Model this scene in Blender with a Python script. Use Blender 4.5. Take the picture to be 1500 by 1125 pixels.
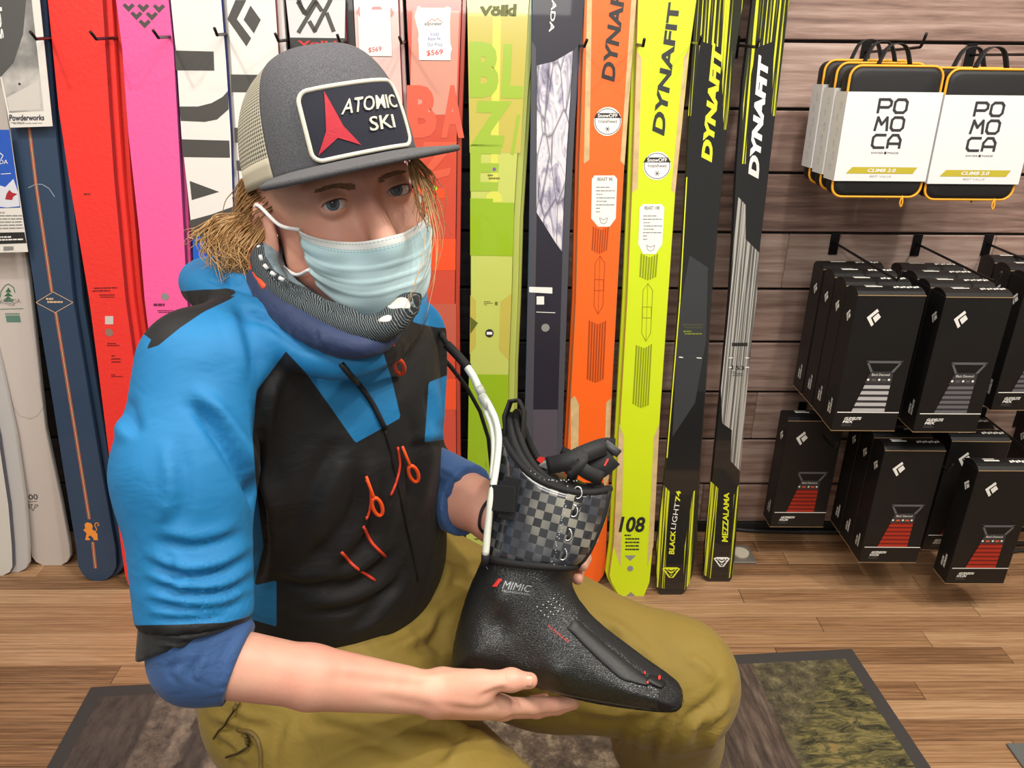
import bpy, bmesh, math, random
import numpy as np
from mathutils import Vector, Matrix, geometry
random.seed(7); np.random.seed(7)
for o in list(bpy.data.objects): bpy.data.objects.remove(o)
SC = bpy.context.scene; COL = SC.collection

# ------------------------------------------------------------------ camera
F, CX, CY = 1127.0, 750.0, 562.5
CAM = Vector((0, 0, 1.40)); PITCH, YAW, ROLL = 24.0, 1.0, 0.6
CR = (Matrix.Rotation(math.radians(-YAW), 3, 'Z') @ Matrix.Rotation(math.radians(90 - PITCH), 3, 'X')
      @ Matrix.Rotation(math.radians(ROLL), 3, 'Z'))
cd = bpy.data.cameras.new('camera'); cam = bpy.data.objects.new('camera', cd); COL.objects.link(cam)
cd.sensor_width = 36; cd.lens = 36 * F / 1500; cd.clip_start = .01
cam.matrix_world = Matrix.Translation(CAM) @ CR.to_4x4()
SC.camera = cam
# ------------------------------------------------------------------ light
SC.view_settings.view_transform = 'Standard'; SC.view_settings.look = 'None'
SC.view_settings.gamma = 1; SC.view_settings.use_curve_mapping = False
SC.view_settings.exposure = -0.10
w = bpy.data.worlds.new('room_light'); SC.world = w; w.use_nodes = True
w.node_tree.nodes['Background'].inputs[0].default_value = (1, .95, .88, 1)
w.node_tree.nodes['Background'].inputs[1].default_value = .38
def area(name, loc, size, power, color, aim, sy=None):
    d = bpy.data.lights.new(name, 'AREA'); d.size = size; d.energy = power; d.color = color
    if sy: d.shape = 'RECTANGLE'; d.size_y = sy
    o = bpy.data.objects.new(name, d); COL.objects.link(o); o.location = loc
    o.rotation_euler = (Vector(aim) - Vector(loc)).to_track_quat('-Z', 'Y').to_euler(); return o
WARM = (1, .93, .84); NEUT = (1, .965, .92)
area('ceiling_panel_or_fill', (.0, -.35, 2.95), 1.2, 30, NEUT, (.0, .3, 0), .6)
area('ceiling_panel_or_fill', (-.3, -1.7, 2.9), 1.6, 46, NEUT, (-.2, .7, 1.0), .8)  # unseen frontal fill, added behind the camera to brighten the face
area('ceiling_panel_or_fill', (-1.4, .4, 2.95), 1.0, 18, NEUT, (-1.0, 1.0, 0), .5)
area('ceiling_panel_or_fill', (1.6, .4, 2.95), 1.0, 24, NEUT, (1.3, 1.2, 0), .5)
area('track_spot', (-1.15, .75, 2.85), .10, 15, WARM, (-.5, 1.9, .9))
area('track_spot', (.55, .75, 2.85), .10, 15, WARM, (.0, 1.9, .9))
area('track_spot', (1.75, .75, 2.85), .10, 22, WARM, (1.2, 1.9, .6))
area('track_spot', (1.0, .35, 2.85), .10, 16, WARM, (1.0, 1.5, 0))

# ------------------------------------------------------------------ helpers
def ray(x, y): return CR @ Vector(((x - CX) / F, -(y - CY) / F, -1))
def P(x, y, depth): return CAM + ray(x, y) * depth
def on_y(x, y, d): r = ray(x, y); return CAM + r * ((d - CAM.y) / r.y)
def on_z(x, y, z): r = ray(x, y); return CAM + r * ((z - CAM.z) / r.z)
CRn = np.array(CR); CAMn = np.array(CAM)
def proj(v):
    q = (np.asarray(v, float) - CAMn) @ CRn
    return np.stack([CX - F * q[..., 0] / q[..., 2], CY + F * q[..., 1] / q[..., 2]], -1)
def lin(c):
    c = c / 255.0
    return c / 12.92 if c <= .04045 else ((c + .055) / 1.055) ** 2.4
def rgb(*c): return (lin(c[0]), lin(c[1]), lin(c[2]), 1)
class NT:
    def __init__(s, m): s.t = m.node_tree; s.n = s.t.nodes; s.l = s.t.links
    def add(s, typ, ins=None, **kw):
        n = s.n.new('ShaderNode' + typ)
        for k, v in kw.items(): setattr(n, k, v)
        for k, v in (ins or {}).items():
            if hasattr(v, 'is_output'): s.l.new(v, n.inputs[k])
            else: n.inputs[k].default_value = v
        return n
    def math(s, op, a, b=0.0, c=0.0): return s.add('Math', {0: a, 1: b, 2: c}, operation=op).outputs[0]
    def mix(s, f, a, b): 
        n = s.add('Mix', {0: f, 6: a, 7: b}, data_type='RGBA'); return n.outputs[2]
    def ramp(s, f, stops):
        n = s.add('ValToRGB', {0: f}); e = n.color_ramp.elements
        while len(e) < len(stops): e.new(.5)
        for el, (p, c) in zip(e, stops): el.position = p; el.color = c
        return n.outputs[0]
    def mapping(s, v, scale=(1, 1, 1), rot=(0, 0, 0), loc=(0, 0, 0)):
        return s.add('Mapping', {0: v, 1: loc, 2: rot, 3: scale}).outputs[0]
    def noise(s, v, scale, detail=3, rough=.5, dist=0):
        return s.add('TexNoise', {'Vector': v, 'Scale': scale, 'Detail': detail, 'Roughness': rough, 'Distortion': dist}).outputs[0]
def mat(name, color, rough=.5, metal=0, bump=None, coat=0, var=None, spec=.5, sheen=0, trans=0, alpha=1):
    """bump=(scale, strength, distance); var=(scale, amount)"""
    m = bpy.data.materials.new(name); m.use_nodes = True
    t = NT(m); b = t.n['Principled BSDF']; m['b'] = 1
    b.inputs['Base Color'].default_value = color; b.inputs['Roughness'].default_value = rough
    b.inputs['Metallic'].default_value = metal; b.inputs['Specular IOR Level'].default_value = spec
    b.inputs['Coat Weight'].default_value = coat; b.inputs['Sheen Weight'].default_value = sheen
    b.inputs['Transmission Weight'].default_value = trans; b.inputs['Alpha'].default_value = alpha
    co = t.add('TexCoord').outputs['Object']
    if var:
        n = t.noise(co, var[0], 4, .6)
        c2 = [max(0, min(1, x * (1 - var[1]))) for x in color[:3]] + [1]
        c3 = [max(0, min(1, x * (1 + var[1]))) for x in color[:3]] + [1]
        t.l.new(t.ramp(n, [(.3, c2), (.7, c3)]), b.inputs['Base Color'])
    if bump:
        n = t.noise(co, bump[0], 3, .6)
        bp = t.add('Bump', {'Height': n, 'Strength': bump[1], 'Distance': bump[2]})
        t.l.new(bp.outputs[0], b.inputs['Normal'])
    return m
def bsdf(m): return m.node_tree.nodes['Principled BSDF']

def link(o, parent=None):
    COL.objects.link(o)
    if parent is not None: o.parent = parent
    return o
def mesh(name, v, f, m, parent=None, smooth=False, mi=None):
    me = bpy.data.meshes.new(name)
    me.from_pydata([tuple(map(float, p)) for p in v], [], [tuple(map(int, q)) for q in f])
    for x in (m if isinstance(m, (list, tuple)) else [m]): me.materials.append(x)
    if mi is not None: me.polygons.foreach_set('material_index', list(map(int, mi)))
    if smooth: me.polygons.foreach_set('use_smooth', [True] * len(me.polygons))
    me.update()
    return link(bpy.data.objects.new(name, me), parent)
def bm_obj(name, bm, m, parent=None, smooth=False):
    me = bpy.data.meshes.new(name); bm.to_mesh(me); bm.free()
    for x in (m if isinstance(m, (list, tuple)) else [m]): me.materials.append(x)
    if smooth: me.polygons.foreach_set('use_smooth', [True] * len(me.polygons))
    return link(bpy.data.objects.new(name, me), parent)
def tag(o, label=None, cat=None, group=None, kind=None):
    for k, v in (('label', label), ('category', cat), ('group', group), ('kind', kind)):
        if v: o[k] = v
    return o
def empty(name, mw=None, label=None, cat=None, group=None):
    o = bpy.data.objects.new(name, None); COL.objects.link(o); o.empty_display_size = .05
    if mw is not None: o.matrix_world = mw
    return tag(o, label, cat, group)
def kids(o): return [c for c in bpy.data.objects if c.parent == o]
def copy_tree(o, parent=None):
    c = o.copy(); COL.objects.link(c); c.parent = parent
    for ch in kids(o): copy_tree(ch, c)
    return c
def box_bm(x0, x1, y0, y1, z0, z1, bev=0, seg=2, bm=None):
    b = bmesh.new()
    vs = [b.verts.new((x, y, z)) for x in (x0, x1) for y in (y0, y1) for z in (z0, z1)]
    for q in ((0, 1, 3, 2), (4, 6, 7, 5), (0, 4, 5, 1), (2, 3, 7, 6), (0, 2, 6, 4), (1, 5, 7, 3)):
        b.faces.new([vs[i] for i in q])
    if bev: bmesh.ops.bevel(b, geom=b.edges[:] + b.verts[:], offset=bev, segments=seg, profile=.5, affect='EDGES')
    bmesh.ops.recalc_face_normals(b, faces=b.faces[:])
    if bm is None: return b
    me = bpy.data.meshes.new('t'); b.to_mesh(me); b.free(); bm.from_mesh(me); bpy.data.meshes.remove(me); return bm
def tube(pts, rad, n=8, closed=False, caps=True):
    """verts, faces of a tube through pts, rad scalar or list"""
    pts = [Vector(p) for p in pts]; N = len(pts)
    if not hasattr(rad, '__len__'): rad = [rad] * N
    V, Fc = [], []; prev = None
    for i, p in enumerate(pts):
        a = pts[i - 1] if (i or closed) else pts[0]; b = pts[(i + 1) % N] if (i < N - 1 or closed) else pts[-1]
        t = (b - a).normalized()
        if prev is None:
            h = Vector((0, 0, 1)) if abs(t.z) < .9 else Vector((1, 0, 0)); u = t.cross(h).normalized()
        else: u = (prev - t * prev.dot(t)).normalized()
        prev = u; v = t.cross(u)
        for k in range(n):
            a_ = 2 * math.pi * k / n; V.append(p + (u * math.cos(a_) + v * math.sin(a_)) * rad[i])
    M = N if closed else N - 1
    for i in range(M):
        for k in range(n):
            j = (i + 1) % N; Fc.append((i * n + k, i * n + (k + 1) % n, j * n + (k + 1) % n, j * n + k))
    if caps and not closed:
        Fc.append(tuple(range(n - 1, -1, -1))); Fc.append(tuple((N - 1) * n + k for k in range(n)))
    return V, Fc
def smooth_path(pts, n=8):
    """Catmull-Rom through pts"""
    p = [Vector(q) for q in pts]; p = [p[0] * 2 - p[1]] + p + [p[-1] * 2 - p[-2]]; out = []
    for i in range(1, len(p) - 2):
        for k in range(n):
            t = k / n
            out.append(.5 * ((2 * p[i]) + (p[i + 1] - p[i - 1]) * t + (2 * p[i - 1] - 5 * p[i] + 4 * p[i + 1] - p[i + 2]) * t * t
                             + (3 * p[i] - p[i - 1] - 3 * p[i + 1] + p[i + 2]) * t ** 3))
    out.append(p[-2]); return out
class Acc:
    def __init__(s): s.v, s.f, s.m = [], [], []
    def add(s, vf, mi=0):
        o = len(s.v); s.v += list(vf[0]); s.f += [tuple(i + o for i in q) for q in vf[1]]; s.m += [mi] * len(vf[1]); return s
    def obj(s, name, m, parent=None, smooth=False): return mesh(name, s.v, s.f, m, parent, smooth, s.m)
class Frame:
    """a flat face in the room: origin, right, up"""
    def __init__(s, o, u, v):
        s.o, s.u, s.v = Vector(o), Vector(u).normalized(), Vector(v).normalized(); s.n = s.u.cross(s.v)
        s.mw = Matrix(((s.u.x, s.v.x, s.n.x, s.o.x), (s.u.y, s.v.y, s.n.y, s.o.y), (s.u.z, s.v.z, s.n.z, s.o.z), (0, 0, 0, 1)))
    def uv(s, x, y):
        r = ray(x, y); p = CAM + r * ((s.o - CAM).dot(s.n) / r.dot(s.n)) - s.o
        return (p.dot(s.u), p.dot(s.v))
def poly_vf(p2, z):
    tri = geometry.tessellate_polygon([[Vector((a, b, 0)) for a, b in p2]])
    out = []
    for t in tri:
        a, b, c = [p2[i] for i in t]
        out.append(t if (b[0] - a[0]) * (c[1] - a[1]) - (b[1] - a[1]) * (c[0] - a[0]) > 0 else t[::-1])
    return [(a, b, z) for a, b in p2], out
_tc = {}
def text_tris(s, bold=0.0):
    """triangulated lettering normalised to the unit square"""
    if (s, bold) in _tc: return _tc[(s, bold)]
    c = bpy.data.curves.new('lettering', 'FONT'); c.body = s; c.offset = bold; c.resolution_u = 3
    o = bpy.data.objects.new('lettering', c); COL.objects.link(o)
    dg = bpy.context.evaluated_depsgraph_get(); me = o.evaluated_get(dg).to_mesh()
    v = np.array([q.co[:2] for q in me.vertices]); f = [tuple(q.vertices) for q in me.polygons]
    o.evaluated_get(dg).to_mesh_clear(); bpy.data.objects.remove(o); bpy.data.curves.remove(c)
    v = (v - v.min(0)) / (v.max(0) - v.min(0)); _tc[(s, bold)] = (v, f); return v, f
def bil(q, a, b):
    return tuple((1 - a) * (1 - b) * q[0][i] + a * (1 - b) * q[1][i] + a * b * q[2][i] + (1 - a) * b * q[3][i] for i in (0, 1))
def px_poly(fr, pts, z=.0005): return poly_vf([fr.uv(*p) for p in pts], z)
def px_text(fr, s, quad, z=.0008, bold=0.0):
    """quad: baseline left, baseline right, top right, top left (pixels) on the face fr"""
    v, f = text_tris(s, bold); q = [fr.uv(*p) for p in quad]
    return [bil(q, a, b) + (z,) for a, b in v], f
def uv_text(s, quad, z=.0008, bold=0.0):
    v, f = text_tris(s, bold); return [bil(quad, a, b) + (z,) for a, b in v], f
def stroke2(pts, w):
    """thick polyline in 2D as quads -> list of polygons"""
    out = []
    for a, b in zip(pts[:-1], pts[1:]):
        d = Vector(b) - Vector(a); n = Vector((-d.y, d.x)).normalized() * w / 2; e = d.normalized() * w * .32
        out.append([tuple(Vector(a) + n - e), tuple(Vector(a) - n - e), tuple(Vector(b) - n + e), tuple(Vector(b) + n + e)])
    return out

# ------------------------------------------------------------------ room
WALL = 2.02
def plank_mat(name, cols, gscale, rough=.45, bump=.25, along='x', var=1.0, spec=.5):
    m = bpy.data.materials.new(name); m.use_nodes = True; t = NT(m); b = t.n['Principled BSDF']
    pos = t.add('NewGeometry').outputs['Position']; rnd = t.add('ObjectInfo').outputs['Random']
    off = t.add('CombineXYZ', {0: t.math('MULTIPLY', rnd, 37.), 1: t.math('MULTIPLY', rnd, 91.), 2: t.math('MULTIPLY', rnd, 53.)}).outputs[0]
    v = t.add('VectorMath', {0: pos, 1: off}, operation='ADD').outputs[0]
    sv = t.mapping(v, gscale)
    g1 = t.noise(sv, 1.0, 5, .6, .6); g2 = t.noise(t.mapping(v, tuple(q * 4 for q in gscale)), 1.0, 3, .6, .2)
    wv = t.add('TexWave', {'Vector': t.mapping(v, tuple(q * .35 for q in gscale)), 'Scale': 1.0, 'Distortion': 9.0, 'Detail': 3.0, 'Detail Scale': 1.2},
               wave_type='RINGS').outputs[1]
    a = t.math('ADD', t.math('MULTIPLY', g1, .58), t.math('MULTIPLY', wv, .12)); a = t.math('ADD', a, t.math('MULTIPLY', g2, .28))
    a = t.math('ADD', a, t.math('MULTIPLY', t.math('SUBTRACT', rnd, .5), .30 * var))
    n = len(cols); c = t.ramp(a, [(.25 + .5 * i / (n - 1), q) for i, q in enumerate(cols)])
    t.l.new(c, b.inputs['Base Color']); b.inputs['Roughness'].default_value = rough; b.inputs['Specular IOR Level'].default_value = spec
    bp = t.add('Bump', {'Height': t.math('ADD', g2, wv), 'Strength': bump, 'Distance': .0015})
    t.l.new(bp.outputs[0], b.inputs['Normal'])
    return m
M_FLOOR = plank_mat('oak_strip', [rgb(112, 80, 54), rgb(146, 109, 76), rgb(166, 128, 92), rgb(186, 150, 114)], (4.5, 90, 90), .38, .15, var=1.25)
M_WALL = plank_mat('reclaimed_board', [rgb(104, 82, 74), rgb(146, 118, 106), rgb(172, 146, 134), rgb(196, 174, 162)], (3.2, 44, 44), .55, .35, var=1.0)
M_WALLD = plank_mat('charcoal_board', [rgb(26, 25, 30), rgb(40, 39, 45), rgb(52, 50, 56), rgb(66, 64, 68)], (2.6, 30, 30), .55, .35)
M_DARK = mat('groove_black', rgb(24, 22, 21), .8)
M_BLACKMETAL = mat('black_metal', rgb(24, 23, 24), .32, .3)

fl = tag(mesh('floor', [(-2.6, -2.6, -.012), (2.8, -2.6, -.012), (2.8, 2.1, -.012), (-2.6, 2.1, -.012)], [(0, 1, 2, 3)], M_DARK), kind='structure')
fp = bmesh.new(); box_bm(-.5, .5, -.5, .5, -.5, .5, bm=fp)
def plank_mesh(L, wd, th, m, axis):
    b = box_bm(-L / 2, L / 2, -wd / 2, wd / 2, -th, 0, .0011, 1) if axis == 'z' else box_bm(-L / 2, L / 2, 0, th, -wd / 2, wd / 2, .0022, 1)
    me = bpy.data.meshes.new('plank'); b.to_mesh(me); b.free(); me.materials.append(m); return me
FLEN = [.42, .58, .75, .95, 1.2]; FM = [plank_mesh(L - .0012, .0572 - .0013, .011, M_FLOOR, 'z') for L in FLEN]
rw = random.Random(3); y = WALL - .0286
while y > .25:
    x = -2.5 - rw.random() * .6
    while x < 2.6:
        k = rw.randrange(5); o = bpy.data.objects.new('plank', FM[k]); link(o, fl); o.location = (x + FLEN[k] / 2, y, 0); x += FLEN[k]
    y -= .0572
wl = tag(mesh('wall_back', [(-2.6, WALL + .012, -.01), (2.8, WALL + .012, -.01), (2.8, WALL + .012, 2.9), (-2.6, WALL + .012, 2.9)], [(0, 1, 2, 3)], M_DARK), kind='structure')
tag(mesh('ceiling', [(-2.6, -2.6, 3.0), (-2.6, 2.1, 3.0), (2.8, 2.1, 3.0), (2.8, -2.6, 3.0)], [(0, 1, 2, 3)], mat('ceiling_paint', rgb(220, 216, 208), .9)), kind='structure')
pw = mat('side_wall_paint', rgb(186, 180, 170), .8)
tag(mesh('wall_left', [(-2.6, -2.6, -.01), (-2.6, 2.1, -.01), (-2.6, 2.1, 3.0), (-2.6, -2.6, 3.0)], [(0, 1, 2, 3)], pw), kind='structure')
tag(mesh('wall_right', [(2.8, -2.6, -.01), (2.8, -2.6, 3.0), (2.8, 2.1, 3.0), (2.8, 2.1, -.01)], [(0, 1, 2, 3)], pw), kind='structure')
SLAT = .155; z0 = .012
WX = .165
for i in range(12):
    zc = z0 + SLAT * (i + .5)
    cuts = [-2.6, -1.25 + .4 * ((i * 7) % 5) / 5, WX] ; 
    for a, b_ in zip(cuts[:-1], cuts[1:]):
        o = bpy.data.objects.new('plank', plank_mesh(b_ - a - .001, SLAT - .0075, .011, M_WALLD, 'y')); link(o, wl); o.location = ((a + b_) / 2, WALL, zc)
    r2 = random.Random(i * 13 + 5); xs = [WX]; x = WX + .15 + r2.random() * .5
    while x < 2.7: xs.append(x); x += .35 + r2.random() * .7
    xs.append(2.8)
    for a, b_ in zip(xs[:-1], xs[1:]):
        o = bpy.data.objects.new('plank', plank_mesh(b_ - a - .0006, SLAT - .0075, .011, M_WALL, 'y')); link(o, wl); o.location = ((a + b_) / 2, WALL, zc)
o = bm_obj('baseboard_back', box_bm(-2.59, 2.79, WALL - .012, WALL - .0005, .0005, .035, .002), mat('black_base', rgb(22, 21, 21), .6)); tag(o, kind='structure')

# ------------------------------------------------------------------ skis leaning on the wall
M_BASE = mat('ski_base_black', rgb(20, 20, 22), .4)
def interp(rows, y):
    for (a, b) in zip(rows[:-1], rows[1:]):
        if a[0] <= y <= b[0]:
            t = (y - a[0]) / (b[0] - a[0]); return a[1] + t * (b[1] - a[1]), a[2] + t * (b[2] - a[2])
def make_ski(name, label, rows, mats, thick=.012, top_y=None, z_top=1.6, length=1.78, mates=(), group='skis leaning on the wall', tail=None):
    """rows: (y, xl, xr) pixels down the ski, last row is the tail on the floor. mats: top sheet, edge"""
    yt = rows[-1][0]; p = on_z((rows[-1][1] + rows[-1][2]) / 2, yt, 0)
    ty = WALL - .075 if top_y is None else top_y
    v = Vector((0, ty - p.y, z_top)).normalized()
    p = p + Vector((0, 0, .0))
    fr = Frame(p, (1, 0, 0), v)
    fine = []
    for a, b in zip(rows[:-1], rows[1:]):
        n = max(1, int((b[0] - a[0]) / 40))
        for k in range(n): 
            t = k / n; fine.append(tuple(a[i] + t * (b[i] - a[i]) for i in range(3)))
    fine.append(rows[-1])
    L = []
    for (y, xl, xr) in fine:
        a = fr.uv(xl, y); b = fr.uv(xr, y); L.append((max(0.0, (a[1] + b[1]) / 2), a[0], b[0], 0.0))
    L = L[::-1]
    vt, xl, xr, _ = L[-1]; c = (xl + xr) / 2; w0 = (xr - xl) / 2; dc = 0
    for k in range(1, 12):
        t = k / 11; vv = vt + (length - vt) * t
        wd = w0 * (1 + .10 * min(1, t * 1.6)) * math.sqrt(max(.012, 1 - max(0, (t - .55) / .45) ** 2.4))
        L.append((vv, c - wd, c + wd, .055 * max(0, (t - .45) / .55) ** 2))
    V, Fc, mi = [], [], []; b = .0016
    for (vv, a, bb, n) in L:
        e = min(b, (bb - a) * .2)
        V += [(a, vv, n - thick), (a, vv, n - thick * .3), (a + e, vv, n), (bb - e, vv, n), (bb, vv, n - thick * .3), (bb, vv, n - thick)]
    for i in range(len(L) - 1):
        for k in range(6):
            k2 = (k + 1) % 6; Fc.append((i * 6 + k, i * 6 + k2, i * 6 + 6 + k2, i * 6 + 6 + k)); mi.append(0 if k == 2 else (2 if k == 5 else 1))
    Fc.append((5, 4, 3, 2, 1, 0)); mi.append(1); n = (len(L) - 1) * 6; Fc.append(tuple(n + k for k in range(6))); mi.append(1)
    Fc = [tuple(reversed(q)) for q in Fc]
    r = empty(name, fr.mw, label, 'ski', group)
    body = mesh('ski_body', V, Fc, [mats[0], mats[1], M_BASE], r, False, mi)
    for (du, dn, lab, mm) in mates:      # the mate of the pair, clipped base to base behind it
        e = empty(name, fr.mw @ Matrix.Translation((du, .002, -dn)), lab, 'ski', group)
        me = body.data.copy(); me.materials.clear()
        for q in mm: me.materials.append(q)
        me.materials.append(M_BASE)
        link(bpy.data.objects.new('ski_body', me), e)
    return r, fr
SPLIT = {'bright_band', 'wood_panel', 'yellow_streaks', 'slate_border', 'pale_stripe', 'block_letters', 'sticker', 'size_marks', 'chevrons', 'diamond_emblem', 'tape', 'card_points', 'slope_photo', 'pinstripe', 'lettering', 'ghost_letters'}
def graphic(r, name, m, parts, z=None):
    if name in SPLIT:
        for q in parts: o = mesh(name[:-1] if name in ('chevrons', 'size_marks', 'block_letters', 'ghost_letters', 'card_points') else name, q[0], q[1], m, r)
        return o
    a = Acc()
    for q in parts: a.add(q)
    return a.obj(name, m, r)
def fine_lines(fr, quad, n, fill=.45, seed=0, words=True, z=.0007):
    """unreadably small print: n lines of dashes in the pixel quad"""
    rr = random.Random(seed); out = []; q = [fr.uv(*p) for p in quad]
    for i in range(n):
        b0 = 1 - (i + fill + .1) / n; b1 = b0 + fill / n; x = rr.random() * .12
        while x < .97:
            x1 = min(1, x + (.06 + rr.random() * .16 if words else 1)); 
            out.append(([bil(q, x, b0) + (z,), bil(q, x1, b0) + (z,), bil(q, x1, b1) + (z,), bil(q, x, b1) + (z,)], [(0, 1, 2, 3)]))
            x = x1 + .025
            if rr.random() < .05: break
    return out
def disc_px(fr, x, y, r, z=.0007, n=20, sx=1.0):
    c = fr.uv(x, y); e = fr.uv(x + r, y); R = e[0] - c[0]
    return poly_vf([(c[0] + R * sx * math.cos(2 * math.pi * k / n), c[1] + R * math.sin(2 * math.pi * k / n)) for k in range(n)], z)
def px_line(fr, pts, w, z=.0007):
    out = []
    for q in stroke2(pts, w): out.append(px_poly(fr, q, z))
    return out
def rect(x0, y0, x1, y1): return [(x0, y1), (x1, y1), (x1, y0), (x0, y0)]

def top_mat(name, c, rough=.35, bump=None, coat=.3, var=None): return mat(name, c, rough, 0, bump, coat, var)
K = mat('print_black', rgb(38, 38, 36), .5); Wt = mat('print_white', rgb(238, 236, 230), .45); CH = mat('print_charcoal', rgb(74, 72, 68), .5)
GREY = mat('print_grey', rgb(140, 140, 136), .5); RED = mat('print_red', rgb(206, 50, 44), .5); ORG = mat('print_orange', rgb(240, 150, 60), .5)
YEL = mat('print_yellow', rgb(222, 226, 40), .45); GRN = mat('print_green', rgb(60, 110, 84), .5)
EDGE_W = mat('sidewall_white', rgb(208, 204, 198), .4); EDGE_K = mat('sidewall_black', rgb(30, 30, 33), .35)

# off-white ski at the far left, grey ski edges behind it
T = top_mat('top_ivory', rgb(214, 212, 204)); GE = mat('edge_greyblue', rgb(92, 92, 104), .4)
make_ski('ski', 'off-white ski with rounded tail beside the beige ski', [(0, -225, -130), (300, -155, -77), (640, -76, -2), (740, -55, 13), (800, -48, 18), (830, -46, 19), (838, -40, 15), (843, -30, 5)],
         (T, GE), mates=((.036, .014, 'grey-edged ski standing behind the off-white ski', (top_mat('top_grey', rgb(196, 194, 192)), GE)),))
# beige ski
T = top_mat('top_beige', rgb(208, 198, 190), .45)
r, fr = make_ski('ski', 'pale beige touring ski with pagoda emblem and the number 100',
    [(0, -85, -14), (110, -66, 2), (200, -52, 16), (420, -14, 44), (628, 16, 67), (740, 33, 91), (800, 43, 102), (815, 46, 103), (823, 52, 99), (828, 62, 90)], (T, EDGE_W))
graphic(r, 'emblem', GRN, [px_poly(fr, p) for p in ([(4, 440), (21, 440), (12, 434)], [(6, 434), (19, 434), (12, 428)], [(8, 428), (17, 428), (12.5, 421)], [(6, 442), (20, 442), (20, 440), (6, 440)])]
        + px_line(fr, [(0, 436), (2, 426), (8, 418), (13, 416), (20, 421), (22, 428)], 1.1) + px_line(fr, [(-2, 453), (34, 452)], .8))
graphic(r, 'lettering', GREY, [px_text(fr, 'PAGODA', [(-4, 446), (31, 444), (30, 437), (-5, 439)]), px_text(fr, 'TOUR', [(11, 448.5), (22, 448), (22, 444.5), (11, 445)])])
graphic(r, 'flag_mark', mat('flag_green', rgb(96, 134, 118), .5), [px_poly(fr, [(10, 472), (31, 472), (29, 462), (8, 462)])] + fine_lines(fr, [(7, 460.5), (29, 460.5), (29, 458.5), (7, 458.5)], 1, .9, 4))
graphic(r, 'number', CH, [px_text(fr, '100', [(38, 732), (56, 731.5), (55, 723.5), (37, 724)], bold=.01)] + px_line(fr, [(41, 735), (54, 734)], .7) +
        px_line(fr, [(44, 745), (42, 739), (48, 739), (45, 742), (49, 748), (52, 739), (56, 740), (52, 744)], .8))
graphic(r, 'embossed_outline', mat('emboss', rgb(196, 184, 176), .5), px_line(fr, [(0, 520), (8, 560), (20, 596), (30, 609), (44, 613), (56, 608), (63, 596), (58, 560)], 1.2))
# navy ski
T = top_mat('top_navy', rgb(44, 66, 92), .5); NE = mat('edge_navy', rgb(40, 58, 84), .45)
r, fr = make_ski('ski', 'navy blue ski with orange pinstripe, diamond badge and orange monkey mark',
    [(0, -10, 68), (188, 15, 82), (440, 52, 108), (580, 75, 131), (700, 94, 151), (804, 111, 170), (830, 114, 171), (842, 121, 165), (848, 129, 158), (851, 137, 150)], (T, NE),
    mates=((.016, .016, 'black-edged ski pressed behind the navy ski', (T, EDGE_K)), (.03, .032, 'dark ski deepest in the stack behind the navy ski', (EDGE_K, EDGE_K))))
LINE = [(43, 187), (53, 270), (76, 427)]; L2 = [(82, 458), (110, 630), (131, 760)]; L3 = [(136, 794), (140, 832)]
graphic(r, 'pinstripe', mat('stripe_orange', rgb(206, 104, 62), .5), [q for l in (LINE, L2, L3) for dx in (-1.8, 1.8) for q in px_line(fr, [(a + dx, b) for a, b in l], 1.0)])
graphic(r, 'pinstripe', mat('stripe_tan', rgb(240, 200, 140), .5), [q for l in (LINE, L2, L3) for q in px_line(fr, l, .9)])
graphic(r, 'diamond_badge', mat('badge_line', rgb(214, 178, 140), .5), px_line(fr, [(53, 443), (78, 427.5), (107, 443), (81, 458), (53, 443)], .9) +
        fine_lines(fr, [(67, 445), (92, 445), (92, 436), (67, 436)], 2, .6, 3))
mk = [(124, 768), (127, 765), (133, 766), (136, 770), (135, 775), (139, 778), (143, 782), (143, 788), (144, 791), (137, 791), (137, 788), (132, 784), (129, 787), (132, 789), (132, 791), (125, 791), (126, 785), (127, 781), (122, 776), (125, 774)]
graphic(r, 'monkey_mark', ORG, [px_poly(fr, mk)] + px_line(fr, [(139, 780), (142, 775), (139, 770), (140, 766), (144, 766), (145, 769), (143, 770)], 1.3))
graphic(r, 'embossed_arc', mat('emboss_navy', rgb(150, 160, 172), .4), px_line(fr, [(42, 275), (52, 270), (62, 270), (72, 276), (80, 288)], 1.2))
# red ski
def scaly(name, c, c2):
    m = top_mat(name, c, .42, coat=.2); t = NT(m); b = bsdf(m); co = t.add('TexCoord').outputs['Object']
    vo = t.add('TexVoronoi', {'Vector': t.mapping(co, (90, 110, 90)), 'Scale': 1.0}).outputs['Distance']
    t.l.new(t.add('Bump', {'Height': vo, 'Strength': .35, 'Distance': .0012}).outputs[0], b.inputs['Normal']); return m
T = scaly('top_red', rgb(238, 54, 46), None); RE = mat('edge_red', rgb(168, 44, 48), .35)
r, fr = make_ski('ski', 'plain red ski with scale-embossed top beside the navy ski',
    [(0, 69, 151), (160, 85, 161), (260, 100, 168), (440, 130, 185), (540, 143, 199), (660, 158, 215), (804, 177, 238), (840, 182, 243), (856, 187, 238), (862, 196, 230)], (T, RE),
    mates=((.014, .014, 'dark red ski standing behind the plain red ski', (T, RE)), (.027, .028, 'second red-edged ski in the stack behind the plain red ski', (T, mat('edge_crimson', rgb(196, 58, 56), .35))),
           (.038, .042, 'red-edged ski deepest in the stack behind the plain red ski', (T, RE))))
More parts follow.
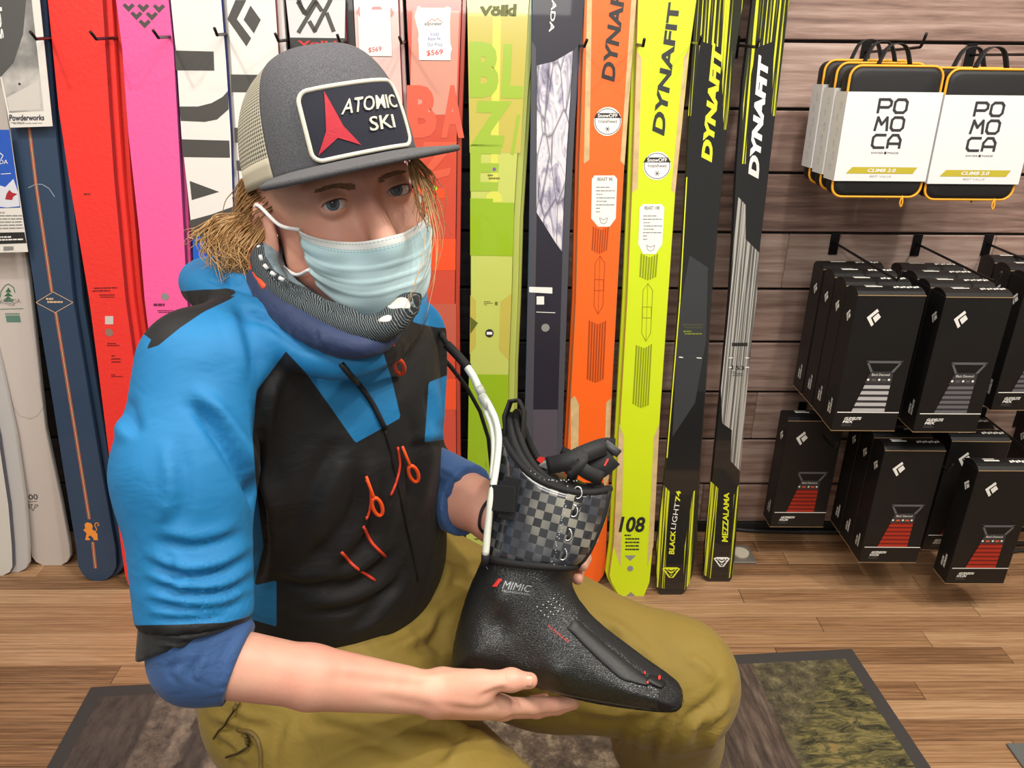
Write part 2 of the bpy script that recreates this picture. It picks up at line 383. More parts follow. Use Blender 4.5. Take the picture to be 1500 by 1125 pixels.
graphic(r, 'fine_print', mat('print_darkred', rgb(120, 24, 24), .5), fine_lines(fr, [(134, 429), (173, 428), (172, 420), (133, 421)], 2, .45, 2) + fine_lines(fr, [(145, 437), (168, 437), (168, 431), (145, 431)], 2, .5, 8)
        + fine_lines(fr, [(156, 508), (175, 508), (175, 502), (156, 502)], 2, .5, 5) + fine_lines(fr, [(162, 533), (177, 533), (177, 520), (162, 520)], 3, .4, 6)
        + fine_lines(fr, [(162, 553), (180, 553), (180, 548), (162, 548)], 2, .5, 9) + fine_lines(fr, [(121, 286), (155, 286), (155, 283), (121, 283)], 1, .7, 12))
graphic(r, 'sticker', mat('sticker_grey', rgb(206, 196, 190), .5), [px_poly(fr, rect(154, 463, 166, 475))])
graphic(r, 'round_stamp', mat('stamp', rgb(150, 116, 104), .4), [disc_px(fr, 160, 487, 6)])
graphic(r, 'lettering', K, [px_text(fr, 'camox', [(181, 742), (216, 742), (215, 733), (180, 733)], bold=.02), px_text(fr, 'freebird', [(179, 751), (217, 751), (216, 743), (178, 743)], bold=.02), px_text(fr, '9.6', [(188, 806), (203, 806), (203, 797), (188, 797)], bold=.01), px_text(fr, 'be', [(193, 822), (203, 822), (203, 811), (193, 811)], bold=.02),
    px_poly(fr, [(184, 773), (203, 773), (195, 763)])])
# pink ski
T = scaly('top_pink', rgb(246, 96, 160), None); PE = mat('edge_purple', rgb(128, 60, 110), .35)
r, fr = make_ski('ski', 'hot pink ski with six dark chevrons near its top',
    [(0, 169, 248), (71, 178, 255), (195, 187, 262), (340, 203, 270), (440, 211, 275), (560, 226, 288), (800, 262, 326), (840, 268, 330), (860, 280, 318)], (T, PE),
    mates=((.007, .015, 'purple-edged ski behind the hot pink ski', (T, PE)),))
ch = []
for (cx_, cy_) in ((188.5, 10.5), (210, 11.3), (233, 12.0), (200, 22.5), (222.5, 23.2), (212, 34.5)):
    w_, h_ = 9, 6; ch.append(px_poly(fr, [(cx_ - w_, cy_ - 2.5), (cx_, cy_ + 7), (cx_ + w_, cy_ - 2.2), (cx_ + w_ - 4, cy_ - 6), (cx_, cy_ - 1.2), (cx_ - w_ + 3.5, cy_ - 6)]))
graphic(r, 'chevrons', CH, ch)
graphic(r, 'round_stamp', GREY, [disc_px(fr, 242, 434.5, 5.5)])
graphic(r, 'fine_print', mat('print_plum', rgb(110, 30, 70), .5), fine_lines(fr, [(224, 450), (262, 450), (262, 444), (224, 444)], 1, .6, 3) + fine_lines(fr, [(230, 459), (254, 459), (254, 454), (230, 454)], 2, .5, 4))
# white ski with block letters
T = top_mat('top_white', rgb(232, 228, 222), .45); BE = mat('edge_blue', rgb(34, 52, 120), .35)
r, fr = make_ski('ski', 'white ski with big charcoal block letters and blue tail section',
    [(0, 249, 325), (89, 258, 332), (200, 265, 339), (300, 276, 342), (372, 283, 348), (560, 305, 368), (800, 335, 402), (845, 340, 407), (860, 352, 392)], (T, BE),
    mates=((.01, .014, 'blue-edged ski behind the white block-letter ski', (T, BE)),))
graphic(r, 'block_letters', CH, [px_poly(fr, [(258, 103), (314, 103.5), (313, 75.5), (256, 74)]),
    px_poly(fr, [(265, 177), (300, 178.5), (318, 175), (335, 160), (334, 133), (326, 142), (310, 151), (290, 156), (263, 156)]),
    px_poly(fr, [(268, 230), (337, 231), (336, 206), (266, 204)]), px_poly(fr, [(281, 293), (321, 281), (278, 265)]),
    px_poly(fr, [(282, 348), (346, 342), (343, 302), (310, 314), (277, 323)])])
graphic(r, 'blue_section', mat('top_blue', rgb(26, 96, 206), .4), [px_poly(fr, [(283, 378), (308, 700), (346, 700), (347, 342), (282, 348)])])
# white ski with diamond emblem
RS = mat('edge_rosewood', rgb(150, 62, 58), .2, .4)
r, fr = make_ski('ski', 'white ski with dark diamond emblem and block bars left of the cap',
    [(0, 331, 404), (78, 337, 409), (200, 345, 414), (420, 362, 426), (800, 402, 462), (845, 406, 466), (860, 416, 455)], (T, RS),
    mates=((.014, .016, 'glossy rosewood-edged ski behind the diamond emblem ski', (T, RS)),))
graphic(r, 'diamond_emblem', CH, [px_poly(fr, [(345, 0), (333, 28), (361, 68), (368, 56), (347, 28), (361, 0)]), px_poly(fr, [(367, 8), (382, 29), (372, 49), (357, 29)])])
graphic(r, 'block_letters', CH, [px_poly(fr, [(339, 135), (412, 136), (411, 110), (338, 109)]), px_poly(fr, [(344, 209), (414, 210), (413, 189), (343, 187)]), px_poly(fr, [(347, 250), (417, 252), (416, 236), (346, 235)])])
# dark ski with pale plate
T = top_mat('top_carbon', rgb(52, 52, 50), .4); CE = mat('edge_burgundy', rgb(120, 24, 44), .3)
r, fr = make_ski('ski', 'charcoal ski with pale plate and woven line emblem above the cap',
    [(0, 418, 505), (60, 424, 509), (200, 432, 512), (420, 446, 518), (800, 478, 546), (845, 482, 550), (860, 492, 540)], (T, CE),
    mates=((.016, .016, 'burgundy-edged ski behind the charcoal plate ski', (T, CE)),))
graphic(r, 'pale_plate', mat('plate', rgb(212, 212, 212), .4), [px_poly(fr, [(425, 55), (505, 56), (506, 0), (419, 0)])])
Z = lambda a, b: (340 + a / 5.357, b / 5.357)
graphic(r, 'woven_emblem', CH, [q for pts in ([(520, -10), (545, 60), (580, 110), (655, -10)], [(525, 250), (660, 20), (700, 80)], [(770, 5), (650, 240)], [(610, 175), (650, 245)], [(745, 110), (795, 240)], [(520, 20), (565, 100)]) for q in px_line(fr, [Z(*p) for p in pts], 6.2, .0009)])
graphic(r, 'lettering', RED, [px_text(fr, 'Volkl', [(436, 67), (494, 68), (493, 60), (436, 59.5)], bold=.03)])
# pale rose ski with price card
def plastic(name, c): return top_mat(name, c, .18, coat=.8)
T = plastic('top_rose', rgb(228, 190, 182)); ME = mat('edge_maroon', rgb(126, 26, 44), .3)
r, fr = make_ski('ski', 'pale rose ski in clear wrap with price card and magenta lower end',
    [(0, 517, 584), (100, 522, 588), (420, 545, 604), (720, 546, 610), (800, 548, 612), (845, 550, 613), (860, 560, 603)], (T, ME),
    mates=((.008, .016, 'maroon-edged ski behind the pale rose ski', (T, ME)),))
graphic(r, 'magenta_section', plastic('top_magenta', rgb(214, 74, 110)), [px_poly(fr, [(547, 855), (612, 855), (610, 700), (547, 700)])])
c = bm_obj('price_card', box_bm(*(lambda a, b: (a[0], b[0], a[1], b[1]))(fr.uv(527, 82), fr.uv(572, 14)), .001, .0022), mat('card_white', rgb(230, 228, 222), .4), r)
graphic(c, 'price_lettering', mat('ink_red', rgb(190, 40, 40), .5), [px_text(fr, '$569', [(540, 78), (559, 76), (559, 68), (540, 70)], .0026)])
graphic(c, 'tape', mat('tape_pink', rgb(206, 148, 148), .4), [px_poly(fr, p, .0026) for p in ([(522, 18), (527, 9), (528, 26)], [(572, 26), (577, 18), (572, 10)], [(544, 14), (560, 14), (558, 10), (546, 10)])])
# red orange BLAZE ski
T = plastic('top_blaze_red', rgb(208, 82, 62))
r, fr = make_ski('ski', 'red orange wrapped ski with ghosted letters and white price card',
    [(0, 594, 677), (60, 597, 675), (200, 604, 670), (440, 609, 667), (659, 611, 669), (739, 612, 671), (800, 611, 673), (845, 612, 674), (860, 622, 664)], (T, mat('edge_smoke', rgb(84, 40, 40), .25)),
    mates=((.010, .016, 'smoke-edged ski behind the red orange ski', (T, EDGE_K)),))
BR = plastic('blaze_bright', rgb(240, 88, 50)); BD_ = plastic('blaze_dull', rgb(196, 98, 80)); PALE = plastic('blaze_pale', rgb(214, 150, 130))
Z = lambda a, b: (580 + a / 2.5, b / 2.5)
graphic(r, 'pale_weave_panel', PALE, [px_poly(fr, [Z(50, 420), Z(220, 420), Z(232, 40), Z(60, 40)], .0004)])
graphic(r, 'bright_band', BR, [px_poly(fr, [Z(60, 990), Z(218, 990), Z(219, 875), Z(60, 875)], .0005), px_poly(fr, [(612, 600), (668, 600), (668, 555), (612, 555)], .0005), px_poly(fr, [(611, 770), (671, 770), (671, 800), (611, 800)], .0005), px_poly(fr, [Z(60, 730), Z(180, 725), Z(180, 690), Z(60, 690)])])
graphic(r, 'dull_band', BD_, [px_poly(fr, [(610, 520), (668, 520), (668, 445), (610, 445)], .0005)])
graphic(r, 'ghost_letters', plastic('blaze_letter', rgb(220, 98, 74)), [px_text(fr, 'B', [Z(40, 505), Z(150, 505), Z(150, 312), Z(40, 312)], .0008, .06), px_text(fr, 'A', [Z(165, 505), Z(250, 505), Z(250, 312), Z(165, 312)], .0008, .05), px_text(fr, 'Z', [Z(60, 680), Z(205, 640), Z(225, 520), Z(90, 520)], .0008, .05)])
graphic(r, 'leaf_mark', mat('leaf_green', rgb(150, 220, 50), .4), [disc_px(fr, 637, 276, 3.4, .001)])
graphic(r, 'lettering', mat('print_greyrose', rgb(150, 136, 130), .4), [px_text(fr, 'Völkl', [(622, 764), (660, 765), (660, 756), (622, 756)], .001, .04)] + fine_lines(fr, [(622, 795), (648, 795), (648, 775), (622, 775)], 3, .5, 3))
a0 = fr.uv(614, 88); a1 = fr.uv(659, 12); c = bm_obj('price_card', box_bm(a0[0], a1[0], a0[1], a1[1], .001, .0022), mat('card_white2', rgb(236, 234, 230), .35), r)
graphic(c, 'card_points', mat('card_white3', rgb(226, 222, 216), .35), [px_poly(fr, p, .0016) for p in ([(607, 24), (612, 9), (616, 9), (616, 60)], [(659, 34), (661, 12), (656, 9), (650, 12)], [(659, 82), (662, 72), (659, 60)], [(612, 58), (615, 72), (615, 48)])])
graphic(c, 'card_lettering', mat('ink_blue', rgb(110, 124, 184), .5), [px_text(fr, 'Völkl', [(630, 53), (643, 53), (643, 47.5), (630, 47.5)], .0026), px_text(fr, 'Blaze 94', [(627, 59.5), (645, 59.5), (645, 54.5), (627, 54.5)], .0026), px_text(fr, 'Our Price', [(626, 68), (648, 68), (648, 62.5), (626, 62.5)], .0026)])
graphic(c, 'card_lettering', mat('ink_red2', rgb(206, 62, 62), .5), [px_text(fr, '$569', [(625, 83), (649, 81), (649, 72), (625, 74)], .0026, .01)])
graphic(c, 'card_logo', K, [px_text(fr, 'alpineer', [(622, 39), (648, 39), (648, 32), (622, 32)], .0026)])
graphic(c, 'card_peak', mat('ink_orange', rgb(226, 120, 60), .5), px_line(fr, [(627, 33), (633, 28), (637, 31), (641, 27), (648, 33)], .9, .0026))
# green BLAZE ski
T = plastic('top_blaze_green', rgb(196, 206, 104)); G1 = plastic('green_bright', rgb(152, 186, 38)); G2 = plastic('green_letter', rgb(160, 190, 64)); G3 = plastic('green_wood', rgb(196, 184, 86)); G4 = plastic('green_pale', rgb(216, 218, 92))
r, fr = make_ski('ski', 'lime green wrapped ski with ghosted letters stacked down its front',
    [(0, 683, 776), (80, 686, 770), (140, 688, 764), (320, 689, 753), (440, 689, 750), (535, 688, 746), (658, 685, 744), (740, 683, 742), (845, 681, 741), (860, 690, 732)], (T, mat('edge_olive', rgb(120, 128, 40), .3)),
    mates=((.016, .016, 'olive-edged ski behind the lime green ski', (T, mat('edge_olive2', rgb(140, 152, 50), .3))), (.024, .03, 'dark-edged ski deepest behind the lime green ski', (T, EDGE_K))))
graphic(r, 'wood_panel', G3, [px_poly(fr, [Z(270, 560), Z(455, 560), Z(484, 60), Z(262, 60)], .0003), px_poly(fr, [(688, 519), (697, 507), (697, 440), (689, 432)], .0004), px_poly(fr, [(731, 512), (745, 528), (749, 430), (733, 442)], .0004)])
graphic(r, 'pale_stripe', G4, [px_poly(fr, [Z(345, 690), Z(372, 690), Z(385, 60), Z(355, 60)], .0005), px_poly(fr, [Z(330, 740), Z(390, 740), Z(388, 715), Z(360, 690), Z(332, 715)], .0005)])
graphic(r, 'bright_band', G1, [px_poly(fr, [Z(272, 935), Z(428, 938), Z(433, 742), Z(355, 742), Z(355, 728), Z(272, 726)], .0006), px_poly(fr, [(685, 690), (744, 690), (745, 549), (687, 548)], .0006)])
graphic(r, 'ghost_letters', G2, [px_text(fr, 'B', [Z(270, 358), Z(372, 358), Z(385, 155), Z(270, 152)], .0008, .06), px_text(fr, 'L', [Z(385, 360), Z(462, 362), Z(474, 165), Z(395, 160)], .0008, .05),
    px_text(fr, 'Z', [Z(272, 535), Z(400, 540), Z(425, 372), Z(285, 368)], .0008, .06), px_text(fr, 'E', [Z(272, 700), Z(372, 700), Z(388, 530), Z(272, 528)], .0008, .03), px_text(fr, '/', [Z(420, 565), Z(446, 565), Z(455, 420), Z(430, 420)], .0008, .06)])
graphic(r, 'brand_lettering', mat('print_olive', rgb(104, 104, 50), .4), [px_text(fr, 'Völkl', [Z(303, 58), Z(440, 60), Z(443, 14), Z(306, 24)], .001, .06)])
graphic(r, 'edge_arrow', mat('arrow_olive', rgb(96, 104, 40), .4), [px_poly(fr, [(689, 489), (700, 473), (689, 464)], .0009)])
graphic(r, 'round_stamp', K, [disc_px(fr, 717, 488, 6.2, .0009)]); graphic(r, 'stamp_bar', Wt, [px_poly(fr, rect(713, 486, 721, 490), .0012)])
graphic(r, 'purple_mark', mat('mark_purple', rgb(120, 84, 150), .5), [disc_px(fr, 724, 248, 2.6, .001, 16, 1)])
graphic(r, 'fine_print', mat('print_olive2', rgb(112, 116, 40), .5), fine_lines(fr, [(714, 264), (732, 264), (732, 255), (714, 255)], 2, .6, 3) + fine_lines(fr, [(708, 448), (722, 448), (722, 441), (708, 441)], 3, .4, 5) + [px_poly(fr, rect(725, 442, 729, 447))]
        + fine_lines(fr, [(694, 792), (724, 792), (724, 776), (694, 776)], 4, .5, 6) + px_line(fr, [(707, 699), (711, 690), (714, 698), (717, 689)], .9) + px_line(fr, [(712, 685), (712, 676)], .9))
# dark ski with rock face print
T = top_mat('top_midnight', rgb(36, 34, 46), .4); BLU = mat('edge_steelblue', rgb(62, 100, 140), .35); SG = mat('slate_border', rgb(74, 74, 82), .4)
r, fr = make_ski('ski', 'midnight ski with pale rock face print and slate borders',
    [(0, 779, 856), (100, 778, 848), (200, 777, 841), (330, 775, 835), (477, 772, 829), (652, 768, 824), (760, 766, 826), (845, 765, 827), (860, 774, 818)], (T, BLU))
graphic(r, 'slate_border', SG, [px_poly(fr, [(779, 60), (785, 70), (786, 330), (780, 652), (777, 840), (766, 840), (769, 652), (776, 330)], .0004), px_poly(fr, [(840, 75), (847, 66), (841, 200), (834.5, 330), (823.5, 652), (826, 840), (815, 840), (816, 652), (825, 330), (833, 200)], .0004)])
mr = mat('rock_print', rgb(190, 186, 200), .5); t = NT(mr); b = bsdf(mr); co = t.add('TexCoord').outputs['Object']
nz = t.noise(t.mapping(co, (34, 9, 1), (0, 0, .95)), 1.0, 6, .62, 1.6); vo = t.add('TexVoronoi', {'Vector': t.mapping(co, (34, 8, 1), (0, 0, .95)), 'Scale': 1.0}, feature='DISTANCE_TO_EDGE').outputs[0]
cc = t.ramp(nz, [(.32, rgb(96, 90, 112)), (.45, rgb(168, 164, 184)), (.56, rgb(226, 222, 226)), (.72, rgb(176, 182, 204))])
t.l.new(t.mix(t.ramp(vo, [(0, (.8, .8, .8, 1)), (.06, (0, 0, 0, 1))]), cc, rgb(70, 64, 84)), b.inputs['Base Color'])
graphic(r, 'rock_print', mr, [px_poly(fr, [Z(516, 240), Z(580, 225), Z(648, 185), Z(640, 330), Z(625, 560), Z(612, 800), Z(608, 922), Z(585, 890), Z(560, 850), Z(515, 778)], .0005)])
graphic(r, 'brand_lettering', Wt, [px_text(fr, 'ARMADA', [(813, -48), (804, 46), (812, 49), (821, -46)][0:1] + [(804, 47), (811, 48), (820, -46)], .0008, .02)])
graphic(r, 'sticker', Wt, [px_poly(fr, [(775, 428), (809, 430), (809, 421), (775, 420)], .0009), px_poly(fr, rect(786, 434, 797, 446), .0009)] + px_line(fr, [(786, 457), (813, 458)], 1.0))
graphic(r, 'round_stamp', GREY, [disc_px(fr, 799, 480, 6, .0009)])
lavender = mat('fade_lavender', rgb(84, 78, 88), .4); graphic(r, 'fade_panel', lavender, [px_poly(fr, [(780, 700), (815, 700), (817, 600), (781, 600)], .0003)])
# Dynafit orange / yellow
PINE = mat('pine_sidestrip', rgb(206, 178, 128), .45, var=(30, .15))
def beast(label, c, cname, rows, logo, disc, tag_, arrows, coffin, tailn, pines, tail_tip, bc, z1):
    T = top_mat(cname, c, .4); r, fr = make_ski('ski', label, rows, (T, mat(cname + '_edge', rgb(196, 150, 96), .4)), mates=((-.008, .016, 'tan-edged ski behind the ' + bc, (T, PINE)),))
    for p in pines: graphic(r, 'wood_strip', PINE, [px_poly(fr, p, .0004)])
    graphic(r, 'brand_lettering', K, [px_text(fr, 'DYNAFIT', logo[::-1], .0008, .035)])
    x, y, R = disc
    graphic(r, 'round_sticker', Wt, [disc_px(fr, x, y, R, .0006, 28)]); graphic(r, 'sticker_band', K, [px_poly(fr, [(x - R, y - R * .25), (x + R, y - R * .25), (x + R * .8, y - R * .62), (x - R * .8, y - R * .62)], .0008)] + [q for k in range(24) for q in px_line(fr, [(x + R * .93 * math.cos(a), y + R * .93 * math.sin(a)) for a in (k * math.pi / 12, (k + 1) * math.pi / 12)], .9, .0008)]
            + [px_text(fr, 'topsheet', [(x - R * .7, y + R * .15), (x + R * .7, y + R * .2), (x + R * .7, y - R * .15), (x - R * .7, y - R * .15)], .0009)] + [q for a in (0, 1.05, 2.1) for q in px_line(fr, [(x - 4 * math.cos(a), y + R * .55 - 4 * math.sin(a)), (x + 4 * math.cos(a), y + R * .55 + 4 * math.sin(a))], .8, .0009)])
    graphic(r, 'sticker_lettering', Wt, [px_text(fr, 'SnowOFF', [(x - R * .72, y - R * .3), (x + R * .72, y - R * .3), (x + R * .72, y - R * .57), (x - R * .72, y - R * .57)], .0011, .02)])
    graphic(r, 'info_sticker', Wt, [px_poly(fr, tag_, .0006)])
    xa, ya = tag_[0][0], tag_[0][1]; xs = [p[0] for p in tag_]; ys = [p[1] for p in tag_]; x0, x1, y0, y1 = min(xs), max(xs), min(ys), max(ys)
    graphic(r, 'sticker_print', GREY, [px_text(fr, z1, [(x0 + 9, y0 + 8), (x1 - 7, y0 + 8), (x1 - 7, y0 + 3), (x0 + 9, y0 + 3)], .0009, .03)] + fine_lines(fr, [(x0 + 4, y1 - 18), (x1 - 4, y1 - 18), (x1 - 3, y0 + 16), (x0 + 5, y0 + 16)], 8, .3, 5, z=.0009)
            + px_line(fr, [(x0 + 12, y1 - 13), (x0 + 14, y1 - 6), (x0 + 18, y1 - 4), (x0 + 22, y1 - 6), (x0 + 24, y1 - 13), (x0 + 18, y1 - 10), (x0 + 12, y1 - 13)], .8, .0009))
    dk = mat(cname + '_stripes', tuple(q * .42 for q in c[:3]) + (1,), .45)
    for pl in arrows:
        n = 7; (tl, tr, br, bl, dip) = pl; out = []
        for k in range(n):
            a = (k + .12) / n; e = a + .62 / n
            f = lambda A, B, s: (A[0] + (B[0] - A[0]) * s, A[1] + (B[1] - A[1]) * s)
            dy = lambda s: dip * (1 - abs(2 * s - 1))
            q = [f(tl, tr, a), f(tl, tr, e), f(bl, br, e), f(bl, br, a)]
            out.append(px_poly(fr, [(q[3][0], q[3][1] + dy(a)), (q[2][0], q[2][1] + dy(e)), (q[1][0], q[1][1] + abs(dip) * (1 - abs(2 * e - 1)) * (1 if dip > 0 else 0)), (q[0][0], q[0][1] + abs(dip) * (1 - abs(2 * a - 1)) * (1 if dip > 0 else 0))], .0006))
        graphic(r, 'stripe_arrow', dk, out)
    x, y0, y1 = coffin; graphic(r, 'line_motif', dk, px_line(fr, [(x - 7, y1 - 12), (x - 5, y0 + 10), (x + 2, y0), (x + 9, y0 + 10), (x + 6, y1 - 12), (x - 1, y1), (x - 7, y1 - 12)], .8) + px_line(fr, [(x + 2, y0), (x - 1, y1)], .5) + px_line(fr, [(x - 6, (y0 + y1) / 2 - 8), (x + 7, (y0 + y1) / 2 - 8), (x + 7, (y0 + y1) / 2 + 8), (x - 6, (y0 + y1) / 2 + 8), (x - 6, (y0 + y1) / 2 - 8)], .8))
    graphic(r, 'tail_clip', mat(cname + '_tailclip', rgb(170, 168, 164), .3, .6), [px_poly(fr, tail_tip, .001)])
    return r, fr
Z5 = lambda a, b: (820 + a / 2.5, b / 2.5); Z6 = lambda a, b: (820 + a / 2.446, 430 + b / 2.446)
r, fr = beast('bright orange ski with dark lettering and round white sticker', rgb(250, 104, 28), 'top_orange',
    [(0, 856, 933), (160, 851, 921), (240, 848, 915), (440, 843, 904), (553, 837, 898), (675, 830, 893), (760, 828, 890), (825, 830, 888), (842, 836, 885), (852, 850, 878), (859, 856, 868)],
    [(903, 3 + 0), (1e-9, 0), (0, 0), (0, 0)] and [Z5(152, 285), Z5(200, -115), Z5(250, -105), Z5(200, 300)], (890, 178, 20),
    [(867, 262), (871, 257), (900, 257), (904, 262), (902, 320), (893, 332), (876, 332), (866, 320)],
    [((868, 331), (893, 331), (890, 366), (866, 366), 6), ((862, 469), (889, 469), (885, 555), (859, 555), 6)], (877, 375, 460), None,
    [[Z5(88, 600), Z5(108, 585), Z5(118, 0), Z5(100, 0)], [Z5(222, 590), Z5(237, 605), Z5(280, 0), Z5(262, 0)], [(836, 690), (847, 690), (848, 592), (842, 580), (836, 585)], [(884, 720), (892, 700), (895, 583), (888, 590)]],
    [(850, 858), (866, 858), (858, 852)], 'bright orange ski', 'BEAST 98')
r, fr = beast('bright yellow green ski with dark lettering and the number 108', rgb(206, 226, 24), 'top_yellow',
    [(0, 934, 1021), (72, 932, 1011), (280, 925, 990), (440, 918, 979), (614, 908, 967), (798, 898, 957), (843, 892, 953), (853, 895, 952), (873, 906, 944)],
    [Z5(338, 478), Z5(398, 8), Z5(440, 10), Z5(382, 498)], (962.5, 243, 20),
    [(937, 304), (942, 299), (969, 299), (973, 304), (970, 358), (960, 372), (942, 372), (935, 358)],
    [((938, 371), (965, 371), (962, 405), (936, 405), 6), ((931, 505), (956, 503), (951, 593), (926, 591), 6)], (947, 415, 500), None,
    [[Z5(265, 705), Z5(286, 690), Z5(300, 215), Z5(283, 185)], [Z5(408, 695), Z5(422, 710), Z5(473, 178), Z5(455, 210)], [(899, 800), (909, 830), (914, 640), (907, 620)], [(948, 830), (957, 800), (966, 620), (958, 640)]],
    [(917, 873), (931, 873), (924, 867)], 'bright yellow green ski', 'BEAST 108')
graphic(r, 'number', K, [px_text(fr, '108', [Z6(210, 855), Z6(300, 855), Z6(310, 800), Z6(222, 798)], .0009, .03)] + fine_lines(fr, [Z6(230, 925), Z6(285, 925), Z6(285, 862), Z6(230, 862)], 5, .4, 3))
graphic(r, 'wolf_mark', GREY, [px_poly(fr, [Z6(232, 938), Z6(252, 958), Z6(273, 938)]), disc_px(fr, *Z6(252, 985), 4.5)])
# Blacklight and Mezzalama
def streaked(name, base, hi, sx, c1=.55, c2=.62):
    m = top_mat(name, base, .22, coat=.8); t = NT(m); b = bsdf(m); co = t.add('TexCoord').outputs['Object']
    n = t.noise(t.mapping(co, (sx, 1.6, 1)), 1.0, 2, .5); t.l.new(t.ramp(n, [(c1, base), (c2, hi)]), b.inputs['Base Color']); return m
BLK = top_mat('top_gloss_black', rgb(28, 28, 28), .2, coat=.8); STK = streaked('yellow_streaks', rgb(36, 38, 24), rgb(212, 216, 40), 190, .5, .56)
r, fr = make_ski('ski', 'gloss black ski with yellow lettering and yellow fox-head badge', [(0, 1020, 1090), (80, 1014, 1077), (240, 1006, 1060), (440, 994, 1042), (553, 986, 1035), (675, 976, 1026), (798, 962, 1020), (845, 961, 1014), (866, 964, 1005), (871, 966, 999)],
    (BLK, mat('edge_dkgreen', rgb(60, 66, 34), .3)), mates=((.006, .016, 'green-edged ski behind the gloss black ski', (BLK, STK)),))
graphic(r, 'yellow_streaks', STK, [px_poly(fr, [(1020, 0), (1089, 0), (1076, 80), (1064, 190), (1060, 190), (1056, 70), (1026, 60), (1012, 170), (1008, 170)], .0004), px_poly(fr, [(962, 860), (973, 862), (981, 720), (972, 710), (962, 798)], .0004), px_poly(fr, [(1000, 868), (1010, 855), (1018, 798), (1024, 715), (1015, 720), (1003, 800)], .0004)])
graphic(r, 'edge_line', YEL, [q for q in px_line(fr, [(1006, 260), (996, 440), (977, 670)], 1.6)])
graphic(r, 'brand_lettering', YEL, [px_text(fr, 'DYNAFIT', [Z5(518, 575), Z5(560, 155), Z5(596, 180), Z5(556, 595)][::-1], .0008, .06)])
graphic(r, 'model_lettering', Wt, [px_text(fr, 'LIGHT', [Z6(397, 842), Z6(412, 748), Z6(430, 750), Z6(414, 845)][::-1], .0008, .0)])
graphic(r, 'model_lettering', YEL, [px_text(fr, 'BLACK', [Z6(390, 932), Z6(397, 848), Z6(415, 850), Z6(410, 934)][::-1], .0008, .03), px_text(fr, '74', [Z6(412, 744), Z6(418, 705), Z6(434, 707), Z6(431, 746)][::-1], .0008, .03)])
def fox(r, fr, x, y, s, m, mk):
    graphic(r, 'fox_badge', m, [px_poly(fr, [(x - s, y - s * .45), (x - s * .7, y - s * .62), (x + s * .7, y - s * .62), (x + s, y - s * .45), (x + s * .25, y + s * .55), (x - s * .25, y + s * .55)], .0009)])
    graphic(r, 'fox_face', mk, [q for pts in ([(-.7, -.4), (-.35, -.1), (-.2, .25), (0, .42), (.2, .25), (.35, -.1), (.7, -.4)], [(-.35, -.35), (0, -.2), (.35, -.35)], [(-.45, .0), (-.2, .05)], [(.45, 0), (.2, .05)], [(-.12, .12), (.12, .12)]) for q in px_line(fr, [(x + a * s, y + b * s) for a, b in pts], s * .13, .0012)])
fox(r, fr, *Z6(399, 1000), 13, YEL, K)
graphic(r, 'fine_print', mat('print_lime', rgb(120, 128, 40), .5), fine_lines(fr, [(1000, 491), (1028, 491), (1028, 484), (1000, 484)], 2, .6, 3)); graphic(r, 'fine_print', mat('print_dim', rgb(70, 72, 50), .5), fine_lines(fr, [(999, 482), (1029, 482), (1029, 474), (999, 474)], 2, .7, 8))
graphic(r, 'size_marks', Wt, px_line(fr, [(995, 523), (1000, 523.5)], 1.4) + px_line(fr, [(1021, 524), (1027, 524.5)], 1.4)); graphic(r, 'size_lettering', mat('print_slate', rgb(60, 62, 64), .5), [px_text(fr, '158', [(1000, 527), (1020, 528), (1020, 520), (1001, 519)], .0009)])
graphic(r, 'grey_wedge', mat('wedge_grey', rgb(56, 58, 60), .35), [px_poly(fr, [(993, 470), (1010, 374), (1037, 392), (1034, 500), (1018, 590), (985, 640)], .0003)])
MZ = streaked('grey_streaks', rgb(92, 90, 86), rgb(186, 182, 174), 240, .46, .56)
r, fr = make_ski('ski', 'slim black and silver ski with white lettering and white fox-head badge', [(0, 1102, 1157), (120, 1087, 1142), (240, 1078, 1128), (360, 1072, 1114), (440, 1067, 1108), (573, 1055, 1094), (696, 1043, 1084), (798, 1033, 1078), (839, 1030, 1075), (848, 1033, 1072), (852, 1036, 1069)],
    (BLK, EDGE_K), mates=((.006, .016, 'yellow-flecked ski behind the slim silver ski', (BLK, STK)),))
graphic(r, 'yellow_streaks', STK, [px_poly(fr, [(1102, 0), (1156, 0), (1136, 170), (1130, 170), (1134, 60), (1108, 70), (1100, 110), (1092, 240), (1086, 240), (1090, 110)], .0004), px_poly(fr, [(1031, 842), (1042, 848), (1052, 715), (1041, 705), (1033, 798)], .0004), px_poly(fr, [(1066, 848), (1074, 842), (1082, 710), (1075, 725)], .0004)])
graphic(r, 'silver_panel', MZ, [px_poly(fr, [(1070, 430), (1075, 350), (1081, 288), (1092, 300), (1092, 350), (1112, 370), (1108, 440), (1098, 520), (1094, 574), (1084, 690), (1070, 675), (1072, 630), (1058, 620), (1056, 570)], .0004)])
graphic(r, 'brand_lettering', Wt, [px_text(fr, 'DYNAFIT', [Z5(690, 635), Z5(728, 200), Z5(765, 220), Z5(727, 655)][::-1], .0008, .06)])
graphic(r, 'model_lettering', YEL, [px_text(fr, 'MEZZALAMA', [Z6(580, 888), Z6(588, 712), Z6(607, 713), Z6(602, 890)][::-1], .0008, .03)])
fox(r, fr, *Z6(580, 962), 12, Wt, K)
graphic(r, 'size_lettering', K, [px_text(fr, '153', [(1072, 541), (1090, 542), (1090, 536), (1072, 535)], .0009, .02), px_poly(fr, rect(1072, 502, 1095, 507), .0009)] + fine_lines(fr, [(1072, 552), (1088, 552), (1088, 544), (1072, 544)], 3, .4, 3))
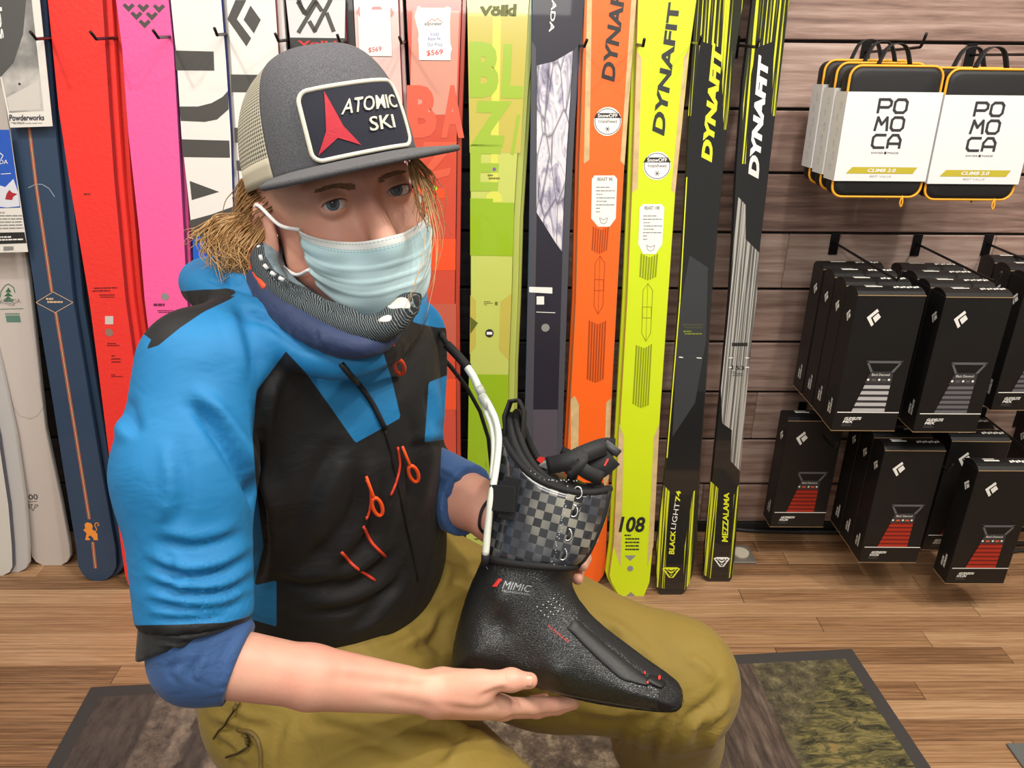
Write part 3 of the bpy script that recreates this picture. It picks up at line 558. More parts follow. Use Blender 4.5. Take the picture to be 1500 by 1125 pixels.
graphic(r, 'size_marks', Wt, [q for y in (524, 538) for x in (1068, 1092) for q in px_line(fr, [(x, y), (x + 5, y)], 1.2)])

# hang cards clipped over the two left skis
def card(name, label, fr_o, quad, m):
    p = [Vector(q) for q in quad]
pf = Frame(on_y(60, 100, 1.893), (1, 0, 0), (0, .105, 1)); 
def hang_card(label, quad, paper, th=.0012):
    r = empty('hang_card', pf.mw, label, 'card', 'cardboard ski cards')
    q = [pf.uv(*p) for p in quad]; V = [a + (0,) for a in q] + [a + (-th,) for a in q]
    mesh('card_sheet', V, [(0, 1, 2, 3), (7, 6, 5, 4)] + [(i, i + 4, (i + 1) % 4 + 4, (i + 1) % 4) for i in range(4)], paper, r); return r
paper = mat('card_paper', rgb(226, 222, 214), .5)
r = hang_card('white hang card with grey snow slope photo over the navy ski', [(15, 187), (77, 185), (54, -40), (-30, -40)], paper)
snow = mat('snow_print', rgb(150, 148, 144), .5); t = NT(snow); co = t.add('TexCoord').outputs['Object']
t.l.new(t.ramp(t.noise(t.mapping(co, (5, 5, 1), (0, 0, .6)), 1.2, 4, .55), [(.35, rgb(84, 84, 84)), (.5, rgb(140, 138, 134)), (.62, rgb(196, 192, 186))]), bsdf(snow).inputs['Base Color'])
graphic(r, 'slope_photo', snow, [px_poly(pf, [(14, 165), (64, 162), (42, -40), (-30, -40)], .0005)]); graphic(r, 'photo_shade', mat('sky_print', rgb(84, 84, 82), .5), [px_poly(pf, [(2, 112), (20, 92), (34, 50), (42, -40), (-30, -40), (-12, 112)], .0008)])
graphic(r, 'slope_photo', mat('drift_print', rgb(206, 200, 192), .5), [px_poly(pf, [(10, 143), (57, 118), (60, 160), (14, 163)], .0008)]); graphic(r, 'skier_speck', K, [disc_px(pf, 29, 123, 1.8, .0012, 8)])
graphic(r, 'lettering', mat('ink_navy', rgb(50, 50, 66), .5), [px_text(pf, 'Powderworks', [(14, 177), (65, 176), (65, 168), (14, 168)], .0011, .02)]); graphic(r, 'fine_print', GREY, fine_lines(pf, [(15, 182), (62, 181), (62, 178), (15, 179)], 2, .5, 3, z=.0011))
graphic(r, 'lettering', Wt, [px_text(pf, 'dps', [(-12, -2), (-4, 58), (9, 56), (2, -2)][0:1] + [(-2, 58), (9, 56), (1, -4)], .0013, .02)])
r = hang_card('blue hang card with red skier photo over the beige ski', [(-40, 371), (41, 369), (14, 190), (-60, 190)], paper)
graphic(r, 'blue_photo', mat('print_blue', rgb(40, 88, 186), .45), [px_poly(pf, [(-40, 306), (30, 304), (14, 190), (-55, 190)], .0006)]); graphic(r, 'snow_patch', mat('print_snow', rgb(214, 218, 226), .5), [px_poly(pf, [(-20, 300), (-5, 270), (8, 274), (20, 262), (27, 282), (29, 302), (10, 304)], .0009)])
graphic(r, 'skier_figure', mat('print_skier', rgb(170, 40, 50), .5), [px_poly(pf, [(8, 292), (10, 284), (14, 278), (18, 282), (26, 284), (20, 288), (18, 293)], .0012)])
graphic(r, 'lettering', Wt, [px_text(pf, 'PAGODA', [(-25, 241), (12, 240), (12, 234), (-25, 234)], .0012)] + px_line(pf, [(-8, 232), (-2, 222), (5, 228), (2, 233)], 1.2, .0012) + px_line(pf, [(2, 255), (16, 254)], 1, .0012))
graphic(r, 'black_strip', K, [px_poly(pf, [(-20, 358), (39, 356), (36, 340), (-20, 341)], .0008)]); graphic(r, 'fine_print', GREY, fine_lines(pf, [(-10, 338), (35, 337), (32, 310), (-14, 310)], 6, .35, 3, z=.0009) + fine_lines(pf, [(5, 368), (20, 367), (20, 360), (5, 360)], 1, .8, 4, z=.0009)); graphic(r, 'fine_print', Wt, fine_lines(pf, [(-2, 354), (35, 353), (34, 345), (-3, 346)], 2, .5, 7, z=.0013))

# black display hooks between the skis: root pixel, tip pixel, tip length
HK = ['off the navy ski edge, against the red ski', 'between the red and pink skis', 'between the pink and block-letter skis', 'between the two white skis', 'between the diamond emblem and charcoal skis', 'between the charcoal and pale rose skis', 'between the pale rose and red orange skis', 'between the midnight and orange skis', 'between the orange and yellow green skis', 'between the yellow green and gloss black skis', 'between the gloss black and slim silver skis']
for i, (rx, ry, ex, ey, tx, ty) in enumerate(((75, 59, 53, 57, 44, 46), (172, 60, 141, 57, 132, 46), (252, 59, 232, 55, 224, 44), (330, 57, 318, 51, 314, 41), (425, 63, 408, 60, 403, 49), (510, 65, 498, 62, 494, 51), (594, 65, 588, 63, 585, 54),
        (845, 70, 856, 68, 860, 58), (930, 70, 942, 67, 944, 57), (1012, 68, 1024, 64, 1028, 53), (1085, 72, 1108, 69, 1112, 58))):
    d1 = WALL - .19
    a = on_y(ex, ey, d1); b = on_y(tx, ty, d1 - .012); root = Vector((a.x + (on_y(rx, ry, WALL - .06).x - a.x) * 1.0, WALL + .004, a.z + .004))
    h = empty('display_hook', Matrix.Translation(root), 'slim black metal hook ' + HK[i], 'hook', 'ski display hooks')
    p = [root, root.lerp(a, .9), a, a.lerp(b, .3), b]
    v, f = tube([q - root for q in smooth_path(p, 3)], .0034, 8); mesh('rod', v, f, M_BLACKMETAL, h, True)
    bm_obj('wall_plate', box_bm(-.012, .012, -.008, -.001, -.03, .02, .001), M_BLACKMETAL, h)

# ------------------------------------------------------------------ climbing skin boxes on wall hooks
BW, BH, BT = .155, .342, .064
M_BOX = mat('box_black', rgb(17, 17, 17), .45, bump=(60, .05, .001), var=(9, .25)); M_CARD = mat('cardboard_edge', rgb(172, 140, 98), .7)
BWT = mat('box_white_ink', rgb(236, 234, 226), .5); BGR = mat('box_grey_ink', rgb(96, 96, 98), .45); BRED = mat('box_red_skin', rgb(178, 44, 22), .6); BRED2 = mat('box_dark_red', rgb(112, 24, 12), .6)
BSLV = mat('box_silver_skin', rgb(186, 184, 182), .5); BSLV2 = mat('box_dark_skin', rgb(46, 44, 48), .6); BORG = mat('box_orange_dot', rgb(224, 96, 50), .5); BMID = mat('box_mid_skin', rgb(104, 102, 106), .5)
def face_obj(name, parts, m, parent, f):
    a = Acc()
    for v, q in parts: a.add(([f(*p) for p in v], q))
    return a.obj(name, m, parent)
def make_box(kind):
    r = empty('skin_box')
    # carton: body with an arched top flap
    hw, ht = BW / 2, BT / 2; V, Fc = [], []
    prof = [(-ht, 0)] + [(ht * (2 * t - 1), .012 * math.sin(math.pi * min(1, t * 1.0)) ** .7) for t in [k / 6 for k in range(1, 6)]] + [(ht, 0)]
    bm = box_bm(-hw, hw, -ht, ht, 0, BH, .0012, 1); bm_obj('carton', bm, M_BOX, r)
    a = Acc(); n = len(prof)
    V = [(-hw + .001, y_, BH + z) for y_, z in prof] + [(hw - .001, y_, BH + z) for y_, z in prof]
    a.add((V, [(i, n + i, n + i + 1, i + 1) for i in range(n - 1)] + [tuple(range(n)), tuple(range(2 * n - 1, n - 1, -1))]))
    lid = a.obj('top_flap', M_BOX, r)
    def topf(u, v, z):
        y_ = -ht + BT * v; return (u, y_, BH + .012 * max(0, math.sin(math.pi * v)) ** .7 + z + .0003)
    face_obj('flap_print', [([(x0, v0, .0004), (x1, v0, .0004), (x1, v1, .0004), (x0, v1, .0004)], [(0, 1, 2, 3)]) for (x0, x1, v0, v1) in
        [(-.05, -.012, .42, .5), (-.05, -.02, .56, .62)] + [(.012 + k * .0075, .0175 + k * .0075, .34 + .03 * (k % 2), .46 + .04 * ((k * 3) % 2)) for k in range(8)]], BWT, lid, topf)
    E = .0011
    e = Acc()
    for (x0, x1, y0, y1, z0, z1) in ((-hw - .0002, -hw + E, -ht, ht, -.0003, .0012), (-hw, hw, -ht - .0002, -ht + E, -.0003, .0010), (-hw, hw, -ht - .0004, -ht + .0006, BH - .0004, BH + .0009)):
        b = box_bm(x0, x1, y0, y1, z0, z1); b.verts.ensure_lookup_table(); b.verts.index_update()
        e.add(([v.co.copy() for v in b.verts], [tuple(v.index for v in q.verts) for q in b.faces])); b.free()
    tag(e.obj('cardboard_edge', M_CARD, r), 'bare tan cardboard edges')
    front = lambda u, v, z: (u, -ht - .0003 - z, v); left = lambda u, v, z: (-hw - .0003 - z, -u, v)
    def logo(s, cx, cy):
        D = lambda pts: [(cx + a * s, cy + b * s) for a, b in pts]
        return [poly_vf(D([(-.75, 0), (.2, 1), (.42, .72), (-.30, -.02), (.16, -.78), (-.06, -1.02)]), .0004), poly_vf(D([(-.10, -.03), (.40, .52), (.77, .06), (.28, -.58)]), .0004)]
    face_obj('diamond_logo', logo(.021, -.032, BH - .052), BWT, r, front)
    # picture of a rolled skin with its tip loop
    cx = .012; zt = .172
    face_obj('loop_picture', [poly_vf(p, .0004) for p in ([(cx - .04, zt + .012), (cx - .037, zt + .006), (cx + .045, zt + .006), (cx + .048, zt + .012)], [(cx - .04, zt + .012), (cx - .024, zt - .018), (cx - .019, zt - .015), (cx - .034, zt + .01)], [(cx + .048, zt + .012), (cx + .042, zt + .01), (cx + .024, zt - .015), (cx + .03, zt - .018)])], BGR, r, front)
    face_obj('tip_plate_picture', [poly_vf([(cx - .033, zt - .044), (cx + .03, zt - .044), (cx + .03, zt - .022), (cx + .026, zt - .015), (cx - .021, zt - .015), (cx - .026, zt - .022)], .0005)], mat('plate_grey', rgb(58, 57, 58), .45), r, front)
    face_obj('plate_lettering', [uv_text('Black Diamond', [(cx - .02, zt - .026), (cx + .022, zt - .026), (cx + .022, zt - .020), (cx - .02, zt - .020)], .0008)] + [poly_vf([(x + .003 * math.cos(k * .785), zt - .036 + .003 * math.sin(k * .785)) for k in range(8)], .0008) for x in (cx - .026, cx, cx + .023)], BWT, r, front)
    face_obj('plate_slots', [poly_vf([(x - .005, zt - .039), (x + .005, zt - .039), (x + .005, zt - .034), (x - .005, zt - .034)], .0008) for x in (cx - .013, cx + .0115)], BORG if kind == 'red' else BGR, r, front)
    zb = .052; c1, c2, n = {'red': (BRED, BRED2, 6), 'silver': (BSLV, BSLV2, 5), 'grey': (BMID, BSLV2, 6)}[kind]; st, dk = [], []
    xl = lambda z: cx - .030 - .020 * (zt - .044 - z) / (zt - .044 - zb)
    for k in range(n):
        za = zb + (zt - .044 - zb) * k / n; zc = zb + (zt - .044 - zb) * (k + .58) / n; zd = zb + (zt - .044 - zb) * (k + 1) / n
        st.append(poly_vf([(xl(za), za), (cx + .029, za), (cx + .029, zc), (xl(zc), zc)], .0005)); dk.append(poly_vf([(xl(zc), zc), (cx + .029, zc), (cx + .029, zd), (xl(zd), zd)], .0005))
    tag(face_obj('skin_stripes', st, c1, r, front), kind='stuff'); tag(face_obj('skin_stripes', dk, c2, r, front), kind='stuff')
    face_obj('band_line', [poly_vf([(-hw + .006, zb - .003), (hw - .001, zb - .003), (hw - .001, zb - .0005), (-hw + .006, zb - .0005)], .0006)], BWT, r, front)
    ta, tb = ('ASCENSION', 'NYLON') if kind == 'red' else ('GLIDELITE', 'MIX')
    face_obj('product_lettering', [uv_text(ta, [(-.052, .030), (-.012, .030), (-.010, .0375), (-.050, .0375)], .0006, .04), uv_text(tb, [(-.054, .0215), (-.030, .0215), (-.028, .029), (-.052, .029)], .0006, .04)], BWT, r, front)
    face_obj('fine_print', [poly_vf([(-.056, z), (-.056 + L, z), (-.056 + L, z + .001), (-.056, z + .001)], .0006) for z, L in ((.017, .022), (.0135, .027))], BGR, r, front)
    face_obj('side_logo', logo(.015, .006, BH - .055), BWT, r, left)
    face_obj('side_lettering', [uv_text(ta, [(.012, .035), (.012, .075), (.004, .077), (.004, .037)], .0006, .04), uv_text(tb, [(.001, .035), (.001, .062), (-.007, .064), (-.007, .037)], .0006, .04)], BWT, r, left)
    return r
PB = {}
def place_box(kind, px, py, d, label, group, rz=0, dx=0):
    """front bottom-left corner at pixel (px, py) on the plane y = d"""
    if kind not in PB: PB[kind] = make_box(kind); r = PB[kind]
    else: r = copy_tree(PB[kind])
    p = on_y(px, py, d); r.location = (p.x + BW / 2 + dx, p.y + BT / 2, p.z); r.rotation_euler = (0, 0, rz); return tag(r, label, 'box', group), p
def row(kind, px, py, d, ys, labels, group, step=.068):
    p = on_y(px, py, d)
    for k, (yy, lb) in enumerate(zip(ys, labels)):
        if kind not in PB: PB[kind] = make_box(kind); r = PB[kind]
        else: r = copy_tree(PB[kind])
        r.location = (p.x + BW / 2 + random.uniform(-.002, .002), yy + BT / 2, p.z + .001 * k); r.rotation_euler = (0, 0, random.uniform(-.015, .015)); tag(r, lb, 'box', group)
    return p
D = 1.65; ordn = ['front', 'second', 'third', 'rearmost']
G1_, G2_ = 'black skin boxes on the upper hooks', 'black skin boxes on the lower hooks'
row('silver', 1218, 631, D, [D + .068 * k for k in range(4)], ['black box with pale striped skin picture, %s on its upper hook' % q for q in ordn], G1_)
row('grey', 1338, 633, D, [D + .068 * k for k in range(4)], ['scuffed black box with dark grey striped picture, %s on the middle upper hook' % q for q in ordn], G1_)
row('grey', 1450, 601, 1.735, [1.735 + .068 * k for k in range(3)], ['black box with grey striped picture on the endmost upper hook, %s in row' % q for q in ordn], G1_)
row('red', 1127, 772, 1.852, [1.852], ['black box with red striped picture alone on the hook nearest the floor outlet'], G2_)
row('red', 1259, 824, 1.684, [1.684 + .068 * k for k in range(3)], ['black box with red striped picture on the middle lower hook, %s in row' % q for q in ordn], G2_)
row('red', 1384.5, 855, 1.622, [1.622], ['black box with red striped picture hanging lowest, forward of its hook mate'], G2_)
row('red', 1351, 806, 1.751, [1.751, 1.751 + .068], ['black box half hidden behind the lowest red striped box', 'black box hidden deepest behind the lowest red striped box'], G2_)
row('red', 1466, 772, 1.86, [1.86], ['black box with plain front at the endmost lower hook'], G2_)
# slatwall hooks carrying the boxes and cases
CLEAR = mat('clear_hang_tab', (.9, .9, .9, 1), .08, trans=.95); 
def wall_hook(label, px, py, length, tip=True, droop=.0):
    """bracket top at pixel on the wall"""
    p = on_y(px, py, WALL); h = empty('wall_hook', Matrix.Translation(p), label, 'hook', 'slatwall hooks')
    bm_obj('bracket', box_bm(-.012, .012, -.004, 0, -.055, .004, .001, 1), M_BLACKMETAL, h)
    v, f = tube(smooth_path([(0, -.002, -.022), (0, -length * .5, -.022 - droop * .5), (0, -length + .02, -.022 - droop), (0, -length, -.018 - droop), (0, -length - .012, .006 - droop)], 4), .0032, 8)
    mesh('rod', v, f, M_BLACKMETAL, h, True); return p
for (x, y, L, lb) in ((1224, 343, .36, 'black wall hook through the pale striped boxes'), (1345, 345, .36, 'black wall hook through the scuffed grey striped boxes'), (1449, 345, .30, 'black wall hook through the endmost upper boxes'),
        (1176, 590, .24, 'black lower wall hook holding the single red striped box'), (1301, 594, .34, 'black lower wall hook through the middle red striped boxes'), (1440, 597, .38, 'black lower wall hook through the lowest red striped box'), (1496, 600, .22, 'black lower wall hook at the endmost plain box')):
    wall_hook(lb, x, y, L)

# ------------------------------------------------------------------ skin cases in white sleeves
M_EVA = mat('case_black', rgb(18, 18, 19), .6, bump=(300, .1, .0006)); M_ORG = mat('piping_amber', rgb(240, 166, 40), .5); M_SLV = mat('sleeve_white', rgb(226, 225, 224), .5); M_STRAP = mat('webbing_black', rgb(26, 26, 27), .7)
OCHRE = mat('sleeve_ochre', rgb(186, 172, 52), .5); INK = mat('sleeve_ink', rgb(52, 52, 54), .5); LINK = mat('sleeve_line', rgb(168, 168, 170), .5)
CW, CHh, CT = .196, .268, .052
def rrect(w_, h_, r_, n=6):
    out = []
    for (sx, sy, a0) in ((1, 1, 0), (-1, 1, 90), (-1, -1, 180), (1, -1, 270)):
        for k in range(n + 1):
            a = math.radians(a0 + 90 * k / n); out.append((sx * (w_ / 2 - r_) + r_ * math.cos(a), sy * (h_ / 2 - r_) + r_ * math.sin(a)))
    return out
def make_case():
    r = empty('skin_case'); V, Fc = [], []; lv = [(-CT / 2, .010), (-CT / 2 + .002, .004), (-CT / 2 + .008, .0), (0, 0), (CT / 2 - .008, 0), (CT / 2 - .002, .004), (CT / 2, .010)]
    n = 28
    for (y_, ins) in lv:
        for (x, z) in rrect(CW - 2 * ins, CHh - 2 * ins, .022): V.append((x, y_, z + CHh / 2))
    for i in range(len(lv) - 1):
        for k in range(n): Fc.append((i * n + k, i * n + (k + 1) % n, i * n + n + (k + 1) % n, i * n + n + k))
    Fc += [tuple(range(n - 1, -1, -1)), tuple((len(lv) - 1) * n + k for k in range(n))]
    mesh('case_shell', V, Fc, M_EVA, r, True)
    for y_ in (-CT / 2 + .006,):
        v, f = tube([(x, y_, z + CHh / 2) for x, z in rrect(CW + .002, CHh + .002, .023)], .0028, 8, True); tag(mesh('piping', v, f, M_ORG, r, True), 'amber piping round the rim')
    z0_, z1_ = .034, .218; hw = CW / 2 + .004; ht = CT / 2 + .0035; ring = [(-hw, -ht), (hw, -ht), (hw, ht), (-hw, ht)]
    a = Acc()
    sl = mesh('paper_sleeve', [(x, y_, z) for z in (z0_, z1_) for x, y_ in ring], [(i, (i + 1) % 4, 4 + (i + 1) % 4, 4 + i) for i in range(4)], M_SLV, r)
    front = lambda u, v, z: (u, -ht - z, v); left = lambda u, v, z: (-hw - z, -u, v)
    GL = {'P': [[(0, 0), (0, 1), (.8, 1), (1, .85), (1, .55), (.8, .4), (0, .4)]], 'O': [[(.2, 0), (.8, 0), (1, .2), (1, .8), (.8, 1), (.2, 1), (0, .8), (0, .2), (.2, 0)]], 'M': [[(0, 0), (.12, 1), (.5, .45), (.88, 1), (1, 0)]],
          'C': [[(1, 0), (.2, 0), (0, .2), (0, .8), (.2, 1), (1, 1)]], 'A': [[(0, 0), (0, .62), (.28, 1), (.72, 1), (1, .62), (1, 0)], [(0, .32), (1, .32)]]}
    for k, tx in enumerate(('PO', 'MO', 'CA')):
        zb = .177 - k * .036
        for j, c_ in enumerate(tx):
            x0_ = -.031 + j * .034
            face_obj('brand_letter', [poly_vf(q, .0004 + .00003 * i) for pl in GL[c_] for i, q in enumerate(stroke2([(x0_ + a * .026, zb + b * .026) for a, b in pl], .0056))], INK, sl, front)
    face_obj('small_lettering', [uv_text('SWISS', [(-.030, .092), (-.004, .092), (-.004, .096), (-.030, .096)], .0004), uv_text('MADE', [(.006, .092), (.030, .092), (.030, .096), (.006, .096)], .0004), poly_vf([(-.0015, .0915), (.0035, .0915), (.0035, .0965), (-.0015, .0965)], .0004)], INK, sl, front)
    face_obj('ochre_band', [poly_vf([(-.078, .050), (.070, .050), (.078, .064), (-.066, .064)], .0004)], OCHRE, sl, front)
    face_obj('band_lettering', [uv_text('CLIMB 2.0', [(-.032, .0535), (.030, .0535), (.032, .061), (-.030, .061)], .0007, .03)], M_SLV, sl, front)
    face_obj('small_lettering', [uv_text('BEST VALUE', [(-.024, .042), (.024, .042), (.024, .0465), (-.024, .0465)], .0004)], LINK, sl, front)
    dz = Acc(); 
    for (x, z, s) in ((.006, .19, .012), (-.004, .165, .01), (.004, .135, .014), (-.002, .11, .011), (.004, .085, .013), (-.002, .06, .012)):
        for q in stroke2([(x - s * .5, z), (x, z + s * .7), (x + s * .5, z), (x + s * .2, z - s * .6), (x - s * .3, z - s * .3)], .0009):
            v, f = poly_vf(q, .0004); dz.add(([left(*p) for p in v], f))
    tag(dz.obj('instruction_drawings', LINK, sl), kind='stuff')
    # webbing handle loop
    for s in (-1, 1):
        pts = [(.012, CHh + .002), (.030 * 1, CHh + .002)]
    path = smooth_path([(-.035, 0, CHh - .002), (-.020, 0, CHh + .035), (0, 0, CHh + .044), (.020, 0, CHh + .035), (.035, 0, CHh - .002)], 4)
    V = [Vector((p.x, yy, p.z)) for p in path for yy in (-.009, .009)]; 
    o = mesh('handle_loop', V, [(2 * i, 2 * i + 1, 2 * i + 3, 2 * i + 2) for i in range(len(path) - 1)], M_STRAP, r, True); md = o.modifiers.new('s', 'SOLIDIFY'); md.thickness = .002
    v, f = tube(smooth_path([(.06, -CT / 2 + .002, .002), (.062, -CT / 2, -.012), (.060, -CT / 2, -.022), (.056, -CT / 2, -.012), (.06, -CT / 2 + .002, .002)], 4), .0016, 6); mesh('zip_pull', v, f, M_ORG, r, True)
    return r
case0 = make_case(); first = [True]
def place_case(cx, d, zt, label, rz=0):
    r = case0 if first[0] else copy_tree(case0); first[0] = False
    r.location = (cx, d, zt - CHh); r.rotation_euler = (math.radians(-2), math.radians(0), rz); tag(r, label, 'skin case', 'amber trimmed cases on the wall')
h1 = wall_hook('black wall hook carrying three amber-trimmed cases', 1270, 62, .265, droop=-.012); h2 = wall_hook('black wall hook carrying two amber-trimmed cases', 1424, 66, .27, droop=-.005)
A = on_y(1319, 98, 1.73); 
for k, lb in enumerate(('front amber-trimmed black case in white sleeve, outermost of three', 'middle amber-trimmed black case of the three sharing a hook', 'rearmost amber-trimmed black case of the three sharing a hook')):
    place_case(A.x - .002 * k, 1.75 + .066 * k, A.z + .004 * k, lb)
A = on_y(1460, 103, 1.73)
for k, lb in enumerate(('front amber-trimmed black case on the two-case hook', 'rear amber-trimmed black case on the two-case hook')):
    place_case(A.x + .004, 1.75 + .085 * k, A.z + .000 * k, lb)

# ------------------------------------------------------------------ floor mats, outlet, cable
def mat_mat():
    m = bpy.data.materials.new('forest_print'); m.use_nodes = True; t = NT(m); b = bsdf(m); b.inputs['Roughness'].default_value = .95
    co = t.add('TexCoord').outputs['Object']; sep = t.add('SeparateXYZ', {0: co}); x, y = sep.outputs[0], sep.outputs[1]
    wob = t.math('MULTIPLY', t.math('SUBTRACT', t.noise(co, 5, 3), .5), .18)
    u = t.math('ADD', t.math('ADD', x, t.math('MULTIPLY', y, .12)), wob)
    bark = t.ramp(t.noise(t.mapping(co, (60, 7, 1), (0, 0, .15)), 1, 6, .7), [(.3, rgb(44, 35, 30)), (.5, rgb(78, 64, 55)), (.7, rgb(118, 102, 88))])
    soil = t.ramp(t.noise(co, 26, 6, .75), [(.35, rgb(62, 52, 44)), (.5, rgb(96, 82, 68)), (.66, rgb(150, 134, 112))])
    fern = t.ramp(t.noise(t.mapping(co, (16, 46, 1), (0, 0, -.25)), 1, 5, .75, 1.0), [(.38, rgb(38, 34, 24)), (.5, rgb(84, 78, 46)), (.6, rgb(124, 114, 66)), (.72, rgb(150, 104, 66))])
    moss = t.ramp(t.noise(co, 34, 6, .75), [(.35, rgb(48, 42, 34)), (.52, rgb(84, 76, 54)), (.68, rgb(126, 118, 84))])
    pale = t.ramp(t.noise(t.mapping(co, (22, 16, 1)), 1, 6, .7), [(.35, rgb(88, 76, 66)), (.52, rgb(128, 112, 98)), (.7, rgb(164, 146, 124))])
    def step(e, v, wd=.008): 
        n = t.add('MapRange', {0: v, 1: e - wd, 2: e + wd, 3: 0., 4: 1.}); return n.outputs[0]
    u = t.math('ADD', x, t.math('MULTIPLY', wob, .22)); rough_ = t.math('ADD', x, t.math('MULTIPLY', t.math('SUBTRACT', t.noise(co, 30, 4), .5), .05))
    dark = t.ramp(t.noise(t.mapping(co, (40, 14, 1)), 1, 5, .7), [(.3, rgb(52, 44, 40)), (.7, rgb(92, 80, 72))]); mid = t.ramp(t.noise(co, 40, 6, .75), [(.32, rgb(66, 56, 50)), (.68, rgb(128, 112, 98))])
    c = dark
    c = t.mix(step(-.762, u, .004), c, mid); c = t.mix(step(-.69, rough_, .006), c, pale); c = t.mix(step(-.66, rough_, .006), c, dark); c = t.mix(step(-.60, rough_, .008), c, pale); c = t.mix(step(-.45, u), c, soil)
    c = t.mix(step(.28, u), c, bark); c = t.mix(step(.652, u, .005), c, moss)
    fy = t.math('ADD', t.math('SUBTRACT', .235, y), t.math('ADD', t.math('MULTIPLY', t.math('SUBTRACT', t.noise(co, 14, 4), .5), .22), t.math('MULTIPLY', t.math('SUBTRACT', x, .76), .9)))
    fm = t.math('MULTIPLY', step(.665, rough_, .02), step(0., fy, .03)); c = t.mix(fm, c, fern)
    t.l.new(c, b.inputs['Base Color'])
    t.l.new(t.add('Bump', {'Height': t.noise(co, 700, 2), 'Strength': .5, 'Distance': .0015}).outputs[0], b.inputs['Normal']); return m
RUB = mat('rubber_border', rgb(58, 54, 52), .8, bump=(300, .3, .001))
a = on_z(133, 1006, .006); b_ = on_z(1248, 950, .006); u = (b_ - a); Lm = u.length; u.normalize(); v = Vector((-u.y, u.x, 0)); wm = .78
mc = (a + b_) / 2 - v * wm / 2; ang = math.atan2(u.y, u.x)
r = empty('floor_mat', Matrix.Translation((mc.x, mc.y, 0)) @ Matrix.Rotation(ang, 4, 'Z'), 'large floor mat with printed forest photo and dark rubber border', 'mat')
bm_obj('rubber_base', box_bm(-Lm / 2, Lm / 2, -wm / 2, wm / 2, .0006, .006, .002, 2), RUB, r)
bm_obj('printed_carpet', box_bm(-Lm / 2 + .034, Lm / 2 - .034, -wm / 2 + .034, wm / 2 - .034, .0058, .0085, .001, 1), mat_mat(), r)
c = on_z(1474, 1088, .006); r = empty('floor_mat', Matrix.Translation((c.x + .3, c.y - .2, 0)) @ Matrix.Rotation(0, 4, 'Z'), 'corner of a small dark floor mat on bare oak', 'mat')
bm_obj('rubber_base', box_bm(-.3, .3, -.2, .2, .0006, .006, .002, 2), mat('rubber_grey', rgb(96, 98, 96), .8), r); bm_obj('carpet', box_bm(-.272, .272, -.172, .172, .0058, .008, .001, 1), mat('carpet_black', rgb(44, 42, 44), .95, bump=(600, .5, .001)), r)
c = on_z(1086, 826, 0)
r = empty('floor_outlet', Matrix.Translation(c), 'metal floor outlet plate with beige socket under the slim silver ski', 'outlet')
bm_obj('plate', box_bm(-.09, .045, 0, .085, .0006, .006, .002), mat('plate_metal', rgb(176, 172, 162), .35, .7), r)
def cyl(x, y, r_, z0, z1, n=24): 
    V = [(x + r_ * math.cos(2 * math.pi * k / n), y + r_ * math.sin(2 * math.pi * k / n), z) for z in (z0, z1) for k in range(n)]
    return V, [(k, (k + 1) % n, n + (k + 1) % n, n + k) for k in range(n)] + [tuple(range(n - 1, -1, -1)), tuple(range(n, 2 * n))]
mesh('socket', *cyl(.01, .045, .024, .005, .010), mat('socket_beige', rgb(214, 204, 182), .5), r); mesh('plug', *cyl(-.045, .05, .022, .005, .034), M_BLACKMETAL, r)
v, f = tube(smooth_path([on_z(1062, 772, .008), on_z(1100, 777, .008), on_z(1180, 779, .008), on_z(1260, 780, .008), on_z(1400, 790, .008), on_z(1480, 797, .008), on_z(1560, 790, .008)], 6), .007, 8)
tag(mesh('power_cable', v, f, mat('cable_rubber', rgb(34, 34, 34), .5), None, True), 'black power cable running along the wall base', 'cable')
v, f = tube(smooth_path([on_z(1470, 812, .007), on_z(1500, 806, .007), on_z(1560, 815, .007)], 6), .006, 8); tag(mesh('power_cable', v, f, mat('cable_rubber2', rgb(34, 34, 34), .5), None, True), 'short black cable loop beside the lowest hanging box', 'cable')

# ------------------------------------------------------------------ implicit surfaces
def A3(p): return np.array([float(p[0]), float(p[1]), float(p[2])], np.float32)
def smin(a, b, k):
    if k <= 0: return np.minimum(a, b)
    h = np.maximum(k - np.abs(a - b), 0) / k
    return np.minimum(a, b) - h * h * k * .25
def smax(a, b, k): return -smin(-a, -b, k)
def s_cone(p, a, b, ra, rb, sq=None):
    """tapered capsule; sq=(axis, factor) widens it along an axis"""
    a, b = A3(a), A3(b); q = p - a; d = b - a
    t = np.clip(q @ d / (d @ d), 0, 1); r = q - t[..., None] * d
    if sq is not None:
        n = A3(sq[0]); n = n / np.linalg.norm(n); r = r + (r @ n)[..., None] * n * (1 / sq[1] - 1)
    return np.sqrt((r * r).sum(-1)) - (ra + (rb - ra) * t)
def s_ell(p, c, rad, R=None):
    q = p - A3(c)
    if R is not None: q = q @ np.asarray(R, np.float32)
    rad = np.asarray(rad, np.float32); k0 = np.sqrt(((q / rad) ** 2).sum(-1)); k1 = np.sqrt(((q / rad ** 2) ** 2).sum(-1)) + 1e-9
    return k0 * (k0 - 1) / k1
def s_box(p, c, half, r, R=None):
    q = p - A3(c)
    if R is not None: q = q @ np.asarray(R, np.float32)
    d = np.abs(q) - np.asarray(half, np.float32) + r
    return np.sqrt((np.maximum(d, 0) ** 2).sum(-1)) + np.minimum(d.max(-1), 0) - r
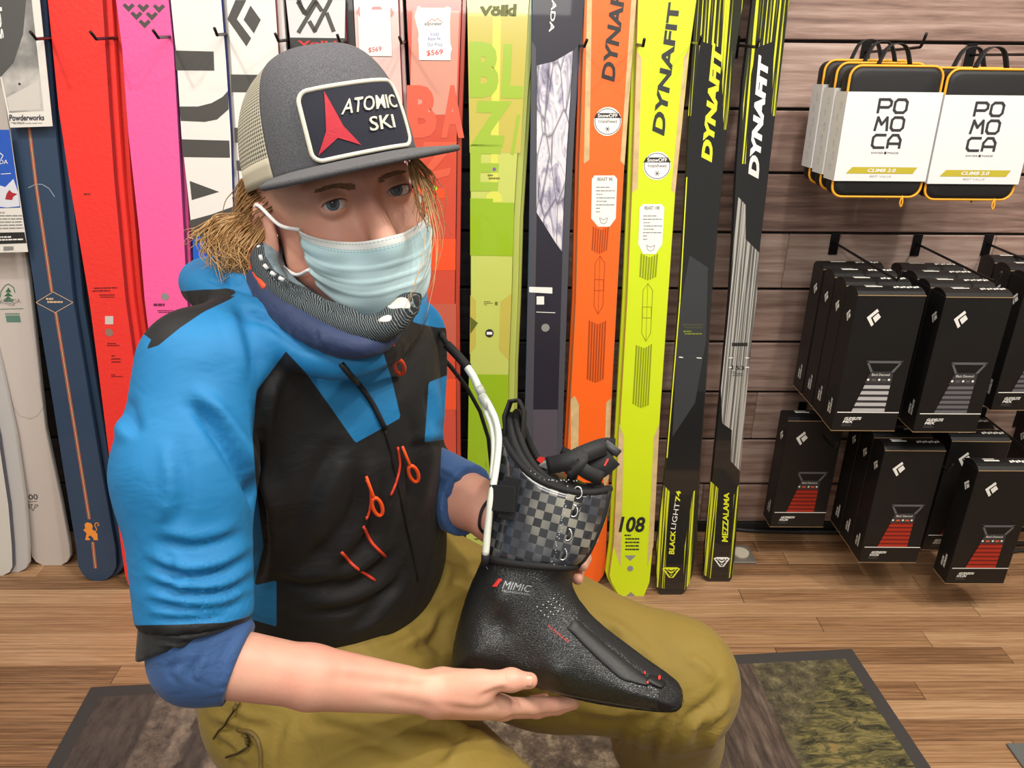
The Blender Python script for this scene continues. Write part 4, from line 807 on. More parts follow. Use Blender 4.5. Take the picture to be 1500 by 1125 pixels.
def surf(fn, lo, hi, h):
    """naive surface nets of fn on a grid -> verts, quads"""
    lo = np.asarray(lo, np.float32); n = np.ceil((np.asarray(hi) - lo) / h).astype(int) + 1
    ax = [lo[i] + h * np.arange(n[i], dtype=np.float32) for i in range(3)]
    f = np.empty(n, np.float32)
    for i in range(0, n[0], 24):
        g = np.stack(np.meshgrid(ax[0][i:i + 24], ax[1], ax[2], indexing='ij'), -1); f[i:i + 24] = fn(g)
    s = f < 0; m = np.zeros(n - 1, np.int8)
    cor = [(a, b, c) for a in (0, 1) for b in (0, 1) for c in (0, 1)]
    for a, b, c in cor: m += s[a:n[0] - 1 + a, b:n[1] - 1 + b, c:n[2] - 1 + c]
    I = np.argwhere((m > 0) & (m < 8)); idx = -np.ones(n - 1, np.int64); idx[tuple(I.T)] = np.arange(len(I))
    fv = {c: f[I[:, 0] + c[0], I[:, 1] + c[1], I[:, 2] + c[2]] for c in cor}
    acc = np.zeros((len(I), 3)); cnt = np.zeros(len(I))
    for c in cor:
        for k in range(3):
            if c[k]: continue
            d = list(c); d[k] = 1; d = tuple(d); a_, b_ = fv[c], fv[d]; q = (a_ < 0) != (b_ < 0)
            t = np.where(q, a_ / np.where(q, a_ - b_, 1), 0); pt = np.array(c, float)[None] + np.eye(3)[k][None] * t[:, None]
            acc[q] += pt[q]; cnt[q] += 1
    V = lo + h * (I + acc / cnt[:, None]); Q = []
    for k in range(3):
        a, b = (k + 1) % 3, (k + 2) % 3
        sl0 = [slice(None)] * 3; sl1 = [slice(None)] * 3; sl0[k] = slice(0, n[k] - 1); sl1[k] = slice(1, n[k])
        ch = s[tuple(sl0)] != s[tuple(sl1)]; E = np.argwhere(ch)
        E = E[(E[:, a] > 0) & (E[:, b] > 0) & (E[:, a] < n[a] - 1) & (E[:, b] < n[b] - 1)]
        fl = s[tuple(sl0)][tuple(E.T)]
        def cell(da, db): q = E.copy(); q[:, a] += da; q[:, b] += db; return idx[tuple(q.T)]
        q = np.stack([cell(-1, -1), cell(0, -1), cell(0, 0), cell(-1, 0)], 1); q[~fl] = q[~fl][:, ::-1]; Q.append(q)
    return V, np.concatenate(Q)
def np_mesh(name, V, Q, m, parent=None, smooth=True):
    me = bpy.data.meshes.new(name); V = np.asarray(V, np.float32); Q = np.asarray(Q, np.int32); k = Q.shape[1]
    me.vertices.add(len(V)); me.vertices.foreach_set('co', V.ravel()); me.loops.add(Q.size); me.loops.foreach_set('vertex_index', Q.ravel())
    me.polygons.add(len(Q)); me.polygons.foreach_set('loop_start', np.arange(0, Q.size, k, dtype=np.int32))
    me.polygons.foreach_set('use_smooth', np.full(len(Q), smooth))
    for x in (m if isinstance(m, (list, tuple)) else [m]): me.materials.append(x)
    me.update(calc_edges=True); me.validate()
    return link(bpy.data.objects.new(name, me), parent)
def attr(o, name, val):
    a = o.data.attributes.new(name, 'FLOAT', 'POINT'); a.data.foreach_set('value', np.asarray(val, np.float32))
def normals(V, Q):
    n = np.cross(V[Q[:, 2]] - V[Q[:, 0]], V[Q[:, 3]] - V[Q[:, 1]]); N = np.zeros_like(V)
    for k in range(4): np.add.at(N, Q[:, k], n)
    return N / (np.linalg.norm(N, axis=1, keepdims=True) + 1e-12)
def relax(V, Q, it=1, lam=.5):
    e = np.concatenate([Q[:, [0, 1]], Q[:, [1, 2]], Q[:, [2, 3]], Q[:, [3, 0]]]); e = np.concatenate([e, e[:, ::-1]])
    c = np.bincount(e[:, 0], minlength=len(V))[:, None]
    for _ in range(it):
        s = np.stack([np.bincount(e[:, 0], V[e[:, 1], k], len(V)) for k in range(3)], 1); V = V + lam * (s / np.maximum(c, 1) - V)
    return V
def poly_sd(p, poly):
    """signed distance (inside negative) of 2D points to a polygon"""
    P2 = np.asarray(poly, np.float32); x, y = p[..., 0], p[..., 1]; d = np.full(x.shape, 1e9, np.float32); ins = np.zeros(x.shape, bool)
    for i in range(len(P2)):
        a, b = P2[i], P2[(i + 1) % len(P2)]; e = b - a; wx, wy = x - a[0], y - a[1]
        t = np.clip((wx * e[0] + wy * e[1]) / (e @ e + 1e-12), 0, 1); d = np.minimum(d, (wx - t * e[0]) ** 2 + (wy - t * e[1]) ** 2)
        if a[1] != b[1]: c = ((a[1] <= y) != (b[1] <= y)) & (x < a[0] + (y - a[1]) * e[0] / e[1]); ins ^= c
    d = np.sqrt(d); return np.where(ins, -d, d)
def round_poly(pts, n=5):
    """closed Catmull-Rom through pts"""
    p = [np.array(q, float) for q in pts]; N = len(p); out = []
    for i in range(N):
        a, b, c, d = p[i - 1], p[i], p[(i + 1) % N], p[(i + 2) % N]
        for k in range(n):
            t = k / n; out.append(tuple(.5 * (2 * b + (c - a) * t + (2 * a - 5 * b + 4 * c - d) * t * t + (3 * b - a - 3 * c + d) * t ** 3)))
    return out
def stroke_field(px, pts, w, both=False):
    """valley along a pixel polyline with a soft ridge on its left side"""
    P2 = np.asarray([tuple(q)[:2] for q in smooth_path([Vector((a, b, 0)) for a, b in pts], 5)], float); best = np.full(len(px), 1e9); sg = np.zeros(len(px)); tt = np.zeros(len(px)); n = len(P2) - 1
    for i in range(n):
        a, b = P2[i], P2[i + 1]; e = b - a; q = px - a; t0 = (q @ e) / (e @ e + 1e-12); t = np.clip(t0, 0, 1); r = q - t[:, None] * e; d = np.sqrt((r * r).sum(1))
        m = d < best; best[m] = d[m]; sg[m] = np.sign(e[0] * q[m, 1] - e[1] * q[m, 0]); tt[m] = (i + t[m]) / n
    u = best * sg; fade = np.clip(np.minimum(tt, 1 - tt) * 4, 0, 1); fade = np.where(best > 0, fade, 1)
    return (-np.exp(-(u / w) ** 2) + .8 * np.exp(-((u + 1.9 * w) / (1.2 * w)) ** 2)) * fade

# ------------------------------------------------------------------ boot liner held in his hands
LD = .90
lo_ = P(790, 900, LD); cu = CR @ Vector((1, 0, 0)); cv = CR @ Vector((0, 1, 0)); cn = CR @ Vector((0, 0, 1))
LF = Frame(lo_, (cu + cn * .16), (cv - cn * .10)); LF.v = (LF.v - LF.u * LF.v.dot(LF.u)).normalized(); LF = Frame(lo_, LF.u, LF.v)
def LU(pts): return [LF.uv(*p) for p in pts]
BODY = LU(round_poly([(664, 978), (667, 935), (684, 872), (704, 825), (718, 790), (726, 750), (738, 700), (800, 690), (868, 720), (852, 800), (838, 840), (842, 868), (868, 903), (905, 935), (950, 968), (984, 992), (999, 1010), (998, 1030), (985, 1040), (930, 1036), (860, 1025), (790, 1006), (720, 986), (680, 982)], 4))
def body_h(u, v, D=.050, T=.046):
    d = -poly_sd(np.stack([u, v], -1), BODY); q = np.clip(d / D, 0, 1); return d, T * np.sqrt(np.maximum(0, 1 - (1 - q) ** 2.3))
BUMPS = [(745, 862, 20, .006), (742, 905, 17, -.006), (712, 945, 24, .005), (822, 968, 15, .006), (800, 1000, 18, -.004), (925, 1000, 26, .004), (815, 900, 26, -.003), (778, 950, 24, -.003)]
BU = [(LF.uv(x, y), r / F * LD, a) for x, y, r, a in BUMPS]
def bump_w(u, v): return sum(a * np.exp(-(((u - c[0]) ** 2 + (v - c[1]) ** 2) / (r * r))) for c, r, a in BU)
def body_fn(p, off=0.0):
    u, v, w = p[..., 0], p[..., 1], p[..., 2]; d, h = body_h(u, v)
    return np.where(d > 0, np.abs(w) - h - off - bump_w(u, v) * np.clip(d / .02, 0, 1), np.sqrt(d * d + w * w) - off).astype(np.float32)
def liner_w(u, v, off=.0006):
    u, v = np.array([u]), np.array([v]); d, h = body_h(u, v); return float((h + bump_w(u, v) * np.clip(d / .02, 0, 1))[0] + off)
liner = empty('boot_liner', LF.mw, 'black leather ski boot liner with checkered cuff held in both hands', 'boot liner')
def leather(name, c, rough, sc, st):
    m = mat(name, c, rough, spec=.6); t = NT(m); co = t.add('TexCoord').outputs['Object']
    vo = t.add('TexVoronoi', {'Vector': t.mapping(co, (1, 1.6, 1)), 'Scale': sc, 'Randomness': 1.0}, feature='DISTANCE_TO_EDGE').outputs[0]
    hgt = t.math('ADD', t.ramp(vo, [(0, (0, 0, 0, 1)), (.18, (1, 1, 1, 1))]), t.math('MULTIPLY', t.noise(co, sc * .35, 3), 1.2))
    t.l.new(t.add('Bump', {'Height': hgt, 'Strength': st, 'Distance': .0009}).outputs[0], bsdf(m).inputs['Normal']); return m
M_LEA = leather('leather_black', rgb(30, 32, 32), .33, 330, .36); M_TEX = mat('textile_black', rgb(20, 20, 21), .75, bump=(900, .6, .0008)); M_SOLE = mat('sole_black', rgb(14, 14, 15), .6, bump=(1200, .6, .0008))
us = [p[0] for p in BODY]; vs = [p[1] for p in BODY]; LB = ((min(us) - .012, min(vs) - .012, -.062), (max(us) + .012, max(vs) + .012, .062))
V, Q = surf(body_fn, *LB, .0024); V = relax(V, Q, 3); np_mesh('leather_shell', V, Q, M_LEA, liner)
def patch(name, poly, off, m, h=.0022, lo=None, back=True, rnd=0):
    pl = LU(poly); u_ = [p[0] for p in pl]; v_ = [p[1] for p in pl]
    def fn(p):
        g = smax(body_fn(p, off), poly_sd(p[..., :2], pl).astype(np.float32), .002); g = np.maximum(g, -body_fn(p, off - .004))
        return g if back else np.maximum(g, -p[..., 2] + .004)
    V, Q = surf(fn, (min(u_) - .006, min(v_) - .006, LB[0][2]), (max(u_) + .006, max(v_) + .006, LB[1][2]), h); V = relax(V, Q, 1); return np_mesh(name, V, Q, m, liner)
patch('sole', [(655, 975), (675, 984), (720, 987), (790, 1004), (860, 1019), (930, 1029), (1010, 1022), (1010, 1060), (900, 1060), (780, 1040), (655, 995)], .0022, M_SOLE)
patch('toe_cap', [(961, 1040), (962, 996), (935, 965), (962, 962), (1010, 1000), (1010, 1040)], .0012, M_TEX)
def strip(name, A, B, off, m, n=40, k=8):
    """padded strip lying on the liner between two pixel edges"""
    ra = smooth_path([Vector((x, y, 0)) for x, y in A], 8); rb_ = smooth_path([Vector((x, y, 0)) for x, y in B], 8); V = []
    for i in range(n + 1):
        li = lambda L_: (lambda t_: L_[int(t_)].lerp(L_[min(int(t_) + 1, len(L_) - 1)], t_ - int(t_)))(i / n * (len(L_) - 1)); a_ = li(ra); b_2 = li(rb_)
        for j in range(k + 1):
            q = a_.lerp(b_2, j / k); u_, v_ = LF.uv(q.x, q.y); e = min(1, min(j, k - j) / 1.5, min(i, n - i) / 1.5 + .0); V.append((u_, v_, liner_w(u_, v_, -.001 + off * e)))
    return mesh(name, V, [(i * (k + 1) + j, (i + 1) * (k + 1) + j, (i + 1) * (k + 1) + j + 1, i * (k + 1) + j + 1) for i in range(n) for j in range(k)], m, liner, True)
strip('tongue_strip', [(832, 908), (868, 945), (905, 978), (925, 985), (948, 992)], [(845, 896), (872, 920), (915, 955), (945, 978), (956, 987)], .0036, mat('strip_black', rgb(24, 24, 25), .5, bump=(700, .4, .0006)))
strip('tongue_edge', [(846, 896), (880, 926), (920, 958), (958, 986)], [(846, 884), (880, 914), (930, 952), (972, 984)], .0026, M_TEX)
strip('tongue_tab', [(944, 984), (952, 991), (968, 998)], [(952, 978), (964, 983), (977, 994)], .0056, mat('tab_black', rgb(18, 18, 18), .5), 16, 6)
def on_liner(parts, off=.0007):
    out = []
    for v, f in parts: out.append(([(a, b, liner_w(a, b, off)) for a, b, _ in v], f))
    return out
LRED = mat('liner_red', rgb(214, 50, 44), .5); LSIL = mat('liner_silver', rgb(150, 154, 154), .4, .3)
graphic(liner, 'red_slash', LRED, on_liner([px_poly(LF, [(731, 850), (738, 850), (746, 839), (740, 839)])]))
graphic(liner, 'lettering', LSIL, on_liner([px_text(LF, 'MIMIC', [(746, 852), (783, 858), (787, 849), (750, 841)], 0, .0)]))
graphic(liner, 'fine_print', LSIL, on_liner([px_text(LF, 'PROFESSIONAL', [(746, 856), (784, 862.5), (784, 860), (746, 853.5)], 0, .0)]))
graphic(liner, 'red_lettering', LRED, on_liner([px_text(LF, 'M E M B R A N E', [(808, 907), (837, 929), (839, 926), (810, 904)], 0, .0)]))
graphic(liner, 'red_tick', LRED, on_liner([disc_px(LF, 965, 984, 2.2, 0, 8)], .0048)); graphic(liner, 'red_tick', LRED, on_liner([disc_px(LF, 948, 986, 1.6, 0, 8)], .004)); graphic(liner, 'red_tick', LRED, on_liner([disc_px(LF, 944, 975, 1.6, 0, 8)], .004))
pd = [disc_px(LF, x, y, .9, 0, 6) for x, y in ((794, 878), (802, 876), (809, 872), (816, 868), (799, 884), (807, 880), (813, 876), (820, 873), (804, 890), (812, 886), (818, 881), (824, 878), (809, 893), (816, 890), (822, 886), (829, 884))]
tag(graphic(liner, 'perforations', mat('perf_dot', rgb(196, 198, 196), .4), on_liner(pd, .0009)), kind='stuff')
st = Acc()
for i in range(52):
    t_ = i / 51; x = 800 + t_ * 160; y = 1003 + 27 * t_ - 5 * t_ * (1 - t_) ; a = LF.uv(x, y); b = LF.uv(x + 2.1, y + .35)
    st.add(([(a[0], a[1], liner_w(*a, .0012)), (b[0], b[1], liner_w(*b, .0012)), (b[0], b[1] + .0008, liner_w(b[0], b[1] + .0008, .0012)), (a[0], a[1] + .0008, liner_w(a[0], a[1] + .0008, .0012))], [(0, 1, 2, 3)]))
tag(st.obj('sole_stitching', LSIL, liner), kind='stuff')
# carbon cuff: a tube round the shaft, high at the back, dipping at the side
def cuff_pt(th, t, grow=0.0, vtop=None, vbot=None):
    """th 0 front (toe side), pi back, pi/2 near side; t 0 bottom .. 1 top"""
    fb = (1 - math.cos(th)) / 2                       # 0 front, 1 back
    near = math.sin(th)
    yb = (vbot or (lambda f: 826 - 14 * f))(fb); yt = (vtop or (lambda f: 716 - 30 * math.sin(math.pi * min(1, f * 1.0)) ** .0 * 0 - (f ** 2.2) * 84 + 10 * math.sin(math.pi * f)))(fb)
    y = yb + (yt - yb) * t; k = (826 - y) / 130.0
    xl = 720 + 12 * k + 3 * k * k; xr = 850 + 40 * math.sin(min(1.2, max(0, k) * 1.15) * 1.45) - 8 * (1 - min(1, max(0, k) / .12)) - 14 * max(0, k - .78)
    xc, rx = (xl + xr) / 2, (xr - xl) / 2 + grow / LD * F
    s = abs(math.cos(th)) ** .9 * (1 if math.cos(th) > 0 else -1); q = abs(near) ** .72 * (1 if near > 0 else -1)
    u, v = LF.uv(xc + rx * s, y); return (u, v, (.050 + grow) * q)
def loft(grow, vtop, vbot, n=56, m=10, th0=0, th1=2 * math.pi, closed=True):
    V = []; 
    for j in range(m + 1):
        for i in range(n + (0 if closed else 1)): V.append(cuff_pt(th0 + (th1 - th0) * i / n, j / m, grow, vtop, vbot))
    w_ = n if closed else n + 1
    return V, [(j * w_ + i, j * w_ + (i + 1) % w_, (j + 1) * w_ + (i + 1) % w_, (j + 1) * w_ + i) for j in range(m) for i in range(n)]
def solid(o, th, off=-1): md = o.modifiers.new('thickness', 'SOLIDIFY'); md.thickness = th; md.offset = off; return o
mc_ = mat('carbon_check', rgb(52, 54, 58), .22, coat=.9); t = NT(mc_); co = t.add('TexCoord').outputs['Object']; rv = t.mapping(co, (1, 1, 1), (0, 0, math.radians(14)))
fl_ = t.add('VectorMath', {0: rv, 1: (.0094, .0094, 100.)}, operation='DIVIDE').outputs[0]; ck = t.add('TexChecker', {'Vector': fl_, 'Scale': 1.0, 'Color1': (1, 1, 1, 1), 'Color2': (0, 0, 0, 1)}).outputs[1]
wn = t.add('TexWhiteNoise', {'Vector': t.add('VectorMath', {0: fl_}, operation='FLOOR').outputs[0]}).outputs[0]
band = t.math('MULTIPLY', t.noise(t.mapping(co, (13, 7, 1), (0, 0, .25), (.31, 0, 0)), 1.0, 1, .4), 1.0)
lightc = t.mix(t.ramp(band, [(.50, (0, 0, 0, 1)), (.64, (1, 1, 1, 1))]), rgb(64, 68, 75), rgb(166, 162, 144)); darkc = t.mix(wn, rgb(26, 27, 30), rgb(58, 60, 66))
t.l.new(t.mix(ck, darkc, lightc), bsdf(mc_).inputs['Base Color']); mc_['n'] = 1
o = mesh('carbon_cuff', *loft(.003, None, None), mc_, liner, True); solid(o, .003)
# rim binding round the cuff
rim = [cuff_pt(2 * math.pi * i / 64, 1, .0035) for i in range(64)]; v, f = tube(rim, .0042, 8, True); mesh('rim_binding', v, f, M_TEX, liner, True)
rim = [cuff_pt(2 * math.pi * i / 64, 0, .004) for i in range(64)]; v, f = tube(rim, .0045, 8, True); mesh('rim_binding', v, f, M_TEX, liner, True)
fe = [cuff_pt(.30 , j / 10, .0042) for j in range(11)]; v, f = tube(fe, .0042, 8); mesh('rim_binding', v, f, M_TEX, liner, True)
o = mesh('inner_lining', *loft(-.004, lambda f: 712 - (f ** 2.6) * 108 + 6 * math.sin(math.pi * f), lambda f: 800), mat('lining_black', rgb(26, 26, 28), .7, bump=(500, .8, .001)), liner, True); solid(o, .007)
rim = [cuff_pt(2 * math.pi * i / 64, 1, -.007, lambda f: 712 - (f ** 2.6) * 108 + 6 * math.sin(math.pi * f)) for i in range(64)]; v, f = tube(rim, .0046, 8, True); mesh('lining_rim', v, f, M_TEX, liner, True)
o = mesh('pull_loop', [ (a, b, c) for a, b, c in [LF.uv(x, y) + (w_,) for (x, y) in ((746, 640), (744, 612), (752, 590), (764, 588), (772, 604), (770, 640), (766, 672)) for w_ in (.010, .034)]], [(2 * i, 2 * i + 1, 2 * i + 3, 2 * i + 2) for i in range(6)], M_TEX, liner, True); solid(o, .003, 0)
# tongue and power strap at the front
def lp(x, y, w_): return Vector(LF.uv(x, y) + (w_,))
def ribbon(name, pts, half, m, th=.0025, axis=None):
    pts = smooth_path(pts, 5); V = []
    for i, p in enumerate(pts):
        d = (pts[min(i + 1, len(pts) - 1)] - pts[max(i - 1, 0)]).normalized(); a = Vector(axis) if axis else d.cross(Vector((0, 0, 1))).normalized()
        V += [p - a * half, p + a * half]
    return solid(mesh(name, V, [(2 * i, 2 * i + 1, 2 * i + 3, 2 * i + 2) for i in range(len(pts) - 1)], m, liner, True), th, 0)
o = mesh('tongue', [LF.uv(x, y) + (w_,) for (x, y, h_) in ((828, 760, .026), (838, 700, .030), (850, 670, .032), (868, 655, .030), (888, 652, .024)) for w_ in (-h_, -h_ * .4, h_ * .4, h_)],
         [(4 * i + k, 4 * i + k + 1, 4 * i + k + 5, 4 * i + k + 4) for i in range(4) for k in range(3)], M_TEX, liner, True); solid(o, .008, 0)
M_WEB = mat('power_strap', rgb(30, 30, 31), .65, bump=(800, .5, .0008))
ribbon('power_strap', [lp(808, 682, .045), lp(836, 676, .052), lp(862, 664, .046), lp(886, 655, .030), lp(900, 655, .010)], .010, M_WEB, .003)
ribbon('power_strap', [lp(826, 664, .034), lp(842, 672, .050), lp(862, 690, .050), lp(884, 700, .036)], .008, M_WEB, .003)
ribbon('power_strap', [lp(836, 694, .050), lp(852, 682, .053), lp(858, 670, .050), lp(846, 662, .046)], .006, M_WEB, .003)
ribbon('strap_fin', [lp(862, 690, .034), lp(880, 682, .032), lp(896, 668, .026)], .014, M_TEX, .006)
o = bm_obj('strap_buckle', box_bm(-.011, .011, -.005, .005, -.003, .003, .0015, 2), mat('buckle_plastic', rgb(36, 36, 38), .3), liner, True); o.matrix_local = Matrix.Translation(lp(897, 657, .026)) @ Matrix.Rotation(math.radians(-38), 4, 'Z')
graphic(liner, 'red_slash', LRED, [([tuple(lp(x, y, .0402)) for x, y in ((886, 682), (889, 682), (894, 672), (891, 672))], [(0, 1, 2, 3)])])
graphic(liner, 'red_label', LRED, [([tuple(lp(x, y, w_)) for x, y, w_ in ((792, 674, .040), (800, 679, .046), (806, 671, .046), (796, 669, .040))], [(0, 1, 2, 3)])])
o = mesh('pale_insole', [tuple(lp(x, y, w_)) for x, y, w_ in ((788, 684, -.02), (824, 692, .02), (826, 672, .02), (796, 676, -.02))], [(0, 1, 2, 3)], mat('foam_pale', rgb(176, 180, 176), .7), liner); solid(o, .006, 0)
def on_cuff(x, y, off):
    """point on the near side of the cuff seen at a pixel"""
    k = (826 - y) / 130.0; xl = 720 + 12 * k + 3 * k * k; xr = 850 + 40 * math.sin(min(1.2, max(0, k) * 1.15) * 1.45); c, r_ = (xl + xr) / 2, (xr - xl) / 2; s = max(-.98, min(.98, (x - c) / r_))
    th = math.acos(abs(s) ** (1 / .9) * (1 if s > 0 else -1)); return Vector(LF.uv(x, y) + ((.053 + off) * math.sin(th) ** .72,))
RING = mat('eyelet_steel', rgb(200, 200, 200), .2, .9)
for (x, y) in ((851, 719), (845, 744), (837, 777), (830, 804)):
    c = on_cuff(x, y, .002); v, f = tube([c + Vector((.0046 * math.cos(a), .0066 * math.sin(a), .001)) for a in [2 * math.pi * k / 20 for k in range(20)]], .0011, 6, True); mesh('eyelet_ring', v, f, RING, liner, True)
for pts in (((851, 719), (866, 730), (845, 744), (868, 744), (862, 726)), ((837, 777), (852, 792), (830, 804), (848, 806), (852, 790))):
    ribbon('lace_strap', [on_cuff(x, y, .004) for x, y in pts], .005, M_WEB, .0022, (.4, .9, 0))
sc_ = Acc(); rs = random.Random(4)
for (x0, y0, x1, y1) in ((838, 712, 816, 822), (748, 664, 800, 702), (800, 702, 850, 704), (748, 812, 815, 826), (736, 690, 744, 660), (815, 826, 846, 818)):
    n = int(math.hypot(x1 - x0, y1 - y0) / 3.2)
    for i in range(n):
        t_ = i / n; x = x0 + (x1 - x0) * t_ + rs.uniform(-2.5, 2.5); y = y0 + (y1 - y0) * t_ + rs.uniform(-1.5, 1.5); c = on_cuff(x, y, .0035); sc_.add(([c, c + Vector((.0012, .0006, 0)), c + Vector((.0007, .0016, 0)), c + Vector((-.0004, .0011, 0))], [(0, 1, 2, 3)]))
tag(sc_.obj('cuff_stitching', mat('stitch_grey', rgb(170, 172, 172), .4), liner), kind='stuff')
# velcro tab holding the wire
o = bm_obj('velcro_tab', box_bm(-.016, .016, -.0148, .0148, -.0012, .0012, .001, 1), mat('velcro_black', rgb(24, 24, 26), .9, bump=(900, 1, .001)), liner); c = on_cuff(747, 727, .0); o.matrix_local = Matrix.Translation((c.x, c.y, .0575)) @ Matrix.Rotation(math.radians(-3), 4, 'Z') @ Matrix.Rotation(math.radians(-14), 4, 'Y')
o = bm_obj('velcro_tab', box_bm(-.010, .010, -.024, .024, -.0010, .0010, .001, 1), bpy.data.materials['velcro_black'], liner); c = on_cuff(757, 727, 0); o.matrix_local = Matrix.Translation((c.x, c.y, .0535)) @ Matrix.Rotation(math.radians(-10), 4, 'Z') @ Matrix.Rotation(math.radians(-10), 4, 'Y')
v, f = tube(smooth_path([lp(718, 812, .028), lp(720, 824, .032), lp(726, 829, .034), lp(730, 822, .034)], 4), .0012, 6); mesh('wire_loop', v, f, RING, liner, True)
# heating lead: white sleeve pair, clear joints, black cable behind him
lead = empty('heating_lead', LF.mw, 'white sleeved heating wire with clear joints and black cable', 'cable')
M_WW = mat('lead_white', rgb(226, 230, 216), .45, bump=(500, .5, .0008)); M_CL = mat('joint_clear', rgb(232, 236, 228), .1, trans=.6)
path = [lp(722, 806, .046), lp(726, 770, .050), lp(731, 728, .0535), lp(736, 690, .047), lp(738, 650, .036), lp(734, 622, .030), lp(724, 600, .026), lp(712, 580, .024)]
v, f = tube(smooth_path(path, 6), .0042, 10); mesh('white_sleeve', v, f, M_WW, lead, True)
v, f = tube(smooth_path([lp(731, 700, .0485), lp(731, 660, .036), lp(727, 630, .028), lp(718, 606, .024), lp(711, 588, .022)], 6), .0032, 10); mesh('white_sleeve', v, f, M_WW, lead, True)
v, f = tube(smooth_path([lp(716, 592, .024), lp(708, 574, .024), lp(700, 556, .024), lp(688, 538, .024)], 6), .0046, 10); mesh('white_sleeve', v, f, M_WW, lead, True)
for (x0, y0, x1, y1, r_) in ((722, 600, 711, 582, .0060), (712, 580, 706, 569, .0056)):
    v, f = tube([lp(x0, y0, .024), lp((x0 + x1) / 2, (y0 + y1) / 2, .024), lp(x1, y1, .024)], r_, 10); mesh('clear_joint', v, f, M_CL, lead, True)
v, f = tube(smooth_path([lp(691, 541, .024), lp(676, 524, .022), lp(660, 508, .018)], 5), .0056, 10); mesh('black_grip', v, f, M_TEX, lead, True)
iv = LF.mw.inverted()
v, f = tube(smooth_path([lp(662, 510, .018), lp(648, 494, .0), lp(630, 478, -.05), iv @ P(600, 470, 1.12), iv @ Vector((-.02, 1.22, .75)), iv @ Vector((-.02, 1.3, .2)), iv @ Vector((.05, 1.35, .006)), iv @ Vector((.3, 1.5, .006))], 6), .0036, 8); mesh('black_cable', v, f, M_TEX, lead, True)
o = mesh('black_tip', *tube([lp(722, 804, .046), lp(721, 812, .043), lp(720, 820, .040)], .0048, 10), M_TEX, lead, True)

# ------------------------------------------------------------------ the person
person = empty('person', Matrix.Translation((-.2, .86, 0)), 'seated person in trucker cap, face mask and blue black jacket holding a boot liner', 'person')
def own(o, parent=None):
    p = parent or person; o.parent = p; o.matrix_parent_inverse = Matrix.Translation((-.2, .86, 0)).inverted() if p is person else Matrix.Identity(4); return o
# --- landmarks (room metres)
RS, RE, RW = P(297, 540, .735), P(283, 935, .715), P(628, 1015, .80)
LS, LE, LW = P(590, 500, .99), P(592, 690, 1.10), P(716, 748, .965)
HIPL, KNL, ANL = Vector((-.14, .92, .62)), Vector((.25, .83, .565)), Vector((.31, 1.03, .13))
HIPR, KNR, ANR = Vector((-.26, .77, .61)), Vector((.07, .47, .55)), Vector((.05, .62, .12))
fv_ = Vector((.80, -.60, 0)); sv_ = Vector((.60, .80, 0))
TR = np.array([[sv_.x, fv_.x, 0], [sv_.y, fv_.y, 0], [0, 0, 1]], np.float32)
# --- head frame
YAWH, ROLLH, PITH = 18, 12.5, 0
ME_ = P(536, 288, .725); dv = (ME_ - CAM).normalized(); xr = (CR @ Vector((1, 0, 0))); xr = (xr - dv * xr.dot(dv)).normalized(); up_ = xr.cross(dv)
RVW = Matrix(((xr.x, dv.x, up_.x), (xr.y, dv.y, up_.y), (xr.z, dv.z, up_.z)))
RH = RVW @ Matrix.Rotation(math.radians(-ROLLH), 3, 'Y') @ Matrix.Rotation(math.radians(YAWH), 3, 'Z') @ Matrix.Rotation(math.radians(-PITH), 3, 'X')
OH = ME_ - RH @ Vector((0, -.085, 0)); HM = Matrix.Translation(OH) @ RH.to_4x4(); RHn = np.array(RH); OHn = np.array(OH)
def h2w(v): return np.asarray(v, float) @ RHn.T + OHn
def w2h(v): return (np.asarray(v, float) - OHn) @ RHn
def head_fn(p):
    ax = np.abs(p[..., 0]); m = np.stack([ax, p[..., 1], p[..., 2]], -1)
    d = s_ell(p, (0, .012, .030), (.075, .097, .090))
    d = smin(d, s_ell(p, (0, -.040, -.040), (.056, .052, .078)), .03)
    d = smin(d, s_cone(m, (.048, .000, -.056), (.010, -.060, -.096), .019, .017), .035)
    d = smin(d, s_ell(m, (.035, -.060, -.036), (.024, .025, .025)), .022)
    d = smin(d, s_cone(m, (.006, -.090, .016), (.044, -.075, .015), .009, .008), .018)
    d = smin(d, s_cone(p, (0, -.087, .006), (0, -.106, -.042), .0075, .0125), .014)
    d = smax(d, -s_ell(m, (.032, -.105, -.001), (.021, .019, .0125)), .014)
    lid = s_ell(m, (.032, -.0825, .0), (.0150, .0142, .0140)); d = smin(d, lid, .006)
    d = smax(d, -s_ell(m, (.0325, -.098, -.0012), (.0142, .016, .0048)), .0016)
    d = smin(d, s_cone(p, (0, .035, -.05), (0, .075, -.20), .060, .064), .03)
    # ears
    q = p.copy(); e = s_ell(m, (.080, .016, -.012), (.0055, .019, .031), np.array([[.95, .3, 0], [-.3, .95, 0], [0, 0, 1]], np.float32)); e = smax(e, -s_ell(m, (.088, .013, -.008), (.007, .010, .017)), .004)
    return smin(d, e, .006)
V, Q = surf(head_fn, (-.095, -.14, -.215), (.095, .155, .13), .0017); Vh, Qh = relax(V, Q, 1, .4), Q
BV, BQ, BN = [h2w(Vh)], [Qh], len(Vh)
